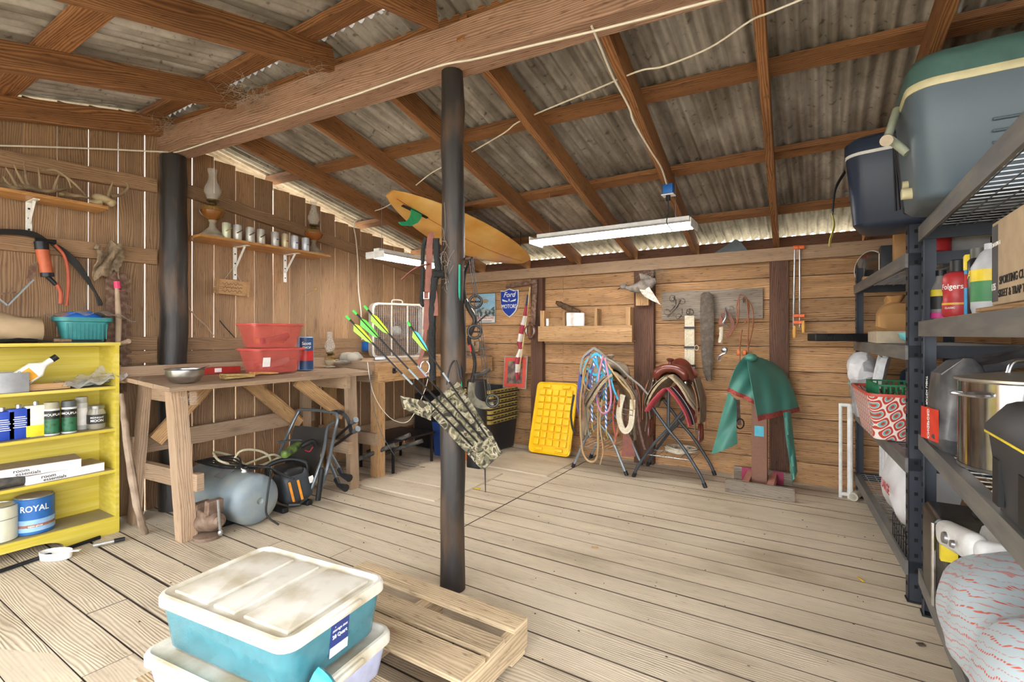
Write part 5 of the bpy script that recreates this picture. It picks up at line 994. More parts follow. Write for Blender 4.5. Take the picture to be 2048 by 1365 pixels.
build('bit_shank', MB().tube([H(1450, 618, YH-.03), H(1452, 635, YH-.03), H(1446, 648, YH-.03), H(1456, 655, YH-.03)], .009, 8, smooth=4), steel, t, world=True); build('spade_bit', MB().tube([H(1446, 695, YH-.02), H(1452, 705, YH-.02), H(1440, 712, YH-.02), H(1436, 720, YH-.02)], .009, 8, smooth=4).ell(H(1449, 700, YH-.02), (.03, .01, .025), 10, 6), steel, t, world=True)
for c in ((1462, 618), (1447, 632), (1437, 719)): build('ring', MB().tube([H(c[0]+5*math.cos(a), c[1]+5*math.sin(a), YH-.03) for a in [2*PI*k/12 for k in range(12)]], .003, 6, closed=True), steel, t, world=True)
t = thing('reins', 'looped tan leather reins on the rightmost hook', 'reins', H(1490, 650)); tanl = M('tan_leather', 'a5694a', .55, spots='7a4630', amt=.5, scale=30)
for k, P_ in enumerate((((1486, 598), (1475, 605), (1474, 640), (1482, 650), (1494, 640), (1498, 610), (1488, 592), (1480, 590), (1477, 600)), ((1490, 595), (1504, 615), (1506, 650), (1498, 690), (1490, 720), (1482, 740)), ((1478, 600), (1476, 640), (1462, 668), (1452, 676)), ((1494, 600), (1497, 640), (1496, 680), (1496, 708)), ((1484, 660), (1480, 690), (1480, 730)))): build('rein_strap', MB().tube([H(x, y, YH-.02-.008*k) for x, y in P_], .009, 7, smooth=6, flat=.6), tanl, t, world=True)
for px in (1477, 1489): build('buckle', MB().rbox(H(px, 706, YH-.05), (.03, .012, .05), .004), M('copper_buckle', 'a5562a', .4, .6), t, world=True)
# stirrup/bell strap hanging on the post beside the flag
t = thing('leather_halter', 'small brown strap with metal rings hanging on the wall post by the flag', 'halter', at(1060, 660, Y=4.86)); 
for k in range(3): build('strap_loop', MB().tube([at(1060+(5+k*3)*math.cos(a), 662+(17-k*3)*math.sin(a), Y=4.84-.01*k) for a in [2*PI*q_/14 for q_ in range(14)]], .006, 6, closed=True), [dleather, steel, br_][k], t, world=True)
# rusty strap on the flag post
single('toothed_iron', MB().beam(at(1070, 568, Y=4.88), at(1066, 650, Y=4.88), .06, .01, up=(0, 1, 0)).beam(at(1012, 573, Y=4.92), at(1075, 563, Y=4.9), .02, .045), rust, 'rusty iron saw blade and bracket hung on the wall post', 'iron', smooth=0)
# bar clamps
for k, px in enumerate((1590, 1600)):
    t = thing('bar_clamp', ['left of two tall bar clamps hanging on the back wall', 'right of two tall bar clamps hanging on the back wall'][k], 'clamp', H(px, 500, 4.93)); X_ = 4.93-.03*k
    build('bar', MB().tube([H(px, 492, X_), H(px-(0 if k else 3), 655, X_)], .008, 8), zinc, t, world=True); oj = M('clamp_orange', 'e0662a', .4)
    for py in (495, 632, 645): build('jaw', MB().rbox(H(px+3, py, X_-.01), (.05, .03, .03), .006), oj, t, world=True)
    build('screw_handle', MB().tube([H(px-1+k*8, 652-(10*k), X_-.04), H(px-1+k*8, 662-10*k, X_-.04), H(px-1+k*8, 676-10*k, X_-.04)], [.008, .018, .014], 12), M('amber_handle', 'd8a04a', .3), t, world=True)
wire('wall_wire', 'tight grey wire strung along the right part of the back wall', 'wire', [H(1576, 660, 4.96), H(1590, 662, 4.96), H(1655, 665, 4.96)], .004, zinc)
# grey block on the top rail
p = at(1462, 503, Y=4.95); single('slate_wedge', MB().prism([(-.14, 0), (.14, 0), (.08, .09), (.04, .11)], (p.x, 4.99, 2.0735), (1, 0, 0), (0, 0, 1), .06), M('slate', '5b6468', .8), 'dark grey wedge resting on top of the back wall rail', 'wedge', smooth=0)
# ------------------------------------------------------------------ totes and yellow lid by the back wall
tot = M('tote_black', '26282c', .4); tlip = M('tote_lip_dusty', 'a08c4c', .5, spots='5f5636', amt=.5, scale=10)
def tote(lab, z, k):
    t = thing('stacking_tote', lab, 'tote', (-3.215, 4.64, z), 0, group='black totes nested by the back wall')
    o = [(.37, .52, .03, 0), (.435, .585, .035, .36)]
    build('tote_body', MB().rings(o+[(.427, .577, .035, .36), (.362, .512, .03, .006)]), tot, t)
    build('lip', MB().rings([(.436, .586, .035, .322), (.465, .615, .035, .325), (.465, .615, .035, .355), (.45, .60, .035, .362), (.436, .586, .035, .362)], cap0=False, cap1=False), tlip, t)
    mb = MB()
    for j in range(7): y = -.22+.073*j; mb.box((.2345, y, .34), (.004, .05, .014))
    build('grip_slots', mb, tot, t, smooth=0); return t
names = ['lowest black tote of the nested stack, standing on the floor']+['%s black tote up in the nested stack, showing its dusty yellow lip' % n for n in ('second', 'third', 'fourth', 'fifth', 'sixth')]+['topmost black tote of the nested stack, open at the top']
for k, n in enumerate(names): tote(n, .016+.055*k, k)
t = thing('tote_lid', 'large yellow gridded tote lid leaning against the back wall', 'lid', (-2.46, 4.68, .012), rot=(R(-17), 0, R(0))); yl = M('lid_yellow', 'edb90a', .35, spots='f2cf3a', amt=.4, scale=5)
def flat(lst): return MB().loft([[Vector((x, yy, z+.40)) for x, z in rr(w, h, r)] for w, h, r, yy in lst])
build('lid_plate', flat([(.50, .78, .05, .0), (.50, .78, .05, -.028), (.485, .765, .05, -.032), (.46, .74, .045, -.02), (.41, .68, .03, -.02)]), yl, t)
mb = MB()
for i in range(5):
    for j in range(8): mb.rbox((-.166+.083*i, -.03, .13+.078*j), (.07, .02, .066), .006)
build('raised_grid', mb, yl, t); mb = MB()
for s in (-1, 1):
    for z in (.06, .74): build('latch', MB().rbox((s*.12, -.034, z), (.09, .02, .035), .006), yl, t)
# ------------------------------------------------------------------ saddle racks
def rack(name, lab, x, y, mat, hw=.3):
    t = thing(name, lab, 'saddle rack', (x, y, 0), group=None)
    for yy in (-.02, .42):
        for s in (-1, 1):
            build('leg', MB().tube([(s*hw, yy, .012), (s*(hw-.05), yy, .12), (s*.12, yy, .33), (-s*.0, yy-.008*s, .47), (-s*.16, yy-.01*s, .68)], .0135, 10, smooth=6), mat, t)
            build('foot_cap', MB().tube([(s*(hw+.004), yy, .0), (s*(hw-.012), yy, .04)], .018, 10), blk, t)
    build('front_upright', MB().tube([(0, -.015, .45), (0, -.01, .82)], .013, 10), mat, t)
    for s in (-1, 1): build('side_bar', MB().tube([(s*.16, -.03, .68), (s*.16, .44, .68)], .0125, 8), mat, t)
    build('ridge_bar', MB().tube([(0, -.02, .82), (0, .43, .82)], .013, 10), mat, t)
    mb = MB()
    for k in range(9): mb.tube([(-.2+.05*k, -.02, .22), (-.2+.05*k, .42, .22)], .0025, 4)
    for yy in (-.02, .2, .42): mb.tube([(-.2, yy, .218), (.2, yy, .218)], .004, 5)
    build('wire_tray', mb, zinc, t); return t
rack('saddle_rack', 'light grey folding saddle rack under the halters and older saddle', -1.79, 4.45, M('light_grey_tube', '8f979a', .4, .4), .27)
rack('saddle_rack', 'dark grey folding saddle rack under the red-striped blanket', -1.14, 4.45, M('dark_grey_tube', '4c5257', .4, .4), .31)
def saddle(lab, loc, rz, m, fl, m2, sc=1.):
    t = thing('western_saddle', lab, 'saddle', loc, rz, group=None); S_ = sc
    def prof(u): return .10*(1-u)**3*.9+.13*u**4+.03
    build('seat', MB().sheet(lambda u, v: Vector(((v-.5)*2*(.10+.06*math.sin(u*PI))*S_, (-.16+.40*u)*S_, (prof(u)-.10*abs((v-.5)*2)**2.2+.02)*S_)), 16, 14, .025), m, t)
    build('fork_swell', MB().tube([(-.135*S_, -.15*S_, .02*S_), (-.12*S_, -.16*S_, .07*S_), (-.05*S_, -.165*S_, .115*S_), (.05*S_, -.165*S_, .115*S_), (.12*S_, -.16*S_, .07*S_), (.135*S_, -.15*S_, .02*S_)], [.035*S_, .045*S_, .04*S_, .04*S_, .045*S_, .035*S_], 14, smooth=5), m, t)
    build('horn', MB().lathe([(.03*S_, .12*S_), (.017*S_, .15*S_), (.015*S_, .175*S_), (.034*S_, .195*S_), (.036*S_, .203*S_), (.02*S_, .212*S_)], (0, -.17*S_, 0), 18), m, t)
    build('cantle', MB().sheet(lambda u, v: Vector(((u-.5)*2*.17*S_, (.22+.03*v-.07*((u-.5)*2)**2)*S_, (.03+(.13*v)*(1-((u-.5)*2)**2*.75))*S_)), 14, 6, .022), m, t)
    for s in (-1, 1):
        def skirt(u, v, o=0, L=.30, y0=-.26, y1=.34):
            e = 1-.35*abs(2*u-1)**4; vv = v*e
            return Vector((s*(.03+.20*math.sin(vv*1.5)+o+.012*math.sin(u*9)), y0+(y1-y0)*u, .045-L*(vv**1.15)-.0+.006*math.sin(u*13+v*4)))*S_
        build('skirt', MB().sheet(lambda u, v: skirt(u, v), 16, 10, .008), m2, t); build('fleece_lining', MB().sheet(lambda u, v: skirt(u, v, -.022, .33, -.28, .36), 16, 10, .018), fl, t)
        build('fender', MB().sheet(lambda u, v: Vector((s*(.19+.05*math.sin(v*2.2)+.02*u), -.06+.15*u+.02*v, .02-.42*v))*S_, 6, 10, .008), m2, t)
        st = MB(); st.tube([Vector(q_)*S_ for q_ in ((s*.235, -.03, -.42), (s*.235, -.055, -.52), (s*.235, -.05, -.565), (s*.235, .09, -.565), (s*.235, .095, -.52), (s*.235, .07, -.42), (s*.235, .02, -.40))], .014*S_, 10, smooth=4, closed=True); o = build('stirrup', st, m, t)
        build('latigo_strap', MB().strap([Vector(q_)*S_ for q_ in ((s*.2, -.16, .0), (s*.24, -.17, -.18), (s*.22, -.16, -.36), (s*.235, -.17, -.5))], .03*S_, .004, up=(1, 0, 0)), m2, t)
        for k in range(2): build('saddle_string', MB().tube([Vector(q_)*S_ for q_ in ((s*.2, -.2+.4*k, -.02), (s*.245, -.2+.4*k, -.15), (s*.25, -.21+.4*k, -.38-.1*k))], .004*S_, 5, smooth=4), tanl, t)
        build('concho', MB().lathe([(.018*S_, 0), (.014*S_, .006), (.004*S_, .009)], Vector((s*.15, -.2, -.01))*S_, 12, (s, -.3, .5)), steel, t)
    return t
flc = M('dirty_fleece', 'b3a184', .95, spots='857458', amt=.6, scale=50, bmp=.5); sadl = M('polished_saddle', '6e3326', .3, spots='48201a', amt=.5, scale=9, coat=.4); dust_l = M('dusty_saddle_leather', '8a7a66', .7, spots='5f5040', amt=.6, scale=12, bmp=.2)
s2 = saddle('western saddle with polished brown horn, above the red-striped blanket', (-1.13, 4.62, .895), 0, sadl, flc, dust_l, .95)
s1 = saddle('dusty grey-brown western saddle half hidden by hanging halters', (-1.74, 4.53, .90), R(30), dust_l, flc, dust_l, 1.05)
# striped blanket under the second saddle
t = thing('saddle_blanket', 'red blanket with black and white border draped under the saddle', 'blanket', (-1.13, 4.35, .84)); bl = [('blanket_red', 'a8424a'), ('blanket_black', '26252a'), ('blanket_white', 'ddd6cc'), ('blanket_black', '26252a'), ('blanket_red', 'a8424a')]
def bk2(s, v0, v1, y0, y1): return lambda u, v: Vector((s*(.015+.19*math.sin((v0+(v1-v0)*v)*1.35)+.012*math.sin(u*5)), -.02+y0+(y1-y0)*u-.03*(v0+(v1-v0)*v), .0-.30*(v0+(v1-v0)*v)**1.1))
for s in (-1, 1):
    ys = [-.06, .05, .065, .09, .105, .3]
    for k in range(5): build('woven_stripe', MB().sheet(bk2(s, 0, 1 if s > 0 else .72, ys[k] if s > 0 else ys[k]*.4, ys[k+1] if s > 0 else ys[k+1]*.4), 3, 12, .012), M(bl[k][0], bl[k][1], .95, bmp=.4, scale=80), t)
mb = MB(); q = random.Random(4)
for k in range(16):
    a = q.uniform(0, 6); mb.tube([(-1.08+.10*math.cos(a+j*.8)*(1+.4*math.sin(j)), 4.65+.10*math.sin(a+j*.8), .235+.004*k*.6) for j in range(6)], .008, 6, smooth=4)
single('coiled_rope', mb, rope_w, 'grey-white rope coiled on the wire tray of the right saddle rack', 'rope')
# halters and lead ropes over the first saddle's horn
HN = (-1.86, 4.42, 1.09)
def hp(px, py, Y): return at(px, py, Y=Y)
cm = {k: M('rope_'+k, c, .75, bmp=.3, scale=120) for k, c in dict(turquoise='3fa8cc', blue='3a5fa8', pink='c98aa8', tan='b39468', grey='8a8680', purple='6a5a8a', teal='58b0a8', red='b0504a').items()}
cm['striped'] = None
def stripe_mat():
    m, nt, b = newmat('striped_rope'); tc = N(nt, 'ShaderNodeTexCoord'); w = N(nt, 'ShaderNodeTexWave', wave_type='BANDS', bands_direction='DIAGONAL'); w.inputs['Scale'].default_value = 14; nt.links.new(tc.outputs['Object'], w.inputs['Vector'])
    nt.links.new(ramp(nt, w.outputs['Fac'], [(.45, lin('3f78c0')), (.55, lin('e4dfe2'))]), b.inputs['Base Color']); b.inputs['Roughness'].default_value = .8; return m
cm['striped'] = stripe_mat()
def loop(lab, path, m, r, Y, cat='lead rope', name='lead_rope', snap=None):
    t = thing(name, lab, cat, hp(*path[0], Y)); build('rope', MB().tube([hp(x, y, Y) for x, y in path], r, 8, smooth=6), cm[m], t, world=True)
    if snap: build('snap_hook', MB().tube([hp(snap[0], snap[1], Y), hp(snap[0]+1, snap[1]+14, Y)], [.008, .012, .007], 8).tube([hp(snap[0]+4*math.cos(a), snap[1]+19+5*math.sin(a), Y) for a in [2*PI*k/10 for k in range(10)]], .004, 6, closed=True), M('brass_snap', 'b09a5c', .35, .8), t, world=True)
    return t
loop('striped blue and white lead rope hanging straight down with a brass snap', [(1196, 706), (1188, 730), (1184, 780), (1184, 845)], 'striped', .011, 4.30, snap=(1184, 846))
loop('second striped blue lead rope right of the first', [(1202, 712), (1210, 750), (1212, 800), (1212, 858)], 'striped', .010, 4.29, snap=(1212, 858))
loop('pink rope loop hanging over the other halters', [(1206, 712), (1198, 750), (1194, 800), (1204, 826), (1218, 820), (1222, 790), (1216, 750), (1210, 716)], 'pink', .009, 4.27)
loop('tan rope hanging almost to the floor left of the rack leg', [(1172, 735), (1162, 790), (1161, 850), (1166, 905), (1180, 924), (1194, 915), (1196, 870), (1196, 810)], 'tan', .0095, 4.29)
loop('pale purple rope loop at the far left of the halters', [(1182, 706), (1165, 720), (1158, 760), (1154, 800), (1158, 830)], 'purple', .009, 4.33)
loop('thin tan lead with small snaps among the halters', [(1190, 715), (1176, 745), (1168, 790), (1176, 800), (1188, 770)], 'tan', .006, 4.31, snap=(1172, 790))
loop('red and cream rope crossing the front of the halters', [(1178, 760), (1190, 800), (1206, 815), (1222, 800), (1220, 770)], 'red', .006, 4.31)
def halter(lab, c, m, Y, sc=1.):
    t = thing('rope_halter', lab, 'halter', hp(c[0], c[1], Y)); P_ = lambda dx, dy, o=0: hp(c[0]+dx*sc, c[1]+dy*sc, Y-o)
    build('crown_strap', MB().strap([P_(2, -5), P_(-18, 12), P_(-22, 40), P_(-10, 60)], .022, .005, up=(0, -1, 0)), cm[m], t, world=True); build('cheek_strap', MB().strap([P_(2, -5, .01), P_(18, 8, .01), P_(22, 30, .01), P_(6, 48, .01)], .022, .005, up=(0, -1, 0)), cm[m], t, world=True)
    build('nose_strap', MB().strap([P_(-16, 25, .02), P_(0, 38, .02), P_(18, 32, .02)], .022, .005, up=(0, -1, 0)), cm[m], t, world=True); build('throat_strap', MB().strap([P_(-4, 5, .015), P_(6, 25, .015), P_(2, 62, .015)], .018, .004, up=(0, -1, 0)), cm[m], t, world=True)
    for dx, dy in ((-16, 25), (18, 32), (2, 60)): build('halter_ring', MB().tube([P_(dx+3.5*math.cos(a), dy+4*math.sin(a), .03) for a in [2*PI*k/12 for k in range(12)]], .003, 6, closed=True), M('brass_snap'), t, world=True)
for k, (P_, m_, r_, lb) in enumerate((([(1184, 708), (1170, 740), (1164, 780), (1170, 812), (1180, 800), (1182, 760)], 'grey', .007, 'grey rope loop near the left of the halters'), ([(1192, 710), (1196, 750), (1190, 790), (1200, 812), (1208, 790), (1204, 750)], 'turquoise', .007, 'turquoise cord loop down the middle of the bundle'), ([(1200, 712), (1216, 738), (1226, 775), (1236, 800)], 'turquoise', .010, 'turquoise lead slanting right across the saddle skirt'), ([(1188, 712), (1174, 760), (1172, 820), (1178, 870), (1184, 872)], 'grey', .006, 'thin grey cord hanging behind the striped leads'), ([(1206, 715), (1224, 742), (1244, 768), (1262, 790), (1268, 820)], 'tan', .009, 'tan leather-like rein draped right over the saddle'), ([(1210, 716), (1234, 730), (1256, 752), (1280, 772), (1296, 790)], 'grey', .009, 'grey rein draped along the top of the saddle'), ([(1178, 716), (1166, 748), (1172, 776), (1192, 784), (1210, 776), (1216, 748)], 'tan', .007, 'tan cord looped round the front of the halters'), ([(1186, 735), (1180, 765), (1188, 792), (1202, 790), (1208, 765)], 'purple', .007, 'purple cord loop in the middle of the halters'), ([(1204, 800), (1200, 850), (1206, 900), (1200, 930)], 'tan', .006, 'thin tan string hanging low beside the rack leg'), ([(1230, 790), (1226, 840), (1232, 880)], 'red', .006, 'reddish thong hanging beside the white girth'))):
    loop(lb, P_, m_, r_, 4.30-.004*k)
halter('bright turquoise nylon halter on the saddle horn', (1190, 712), 'turquoise', 4.30, 1.)
halter('teal nylon halter low on the right of the bundle', (1203, 735), 'teal', 4.31, .9)
halter('grey nylon halter folded round the horn', (1186, 702), 'grey', 4.32, 1.1)
halter('dark blue nylon halter on the left of the bundle', (1180, 740), 'blue', 4.32, .9)
halter('tan leather-coloured halter hanging below the others', (1192, 775), 'tan', 4.31, .9)
t = thing('cinch', 'pale string girth looped and hanging from the left saddle', 'cinch', hp(1253, 830, 4.35)); build('cords', MB().strap([hp(1246, 790, 4.36), hp(1238, 830, 4.34), hp(1248, 862, 4.33), hp(1262, 850, 4.34), hp(1266, 800, 4.36)], .05, .02, up=(0, -1, 0)), M('cinch_cotton'), t, world=True)
build('buckle', MB().tube([hp(1246, 818, 4.29), hp(1266, 822, 4.29), hp(1265, 832, 4.29), hp(1245, 828, 4.29)], .004, 6, closed=True), chrome, t, world=True)
t = thing('cinch', 'wide brown-grey girth hanging behind the striped ropes', 'cinch', hp(1176, 860, 4.36)); build('cords', MB().strap([hp(1182, 800, 4.36), hp(1174, 830, 4.35), hp(1166, 868, 4.36)], .07, .015, up=(0, -1, 0)), M('cinch_grey', '9a8a70', .9), t, world=True)
for k, (P_, lb) in enumerate((([(1236, 780), (1238, 840), (1228, 890)], 'tan leather thong hanging left of the white girth'), ([(1272, 780), (1278, 850), (1290, 900)], 'dark leather thong hanging between the saddle racks'), ([(1148, 790), (1142, 830), (1146, 860), (1152, 862)], 'dark leather strap with a loop at the far left of the tack'))):
    single('leather_thong', MB().strap([hp(x, y, 4.34) for x, y in P_], .02, .006, up=(0, -1, 0)), [tanl, dleather, blk][k], lb, 'strap')
t = thing('wood_stirrup', 'red-brown leather-covered stirrup hanging low between the two racks', 'stirrup', hp(1258, 895, 4.38)); build('stirrup_body', MB().loft([[hp(x-w, y, 4.36-d_), hp(x+w, y, 4.36-d_), hp(x+w, y, 4.36+d_), hp(x-w, y, 4.36+d_)] for x, y, w, d_ in ((1252, 868, 5, .02), (1254, 880, 9, .03), (1256, 905, 13, .04), (1257, 914, 14, .045))]), br_, t, world=True)
build('hanging_strap', MB().strap([hp(1250, 800, 4.40), hp(1251, 868, 4.38)], .03, .006, up=(0, -1, 0)), dleather, t, world=True)
# ------------------------------------------------------------------ saddle stand under the green cover
t = thing('saddle_stand', 'wooden saddle stand with reddish post, grey plank feet and a blue sticker', 'saddle stand', (-.43, 4.62, 0)); pk = M('pink_paint', 'c98e7e', .6); hp_ = M('hot_pink_paint', 'a83c5c', .6)
build('front_foot', MB().box((.015, -.21, .055), (.5, .035, .1)), w_grey, t, smooth=0); build('rear_foot', MB().box((.0, .24, .06), (.46, .035, .11)), w_grey, t, smooth=0)
for x in (-.125, .125): build('pink_patch', MB().box((x, .22, .06), (.08, .004, .112)), hp_, t, smooth=0)
for x in (-.09, .09): build('runner', MB().box((x, .01, .07), (.05, .44, .06), (0, 0, 0)), pk, t, smooth=0)
build('post', MB().box((0, 0, .45), (.115, .09, .9)), w_post if False else M('red_brown_board', '8c6552', .7, spots='6d4c3c', amt=.5, stretch=(20, 20, 2)), t, smooth=0)
build('sticker', MB().box((-.0, -.047, .5), (.07, .003, .085)), M('sticker_blue', '4fb3c9', .5), t, smooth=0); build('cross_bar', MB().rbox((0, .04, .92), (.12, .34, .08), .03), w_post, t)
gc = M('green_nylon', '467f72', .5, spots='5f9a8b', amt=.4, scale=4); gt = M('red_trim', 'a8453c', .7, spots='2c2c2c', amt=.6, scale=60)
t = thing('saddle_cover', 'green waterproof saddle cover with red patterned trim draped over the stand', 'saddle cover', (-.43, 4.6, .7))
def GC(px, py, Y): return at(px, py, Y=Y)
# ridge runs from front peak to back; two falls
rdg = lambda u: GC(1492+70*u, 712+16*u*u*1.6, 4.50+.34*u)
def left_fall(u, v):
    a = rdg(u); b = GC(1454+56*u, 783+26*u, 4.36+.02*u); p = a.lerp(b, v); p.z += .05*math.sin(v*PI)*(1-.3*u); p.y -= .06*math.sin(v*PI)+.02*math.sin(u*12+v*4)*v; return p
def right_fall(u, v):
    a = rdg(u); b = GC(1516+83*u, 843-20*u, 4.30+.45*u); p = a.lerp(b, v); p.z += .06*math.sin(v*PI); p.y -= .09*math.sin(v*PI)*(1-u*.6)+.018*math.sin(u*14+v*3)*v; return p
build('left_fall', MB().sheet(left_fall, 16, 14, .004), gc, t, world=True); build('right_fall', MB().sheet(right_fall, 20, 16, .004), gc, t, world=True)
build('left_trim', MB().sheet(lambda u, v: left_fall(u, .93+.07*v)+Vector((0, -.005, 0)), 16, 2, .004), gt, t, world=True); build('right_trim', MB().sheet(lambda u, v: right_fall(u, .94+.06*v)+Vector((.0, -.006, 0)), 20, 2, .004), gt, t, world=True)
def quadY(pts, Ys, bulge=0, nu=8, nv=12):
    A, B_, C_, D_ = [GC(*p, Y) for p, Y in zip(pts, Ys)]; return MB().sheet(lambda u, v: A.lerp(B_, u).lerp(D_.lerp(C_, u), v)+Vector((0, -.03*math.sin(u*PI)+.015*math.sin(v*9+u*5), 0)), nu, nv, .004)
build('left_tail', quadY([(1457, 784), (1472, 798), (1474, 888), (1423, 910)], [4.38, 4.38, 4.42, 4.40]), gc, t, world=True); build('right_tail', quadY([(1566, 826), (1580, 822), (1594, 944), (1584, 966)], [4.52, 4.62, 4.5, 4.45]), gc, t, world=True)
build('ridge_peak', MB().ell(GC(1502, 716, 4.49), (.05, .07, .035)), gc, t, world=True)
t = thing('leather_girth', 'dark strap with a ring hanging below the green cover', 'strap', GC(1480, 830, 4.5)); build('strap', MB().strap([GC(1476, 800, 4.48), GC(1477, 830, 4.48), GC(1479, 850, 4.48)], .03, .006, up=(0, -1, 0)), dleather, t, world=True); build('ring', MB().tube([GC(1480+8*math.cos(a), 848+10*math.sin(a), 4.46) for a in [2*PI*k/14 for k in range(14)]], .006, 6, closed=True), blkm, t, world=True)
# ------------------------------------------------------------------ steel shelving units
shm = M('slate_steel', '3a3e46', .4, .35, spots='4d525a', amt=.4, scale=6); shb = M('dusty_steel_beam', '6a6a6a', .5, .3, spots='8f887c', amt=.6, scale=9, stretch=(1, .4, 3)); hole = M('punched_hole', '0a0a0b', .8)
def unit(name, lab, loc, rz, L, dep, levels, H_, deckmat=zinc):
    t = thing(name, lab, 'shelving unit', loc, rz)
    for x, y, sx, sy in ((0, 0, 1, 1), (0, L, 1, -1), (dep, 0, -1, 1), (dep, L, -1, -1)):
        mb = MB(); mb.box((x+sx*.002, y+sy*.027, H_/2), (.004, .054, H_)); mb.box((x+sx*.027, y+sy*.002, H_/2), (.054, .004, H_))
        n0 = len(mb.bm.faces); hb = mb; z = .08
        while z < H_-.03: hb.box((x-sx*.0002+sx*.0, y+sy*.03, z), (.0045, .014, .016)); hb.box((x+sx*.03, y-sy*.0002, z), (.014, .0045, .016)); z += .075
        for i_, f_ in enumerate(mb.bm.faces): f_.material_index = int(i_ >= n0)
        build('post', mb, [shm, hole], t, smooth=0); build('foot', MB().box((x+sx*.025, y+sy*.025, .004), (.06, .06, .008)), blk, t, smooth=0)
    for z in levels:
        for x, s in ((-.006, 1), (dep+.006, -1)):
            mb = MB(); mb.box((x, L/2, z-.035), (.012, L-.004, .07)); mb.box((x+s*.018, L/2, z-.004), (.03, L-.004, .008)); build('side_beam', mb, shb, t, smooth=0)
        for y in (.0, L): build('end_beam', MB().box((dep/2, y+(.006 if y == 0 else -.006), z-.03), (dep, .012, .06)), shm, t, smooth=0)
        mb = MB(); n = int(L/.06)
        for k in range(1, n): mb.box((dep/2, k*L/n, z-.006), (dep-.05, .004, .004))
        for k in range(1, 10): mb.box((dep*k/10, L/2, z-.0095), (.004, L-.04, .003))
        build('wire_deck', mb, deckmat, t, smooth=0)
    return t
dF = math.atan2(.125, 1.80)
unit('shelving_unit', 'far dark steel shelving unit reaching to the back wall', (.365, 3.06, 0), dF, 1.78, .6, (.20, .70, 1.25, 1.70), 1.84)
unit('shelving_unit', 'near dark steel shelving unit with heavy coolers on top', (.405, 1.12, 0), 0, 1.87, .6, (.20, .835, 1.365, 1.81), 1.835)
def ry(px, X): return at(px, 600, X=X).y
# coolers on top
slate = M('cooler_slate', '55636c', .4, spots='6b767b', amt=.3, scale=3); tealg = M('cooler_lid_green', '4a6a64', .4); cream = M('cooler_cream', 'cfc79e', .45)
t = thing('cooler', 'large slate cooler with green lid and cream band on top of the near shelving', 'cooler', (.66, 2.57, 1.812))
build('cooler_body', MB().rings([(.66, .38, .07, 0), (.70, .42, .08, .02), (.76, .47, .09, .40)], (0, 0, 0), n=7), slate, t, smooth=50)
build('cream_band', MB().rings([(.765, .475, .09, .40), (.77, .48, .09, .405), (.77, .48, .09, .425), (.765, .475, .09, .43)], n=7), cream, t)
build('lid', MB().rings([(.77, .48, .09, .43), (.765, .475, .09, .49), (.72, .43, .09, .53), (.6, .32, .08, .545)], n=7), tealg, t, smooth=60)
for x in (.0, .3):
    h = MB().rbox((x, -.243, .43), (.10, .006, .055), .002); o = build('hinge', h, steel, t)
    for dx in (-.035, .035):
        for dz in (-.016, .016): build('screw', MB().cyl((x+dx, -.243, .43+dz), (x+dx, -.25, .43+dz), .007, seg=8), chrome, o)
for k, z in enumerate((.16, .20, .24)): build('molded_groove', MB().tube([(-.15-.0*k, -.218-z*.06, z), (.3, -.218-z*.06, z)], .005, 8), slate, t)
build('drain_cap', MB().cyl((-.34, -.08, .05), (-.385, -.08, .05), .022, seg=16), cream, t); build('drain_cap', MB().cyl((-.34, -.02, .10), (-.375, -.02, .10), .016, seg=16), cream, t)
build('tow_handle', MB().tube([(-.37, -.12, .2), (-.43, -.1, .28), (-.39, .0, .42)], .016, 12), M('handle_grey', '9aa08c', .5), t); build('grip_tube', MB().tube([(-.44, -.16, .25), (-.43, -.08, .28)], .022, 14), M('grip_tan', 'b5a58c', .6), t)
build('white_scuff', MB().ell((.0, -.226, .2), (.016, .003, .012)), white, t)
t = thing('dark_bin', 'black ribbed plastic bin wedged between the two coolers', 'bin', (.62, 2.90, 1.847)); build('bin_body', MB().rings([(.5, .08, .03, 0), (.58, .10, .035, .02), (.66, .12, .04, .36), (.68, .13, .04, .38)], n=6), M('bin_dark', '2c2a2d', .5), t); 
for k in range(4): build('rib', MB().tube([(-.28-.012*k, -.03+.02*k, .04), (-.325, -.03+.02*k, .34)], .005, 6), blk, t)
navy = M('cooler_navy', '2a3446', .4, spots='3a465a', amt=.4, scale=4)
t = thing('cooler', 'dark navy cooler with white seam and a yellow tag on its strap', 'cooler', (.50, 3.18, 1.847), R(-10))
build('cooler_body', MB().rings([(.62, .32, .06, 0), (.68, .37, .07, .02), (.74, .42, .09, .36)], n=6), navy, t, smooth=50); build('white_seam', MB().rings([(.745, .425, .09, .36), (.745, .425, .09, .375)], n=6), white, t)
build('lid', MB().rings([(.75, .43, .09, .375), (.75, .43, .09, .43), (.70, .38, .08, .455), (.5, .3, .08, .46)], n=6), navy, t, smooth=50)
build('strap', MB().strap([(-.37, -.14, .31), (-.41, -.16, .22), (-.42, -.17, .10)], .03, .004, up=(1, 0, 0)), blk, t); tg = build('yellow_tag', MB().sheet(lambda u, v: Vector((-.425+.01*math.sin(v*5), -.19+.045*u, .09-.17*v)), 3, 8, .002), M('tag_yellow', 'e8dc6a', .6), t)
build('tag_ring', MB().tube(ring_pts((-.42, -.17, .1), .014, 12, 'x'), .002, 6, closed=True), zinc, t)
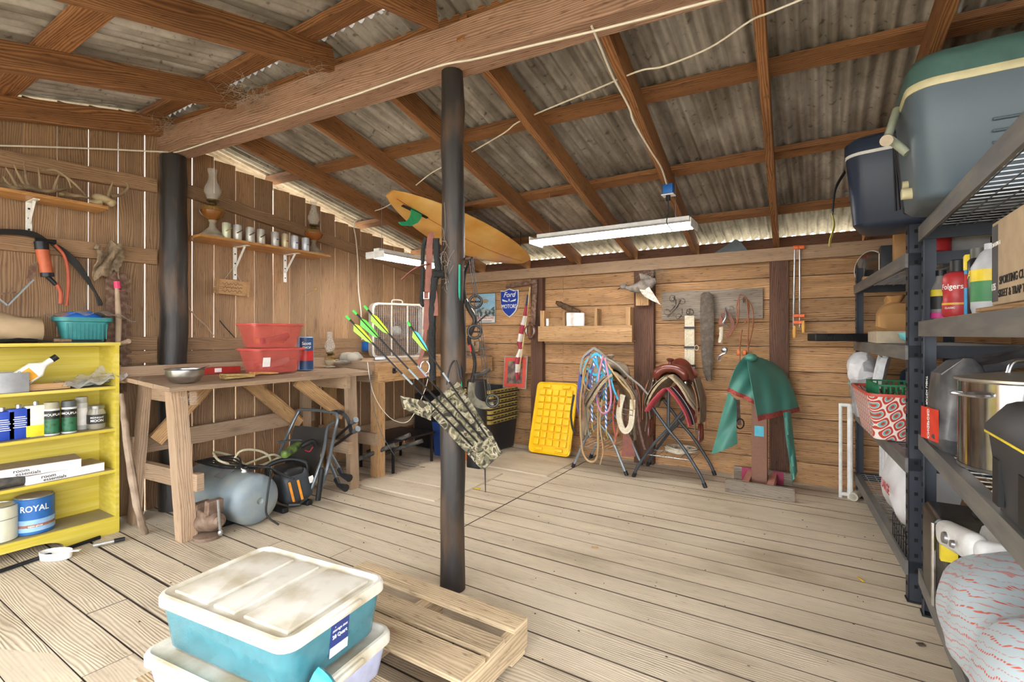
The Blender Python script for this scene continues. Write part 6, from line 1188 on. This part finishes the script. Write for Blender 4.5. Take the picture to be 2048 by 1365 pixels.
# far unit contents
Zt, Z3, Z2, Z1 = 1.702, 1.252, .702, .202
p = Vector((.40, 4.35, Zt)); t = thing('round_mirror', 'round white-rimmed mirror standing on the top far shelf', 'mirror', (.33, ry(1738, .33), Zt)); build('mirror_glass', MB().lathe([(.13, 0), (.13, .006)], (0, 0, .135), 36, (-.75, -.66, .1)), M('mirror_silver', 'b8bcbc', .08, .95), t); build('rim', MB().tube([Vector((0, 0, .135))+Vector((.66*math.cos(a), -.75*math.cos(a), 0))*.13+Vector((.08*math.sin(a), .07*math.sin(a), .99*math.sin(a)))*.13 for a in [2*PI*k/36 for k in range(36)]], .007, 8, closed=True), white, t)
def carton(name, lab, cat, c, z, m, rz=0, txt=None, grp=None, tm=None, kids=()):
    t = thing(name, lab, cat, c, rz); build('carton', MB().rbox((0, 0, z[2]/2+.0005), z, .003), m, t)
    for s, (x, y, zz), ux, sz, mm in (txt or ()): text(s, t, (x, y, zz), ux, (0, 0, 1), sz, mm)
    for n, c_, z_, mm in kids: build(n, MB().box(c_, z_), mm, t, smooth=0)
    return t
carton('product_box', 'blue and black product box on the top far shelf', 'box', (.42, ry(1775, .42)-.05, Zt), (.1, .16, .24), M('box_dark', '2e3138', .5), 0, None, kids=(('white_panel', (-.051, .04, .12), (.002, .05, .16), paper), ('blue_band', (-.0515, 0, .025), (.002, .155, .05), M('box_blue', '4a9ad8', .5))))
carton('product_box', 'narrow tan box beside the blue product box', 'box', (.40, ry(1797, .40)-.04, Zt), (.06, .07, .2), M('box_tan', 'b58a58', .6))
carton('product_box', 'small box with red and yellow print low at the far end of the top shelf', 'box', (.33, 4.72, Zt), (.1, .14, .05), M('box_print', 'c4a878', .6, spots='a8442c', amt=.6, scale=30))
t = can('canister', 'large red canister partly behind the shelf post', 'canister', (.47, 3.15, Zt+.001), .07, .13, M('canister_red', 'b83234', .4), bands=((.05, .1, M('red_ink')),))
t = thing('paper_bag', 'crumpled brown paper bag on the third far shelf', 'paper bag', (.42, ry(1790, .42), Z3+.075)); kr = M('kraft_bag', 'b58a58', .8, spots='96703f', amt=.4, scale=10, bmp=.3)
build('bag_body', MB().rings([(.16, .24, .05, 0), (.2, .3, .07, .03), (.2, .3, .08, .10), (.15, .22, .06, .16), (.08, .1, .03, .20), (.12, .14, .04, .23)], n=6).jitter(.035, 3, 9), kr, t, smooth=25)
carton('cardboard_box', 'flat tan cardboard box under the brown paper bag', 'box', (.41, 3.95, Z3), (.25, .62, .072), M('card_tan', 'b3a58e', .7))
t = thing('rifle_case', 'long black plastic case poking out past the far shelf', 'case', (.20, 4.47, Z3+.002), R(88)); build('case_body', MB().rbox((0, 0, .03), (.4, .16, .058), .008, (0, 0, 0)), blk, t); t.rotation_euler = (0, 0, R(20))
t.location = (.13, 4.50, Z3+.002)
for x in (-.1, .02): build('latch', MB().tube([(x-.02, -.082, .02), (x-.02, -.09, .045), (x+.02, -.09, .045), (x+.02, -.082, .02)], .005, 6), blkm, t)
t = single('turquoise_bowl', MB().lathe([(.03, 0), (.07, .03), (.08, .06), (.075, .06), (.03, .006)], (.44, 3.40, Z3+.001)), M('turquoise', '7cc8cf', .4), 'turquoise plastic bowl beside the flat box', 'bowl')
# patterned bin
def pattern_mat():
    m, nt, b = newmat('ogee_pattern'); tc = N(nt, 'ShaderNodeTexCoord'); sp = N(nt, 'ShaderNodeSeparateXYZ'); nt.links.new(tc.outputs['Object'], sp.inputs[0])
    def mth(op, a, b_=None):
        n = N(nt, 'ShaderNodeMath', operation=op)
        for i, v in enumerate((a, b_)):
            if v is None: continue
            if isinstance(v, (int, float)): n.inputs[i].default_value = v
            else: nt.links.new(v, n.inputs[i])
        return n.outputs[0]
    xy = mth('ADD', sp.outputs[1], sp.outputs[0]); cx = mth('COSINE', mth('MULTIPLY', xy, 2*PI/.075)); cz = mth('COSINE', mth('MULTIPLY', sp.outputs[2], 2*PI/.1)); v = mth('ABSOLUTE', mth('ADD', cx, cz))
    r = N(nt, 'ShaderNodeValToRGB'); r.color_ramp.interpolation = 'CONSTANT'; e = r.color_ramp.elements
    while len(e) < 5: e.new(.5)
    for i, (p, c) in enumerate(((0, 'efe4dc'), (.17, 'c2453a'), (.62, 'efe4dc'), (.72, '6fb0ac'), (.98, 'c2453a'))): e[i].position = p; e[i].color = (*lin(c), 1)
    nt.links.new(mth('MULTIPLY', v, .55), r.inputs[0]); nt.links.new(r.outputs[0], b.inputs['Base Color']); b.inputs['Roughness'].default_value = .4; return m
t = thing('patterned_basket', 'red, white and teal patterned plastic basket with rope hole on the second far shelf', 'basket', (.36, 3.74, Z2+.002), dF)
rs_ = [(.22, .50, .05, 0), (.23, .52, .05, .005), (.31, .70, .05, .255)]; build('basket_body', MB().rings(rs_+[(.30, .69, .05, .255), (.22, .51, .05, .01)]), pattern_mat(), t)
build('red_rim', MB().rings([(.31, .70, .05, .255), (.325, .715, .05, .257), (.325, .715, .05, .272), (.30, .69, .05, .272), (.296, .686, .05, .255)], cap0=False, cap1=False), M('rim_red', 'c8503e', .4), t); build('hand_hole', MB().tube(ring_pts((.0, .337, .2), .022, 14, 'y'), .005, 6, closed=True), M('rim_red'), t)
t = thing('milk_crate', 'green plastic lattice crate inside the patterned basket', 'crate', (.38, 3.72, Z2+.13), dF); mb = MB()
for k in range(9):
    for y in (-.2, .2): mb.box((-.11+.0275*k, y, .09), (.008, .006, .18))
for k in range(13):
    for x in (-.11, .11): mb.box((x, -.2+.0333*k, .09), (.006, .008, .18))
for z in (.0, .06, .12, .18): mb.box((-.11, 0, z), (.008, .41, .01)); mb.box((.11, 0, z), (.008, .41, .01)); mb.box((0, -.2, z), (.22, .008, .01)); mb.box((0, .2, z), (.22, .008, .01))
build('crate_frame', mb, M('crate_green', '1f7a4c', .5), t, smooth=0)
single('white_quilt', MB().sheet(lambda u, v: Vector((.35+.03*math.sin(u*3)-.05*v, 4.13+.26*u-.10*v, 1.15-.22*v**1.2+.008*math.sin(u*25)*math.sin(v*14)+.015*math.sin(u*7))), 30, 14, .035), M('quilt_white', 'dcdfe0', .85, bmp=.3, scale=30), 'white quilted pad folded behind the far end of the patterned basket', 'quilt')
t = thing('clear_tub', 'clear plastic tub with turquoise rim at the far end of the second shelf', 'tub', (.33, 4.52, Z2+.002), dF); build('tub_body', MB().rings([(.22, .3, .04, 0), (.26, .36, .05, .22), (.25, .35, .05, .22), (.21, .29, .04, .006)]), M('clear_tub_plastic', 'c9d0d6', .25, alpha=.6), t); build('rim', MB().rings([(.265, .365, .05, .215), (.275, .375, .05, .22), (.265, .365, .05, .235), (.25, .35, .05, .225)], cap0=False, cap1=False), M('turquoise'), t)
single('white_plastic_bag', MB().ell((.27, 4.50, Z2+.33), (.09, .12, .13), 20, 14).jitter(.04, 5, 12), M('bag_film_white', 'e8e8ea', .35, alpha=.9), 'crumpled white plastic bag on top of the clear tub', 'plastic bag', smooth=20)
single('folded_jeans', MB().rbox((.62, 4.4, Z2+.18), (.25, .35, .34), .05).jitter(.02, 5, 8), M('denim', '2a3f5c', .9), 'dark blue folded denim behind the clear tub', 'clothing')
t = thing('folding_gate', 'blue folded panel with white vertical bars standing on the lowest far shelf', 'gate', (.42, 4.5, Z1+.002), dF)
build('blue_panel', MB().box((.04, 0, .26), (.02, .56, .5)), M('deep_blue', '24406e', .5), t, smooth=0)
for k in range(6): build('white_bar', MB().box((.0, -.27+.108*k, .26), (.02, .022, .52)), white, t, smooth=0)
t = thing('white_gate', 'narrow white metal safety gate standing on the floor before the far shelf post', 'gate', (at(1692, 985, Y=4.75).x, 4.75, 0), R(0)); g0 = at(1681, 984, Y=4.75); g1 = at(1700, 984, Y=4.75); zt2 = at(1690, 808, Y=4.75).z
for q_ in (g0.x, g1.x): build('upright', MB().tube([(q_-t.location.x, 0, .0), (q_-t.location.x, 0, zt2)], .013 if q_ == g0.x else .02, 10), white, t)
for z in (.03, zt2-.01): build('cross_bar', MB().tube([(g0.x-t.location.x, 0, z), (g1.x-t.location.x, 0, z)], .015, 10), white, t)
sack = M('sack_white', 'd9dadc', .5, bmp=.2, scale=8); 
t = thing('feed_sack', 'white printed plastic sack slumped on the lowest far shelf', 'sack', (.47, 3.55, Z1+.002), dF); build('sack_body', MB().loft([[Vector((.14*k2*math.cos(a)*(1+.15*math.sin(2*a)), -.30+.60*u, .262+.215*k2*math.sin(a)+.03*math.sin(u*8+a))) for a in [2*PI*j/24 for j in range(24)]] for u, k2 in ((0, .3), (.04, .8), (.2, 1), (.5, 1.02), (.8, 1), (.97, .8), (1, .3))]), sack, t, smooth=50)
text('LARGE', t, (-.168, -.1, .25), (0, -1, 0), (0, 0, 1), .07, redink)
t = thing('feed_sack', 'grey-white sack with small red print behind the near shelf beam', 'sack', (.72, 2.55, Z1+.002), 0); build('sack_body', MB().loft([[Vector((.16*k2*math.cos(a), -.25+.58*u, .28+.26*k2*math.sin(a)+.02*math.sin(u*8+a))) for a in [2*PI*j/24 for j in range(24)]] for u, k2 in ((0, .3), (.04, .8), (.2, 1), (.5, 1.02), (.8, 1), (.97, .8), (1, .3))]), sack, t, smooth=50); text('LARGE', t, (-.166, .1, .33), (0, -1, 0), (0, 0, 1), .06, redink)
t = thing('wire_basket', 'black wire basket holding dark pouches on the lowest far shelf', 'basket', (.42, 3.18, Z1+.002), dF); mb = MB()
for z in (.01, .07, .13): mb.tube([(-.07, -.1, z), (.13, -.1, z), (.13, .2, z), (-.07, .2, z)], .003, 5, closed=True)
for k in range(7): mb.tube([(-.07, -.1+.05*k, .01), (-.07, -.1+.05*k, .13)], .002, 4)
for k in range(5): mb.tube([(-.07+.05*k, -.1, .01), (-.07+.05*k, -.1, .13)], .002, 4)
build('wire_frame', mb, blkm, t)
single('dark_pouch', MB().rbox((.45, 3.24, Z1+.055), (.14, .2, .08), .03).jitter(.01, 2, 15), M('matte_black'), 'dark fabric pouch in the black wire basket', 'pouch')
single('paper_tube', MB().lathe([(.032, 0), (.032, .16), (.026, .16), (.026, 0)], (at(1705, 988, Z=.033).x, at(1705, 988, Z=.033).y-.1, .033), 20, (.25, .95, 0)), M('pale_roll', 'd8d2bc', .7), 'end of a pale roll lying on the floor at the far shelf post', 'roll')
# near unit contents: bottle shelf
NZ = 1.3665; build_strip = struct('shelf_liner', MB().box((.50, 2.05, NZ+.004), (.12, 1.75, .008)).box((.46, 1.9, NZ+.014), (.05, .5, .012), (0, 0, .03)), w_pine, 'pine strips lying along the bottle shelf') ; NZ += .0205-.012
def bott(name, lab, px, X, prof, m, kids, sx=1, sy=1, ang=PI+.9):
    y = ry(px, X); t = thing(name, lab, 'bottle', (X, y, NZ), 0); build('bottle_body', MB().lathe(prof, (0, 0, 0), 26, sx=sx, sy=sy), m, t, smooth=40)
    for n, pr, mm in kids: build(n, MB().lathe(pr, (0, 0, 0), 26, sx=sx, sy=sy, cap=(n in ('cap', 'nozzle'))), mm, t, smooth=40)
    return t
A_ = PI+.85
t = bott('sauce_bottle', 'clear bottle with black, yellow and pink label, leftmost on the bottle shelf', 1882, .475, [(.035, 0), (.038, .01), (.038, .14), (.02, .18), (.017, .2)], M('murky_clear', '8d8a88', .2, alpha=.8), (('cap', [(.02, .2), (.02, .225)], blkm), ('black_label', [(.0388, .045), (.0388, .135)], M('lab_black', '2a2a2a', .5)), ('yellow_label', [(.0392, .105), (.0392, .135)], M('lab_yellow', 'd9c43a', .5)), ('pink_label', [(.0392, .005), (.0392, .03)], M('lab_pink', 'd23a8a', .5))))
t = bott('coffee_jug', 'red plastic coffee canister with black lid on the bottle shelf', 1916, .475, [(.045, 0), (.05, .01), (.05, .06), (.047, .07), (.047, .10), (.05, .11), (.05, .155), (.042, .175), (.03, .182)], M('jug_red', 'b03236', .4), (('cap', [(.026, .182), (.026, .228), (.023, .231)], blk), ('gold_stripe', [(.0507, .048), (.0507, .056)], M('gold', 'd8a83a', .4))))
bendtext('Folgers', t, (0, 0, .12), .0505, A_+.1, .03, white, sx=.9); bendtext('CLASSIC', t, (0, 0, .035), .0505, A_, .01, white)
t = bott('spray_tube', 'slim spray can with yellow cap and blue-red label', 1941, .47, [(.018, 0), (.018, .19), (.012, .2)], M('spray_blue', '3a9ad0', .4), (('cap', [(.02, .165), (.02, .215), (.017, .222)], M('cap_yellow', 'e8cf3a', .4)), ('red_label', [(.0184, .1), (.0184, .15)], M('red_ink'))))
t = bott('black_spray_can', 'tall black lubricant can with yellow lettering', 1958, .48, [(.03, 0), (.031, .004), (.031, .19), (.02, .205), (.02, .21)], M('can_black', '1c1e24', .35), (('cap', [(.024, .2), (.024, .235)], M('cap_smoke', '5a5a52', .4)),)); bendtext('AL', t, (0, 0, .14), .0318, A_, .04, M('cap_yellow'))
t = bott('garden_sprayer', 'white pump bottle with yellow and green label beside the carton', 1984, .50, [(.05, 0), (.055, .02), (.055, .16), (.03, .21), (.02, .22), (.02, .24)], M('hdpe', 'c9cdd2', .4, alpha=.92), (('green_label', [(.0558, .04), (.0558, .14)], M('lab_green', '4a8a5a', .5)), ('yellow_label', [(.0562, .11), (.0562, .15)], M('cap_yellow'))))
carton('clay_target_box', 'large tan cardboard carton for sporting clays with dark corner stripe', 'box', (.57, 1.80, NZ+.012), (.28, .36, .24), M('carton_tan', 'b8a283', .7), 0,
       [('135', (-.1412, .16, .052), (0, -1, 0), .028, paper), ('SPORTING CLAYS', (-.1412, -.02, .066), (0, -1, 0), .032, ink), ('SKEET & TRAP TARGETS', (-.1412, -.045, .03), (0, -1, 0), .03, ink), ('CHAMPION', (-.1412, .14, .175), (0, -1, 0), .016, paper)], kids=(('dark_stripe', (-.1406, .15, .12), (.001, .055, .22), M('stripe_grey', '4a4a4c', .6)),))
carton('white_carton', 'grey-white carton far back on the upper near shelf', 'box', (.85, 2.75, NZ+.22+.001), (.2, .3, .12), M('carton_grey', '8a8a88', .6)) if False else None
# pot shelf
PZ = .8375
t = thing('stock_pot', 'large stainless stock pot with lid and handles on the middle near shelf', 'pot', (.60, 2.35, PZ)); pr = .18; mirror_st = M('polished_steel', 'c9c9cb', .14, 1)
build('pot_body', MB().lathe([(pr-.01, 0), (pr, .008), (pr, .30), (pr+.006, .306), (pr-.004, .306)], seg=48), mirror_st, t, smooth=40); build('base_disc', MB().lathe([(pr+.002, .0), (pr+.002, .012)], seg=48, cap=False), steel, t)
ld = build('lid', MB().lathe([(pr+.01, .306), (pr+.01, .314), (pr-.01, .318), (.06, .335), (.0101, .338)], seg=48), M('dusty_steel_lid', 'a8a49a', .4, .8, spots='b8ac92', amt=.6, scale=6), t, smooth=30); build('lid_handle', MB().tube([(-.055, -.02, .33), (-.035, -.012, .372), (.035, .012, .372), (.055, .02, .33)], .007, 10, smooth=6), steel, ld)
for s in (-1, 1):
    d1 = Vector((-.85*s, -.53*s, 0)); d2 = Vector((-d1.y, d1.x, 0)); build('side_handle', MB().tube([d1*pr+d2*.05+Vector((0, 0, .26)), d1*(pr+.045)+d2*.04+Vector((0, 0, .262)), d1*(pr+.045)-d2*.04+Vector((0, 0, .262)), d1*pr-d2*.05+Vector((0, 0, .26))], .006, 8, smooth=5), steel, t)
t = thing('tool_box', 'black plastic tool box with yellow edge line on the middle near shelf', 'tool box', (.57, 1.66, PZ+.001)); tb = M('toolbox_black', '303236', .5, spots='4a4a48', amt=.4, scale=5)
build('box_body', MB().rings([(.33, .30, .02, 0), (.37, .34, .025, .20)], n=3), tb, t); build('yellow_line', MB().rings([(.385, .355, .025, .201), (.385, .355, .025, .207)], n=3), M('cap_yellow'), t); build('lid', MB().rings([(.385, .355, .025, .208), (.38, .35, .025, .225), (.31, .29, .02, .28), (.28, .25, .02, .29)], n=3), tb, t)
for y in (-.1, .1): build('front_recess', MB().box((-.176, y, .08), (.012, .05, .12)), blk, t, smooth=0)
t = thing('charcoal_bag', 'crumpled black and red charcoal bag between the post and the stock pot', 'bag', (.485, 2.66, PZ)); cb = M('charcoal_foil', '4a4a4c', .35, .2, spots='8a8a8c', amt=.5, scale=10); 
build('bag_body', MB().rings([(.16, .2, .05, 0), (.2, .26, .06, .05), (.18, .26, .06, .2), (.15, .28, .04, .3), (.05, .34, .02, .37)], n=6).jitter(.03, 4, 11), cb, t, smooth=22); build('red_panel', MB().box((-.104, -.04, .1), (.006, .13, .13), (0, .0, .25)), M('kf_red', 'd0402c', .4), t, smooth=0); text('KINGSFORD', t, (-.109, -.04, .1), (0, 0, 1), (.25, -1, 0), .022, white); text('MATCH LIGHT', t, (-.112, -.03, .235), (0, 0, 1), (.25, -1, 0), .018, white)
single('black_sack', MB().sheet(lambda u, v: Vector((.52+.30*u, 2.50+.28*v-.1*u, 1.17+.10*u+.03*v+.01*math.sin(v*22))), 10, 16, .02).jitter(.01, 3, 20), M('charcoal_foil'), 'flattened black foil sack end lying over the pot shelf', 'bag', smooth=20)
# low shelf of the near unit
t = thing('black_case', 'black glossy flat case standing on edge on the lowest near shelf', 'case', (.66, 2.60, Z1+.002)); gb = M('gloss_black', '1f1d1c', .25, spots='6a6252', amt=.45, scale=5)
build('case_shell', MB().loft([[Vector((x, yy, z+.185)) for x, z in rr(w, h, .03, 4)] for w, h, yy in ((.5, .33, -.06), (.55, .37, -.045), (.55, .37, .2), (.5, .33, .215))]), gb, t); build('latch', MB().rbox((-.1, .05, .376), (.08, .05, .012), .004), blk, t); build('chrome_edge', MB().tube([(-.277, -.05, .02), (-.277, -.05, .35)], .008, 8), chrome, t)
t = thing('baby_seat', 'grey-white moulded plastic seat with round buttons on the lowest near shelf', 'child seat', (.58, 2.36, .26)); gw = M('seat_greywhite', 'd3d3cf', .4)
build('side_arm', MB().rbox((-.15, .0, .30), (.07, .34, .10), .034, (-.18, 0, .1), 5), gw, t); build('front_bar', MB().rbox((.02, -.17, .33), (.34, .07, .07), .03, (0, 0, 0), 5), gw, t)
for k in range(4): build('back_slat', MB().rbox((.02+.06*k, .05, .40), (.035, .3, .012), .005), gw, t)
build('pivot_button', MB().lathe([(.014, 0), (.012, .01)], (-.187, -.10, .315), 14, (-1, -.1, .1)), zinc, t); build('shell', MB().rbox((.08, .05, .19), (.30, .30, .30), .05), gw, t)
build('tray', MB().rbox((.08, -.08, .385), (.26, .2, .04), .02), M('seat_bluegrey', '9aa6ae', .4), t); build('pivot_button', MB().lathe([(.022, 0), (.02, .012)], (-.186, .02, .295), 14, (-1, -.1, .1)), zinc, t); build('yellow_wedge', MB().box((-.16, .14, .20), (.05, .03, .06)), M('cap_yellow'), t, smooth=0)
def print_mat():
    m, nt, b = newmat('coral_print_fabric'); tc = N(nt, 'ShaderNodeTexCoord'); mp = N(nt, 'ShaderNodeMapping'); mp.inputs['Rotation'].default_value = (.3, 0, .5); mp.inputs['Scale'].default_value = (1.3, 1.3, 1.3); nt.links.new(tc.outputs['Object'], mp.inputs[0])
    w = N(nt, 'ShaderNodeTexWave', wave_type='BANDS', bands_direction='Z', wave_profile='SAW'); w.inputs['Scale'].default_value = 7; w.inputs['Distortion'].default_value = 2.2; w.inputs['Detail'].default_value = 1; w.inputs['Detail Scale'].default_value = 3; nt.links.new(mp.outputs[0], w.inputs['Vector'])
    v = N(nt, 'ShaderNodeTexWave', wave_type='BANDS', bands_direction='Y'); v.inputs['Scale'].default_value = 30; nt.links.new(mp.outputs[0], v.inputs['Vector'])
    a = ramp(nt, w.outputs['Fac'], [(.0, (0, 0, 0)), (.08, (1, 1, 1)), (.16, (1, 1, 1)), (.2, (0, 0, 0)), (.5, (0, 0, 0)), (.56, (.8, .8, .8)), (.62, (0, 0, 0))]); bb = ramp(nt, v.outputs['Fac'], [(.25, (.0,)*3), (.35, (1,)*3)])
    f = mix(nt, 1, a, bb, 'MULTIPLY'); nt.links.new(mix(nt, f, lin('a9b6ba'), lin('bf5a48')), b.inputs['Base Color']); b.inputs['Roughness'].default_value = .85; n = N(nt, 'ShaderNodeTexNoise'); n.inputs['Scale'].default_value = 5; nt.links.new(tc.outputs['Object'], n.inputs['Vector']); bump(nt, b, n.outputs['Fac'], .5, .03); return m
mb = MB(); mb.loft([[Vector((.53+.235*k2*math.cos(a)*(1-.12*math.cos(a*2)), 1.36+.98*u, .44+.18*k2*math.sin(a)*(1+.1*math.sin(u*9))+.015*math.sin(u*16+a*2))) for a in [2*PI*j/36 for j in range(36)]] for u, k2 in [(0, .2), (.03, .7), (.1, .95)]+[(.2+.08*j, 1.0+.04*math.sin(j*1.7)) for j in range(8)]+[(.86, .86), (.95, .62), (.99, .35), (1.0, .1)]]); mb.jitter(.02, 3, 7)
single('print_cushion', mb, print_mat(), 'big stuffed fabric cushion with coral dashed print bulging from the lowest near shelf', 'cushion', smooth=60)
single('blue_tarp', MB().sheet(lambda u, v: Vector((.5+.8*u, 2.15+.25*v, 2.46+.03*math.sin(u*9)+.05*v)), 14, 6, .01).jitter(.02, 2, 7), M('tarp_blue', '27466e', .5), 'dark blue tarp bundled under the roof above the cooler', 'tarp') if False else None
# ------------------------------------------------------------------ foreground: pallet and storage bins
t = thing('pallet', 'worn wooden pallet lying on the floor against the pole', 'pallet', (-1.50, 1.27, 0)); L0 = lambda p: vec(p)-t.location
xa, xb = -1.96, -1.02
for k, (y, w, x0_) in enumerate(((1.70, .10, xa-.02), (1.53, .10, xa+.03), (1.38, .14, xa), (1.13, .1, xa), (.95, .1, xa), (.78, .1, xa))):
    build('deck_board', MB().box(L0(((x0_+xb)/2, y, .131)), (xb-x0_, w, .018), (0, 0, random.uniform(-.006, .006))), w_pallet, t, smooth=0)
for x in (xb-.02, (xa+xb)/2, xa+.02): build('stringer', MB().box(L0((x, 1.24, .071)), (.04, 1.02, .1)), w_pallet, t, smooth=0)
for y in (.8, 1.24, 1.68): build('bottom_board', MB().box(L0(((xa+xb)/2, y, .011)), (xb-xa, .1, .018)), w_pallet, t, smooth=0)
def big_bin(lab, c, rz, w, d, z, h, body, lidm, latch=None, label=False, grip=False):
    t = thing('storage_box', lab, 'storage box', (c[0], c[1], z), rz)
    o = [(w-.07, d-.07, .035, 0), (w-.06, d-.06, .04, .006), (w-.022, d-.022, .045, h-.02), (w-.022, d-.022, .045, h)]
    build('box_body', MB().rings(o+[(a-.008, b-.008, cc, zz) for a, b, cc, zz in o[::-1][:3]]+[(w-.08, d-.08, .03, .008)]), body, t)
    build('lid', MB().rings([(w-.018, d-.018, .045, h-.03), (w, d, .05, h-.028), (w, d, .05, h-.004), (w-.012, d-.012, .045, h+.006), (w-.03, d-.03, .04, h+.008), (w-.05, d-.05, .035, h-.002), (w-.06, d-.06, .035, h-.005), (w-.3, d-.2, .03, h-.005)]), lidm, t)
    for s in (-1, 1): build('handle_tab', MB().rbox((s*(w/2-.004), 0, h-.01), (.03, .14, .02), .006), lidm, t)
    return t
wl = M('old_white_lid', 'd9d5c9', .5, spots='a3946f', amt=.8, scale=7); tb_ = M('clear_teal', '4f8d9a', .2, alpha=.72, coat=.3)
# the lid corners measured on the floor plan
cA, cB, cC = Vector((-1.843, .743)), Vector((-1.865, 1.151)), Vector((-1.265, 1.217)); cD = cA+cC-cB
ctr = (cA+cC)/2; rz = math.atan2(cC.y-cB.y, cC.x-cB.x)
t = big_bin('teal translucent storage box with dirty white lid, on top of the stack', ctr, rz, .62, .425, .285, .17, tb_, wl)
for x, w in ((-.185, .17), (-.02, .10), (.165, .19)): build('raised_lid_panel', MB().rbox((x, 0, .169), (w, .33, .012), .004), wl, t)
lb = build('product_label', MB().box((.291, .0, .085), (.002, .075, .11), (0, .11, 0)), M('label_navy', '2c3c7c', .45), t, smooth=0); build('barcode_panel', MB().box((.2885, .0, .045), (.0022, .073, .03), (0, .11, 0)), paper, lb, smooth=0)
text('Jumbo', lb, (.2955, 0, .127), (0, 1, 0), (0, 0, 1), .016, white); text('Storage Box', lb, (.2945, 0, .11), (0, 1, 0), (0, 0, 1), .0125, white, shear=.2); text('28 Quart', lb, (.2935, 0, .09), (0, 1, 0), (0, 0, 1), .016, white)
mb = MB().box((0, 0, .06), (.5, .3, .09)); 
o = single('stored_blanket', MB().rbox((ctr.x, ctr.y, .285+.055), (.5, .31, .08), .03, (0, 0, rz)).jitter(.02, 4, 9), M('pale_teal_cloth', '7fb8c4', .8), 'folded pale cloth showing through the teal storage box', 'cloth')
t = big_bin('lower white storage box with a teal latch, resting on the pallet', (ctr.x+.0, ctr.y-.01), rz, .66, .47, .1415, .135, M('clear_lilac', 'c6cbe6', .25, alpha=.85), wl)
build('teal_latch', MB().tube([(.30, -.10, .135), (.335, -.10, .12), (.345, -.10, .08)], .028, 12, flat=2.6, smooth=4), M('latch_teal', '2f93a5', .35), t); build('teal_latch', MB().tube([(-.30, .0, .135), (-.335, .0, .12), (-.345, .0, .07)], .012, 10, flat=2.2, smooth=4), white, t)
# litter
carton('shipping_box', 'grey-white box with barcode on the top shelf behind the post', 'box', (.60, 3.32, Zt), (.16, .26, .1), M('carton_grey', 'a3a2a0', .6), dF)
carton('shipping_box', 'small black box with a white mark deep on the top shelf', 'box', (.80, 3.48, Zt), (.14, .2, .1), M('matte_black'), dF)
for px, py, mm, nm, lb, sz in ((955, 978, M('leaf_yellow', 'd8b42a', .6), 'dry_leaf', 'small yellow leaf on the floor right of the pole', (.05, .03)), (935, 957, paper, 'paper_scrap', 'white paper scrap on the floor right of the pole', (.09, .03)), (1190, 1095, w_pine, 'wood_chip', 'small wooden peg lying in a gap of the right floor', (.04, .015)), (1842, 1290, M('debris_brown', '4f4234', .95), 'dried_dropping', 'dark dried clump on the floor by the near shelving', (.03, .02)), (1722, 1160, M('leaf_yellow'), 'straw_bit', 'thin yellow straw on the right floor', (.01, .05))):
    p = at(px, py, Z=.004); single(nm, MB().rbox((p.x, p.y, .005), (sz[0], sz[1], .006), .002, (0, 0, .5)), mm, lb, nm.replace('_', ' '))
q = random.Random(12); 
mb = MB()
for k in range(140):
    x, y = q.uniform(-3.9, .3), q.uniform(.9, 4.8); mb.ell((x, y, .003), (q.uniform(.002, .007), q.uniform(.002, .006), .002), 5, 3)
o = build('floor_debris', mb, M('debris_brown', '4f4234', .95), smooth=0); tag(o, 'scattered crumbs of dirt and chips over the floor boards', 'debris', kind='stuff')
# ------------------------------------------------------------------ shop lights
def tube_mat(st):
    m, nt, b = newmat('lit_tube'); b.inputs['Emission Color'].default_value = (1, .98, .96, 1); b.inputs['Emission Strength'].default_value = st; b.inputs['Base Color'].default_value = (1, 1, 1, 1); return m
m_tube = tube_mat(16)
def shoplight(label, c, L, rz, hang=.3, tilt=0, zr=None):
    t = thing('shop_light', label, 'light', c, rot=(tilt, 0, rz), group=None)
    h = MB(); h.sheet(lambda u, v: (-L/2+L*u, (.11*math.sin((v-.5)*2.4))/.93, .045*math.cos((v-.5)*2.6)-.02), 2, 10, .002)
    for s in (-1, 1): h.box((s*L/2, 0, -.005), (.008, .2, .06))
    h.box((0, 0, .04), (L*.96, .06, .03)); h.bm.transform(Matrix.Diagonal((1, 1.15, 1, 1))); build('housing', h, white, t)
    for s in (-1, 1):
        q = MB(); q.cyl((-L/2+.02, s*.04, -.012), (L/2-.02, s*.04, -.012), .019, seg=12); build('tube', q, m_tube, t)
        e = Vector((s*L*.4, 0, 0)); e.rotate(Euler((0, 0, rz))); yy = c[1]+e.y; top = (roofb(yy) if yy > 1.9 else rooff(yy))+.183-c[2]
        q = MB(); q.tube([(s*L*.4, 0, .055), (s*L*.4, 0, top)], .0015, 5); build('hanging_chain', q, zinc, t)
    return t
a = at(1072, 470, Z=2.06); b = at(1388, 462, Z=2.06)
LY = 3.72; a = at(1072, 472, Y=LY); b = at(1388, 462, Y=LY)
L1 = shoplight('long lit shop light hanging over the saddle racks', ((a.x+b.x)/2, LY, (a.z+b.z)/2), b.x-a.x, 0, .18)
a = at(750, 517, X=-3.35); b = at(868, 531, X=-3.35)
L2 = shoplight('lit shop light over the second workbench by the left wall', ((-3.35), (a.y+b.y)/2, (a.z+b.z)/2+.02), abs(b.y-a.y), PI/2, .12)
front_fill = shoplight('unseen fill light added over the open front of the shed', (-1.2, -.35, 2.28), 1.2, 0, .05)  # extra lamp added behind the camera to brighten the room
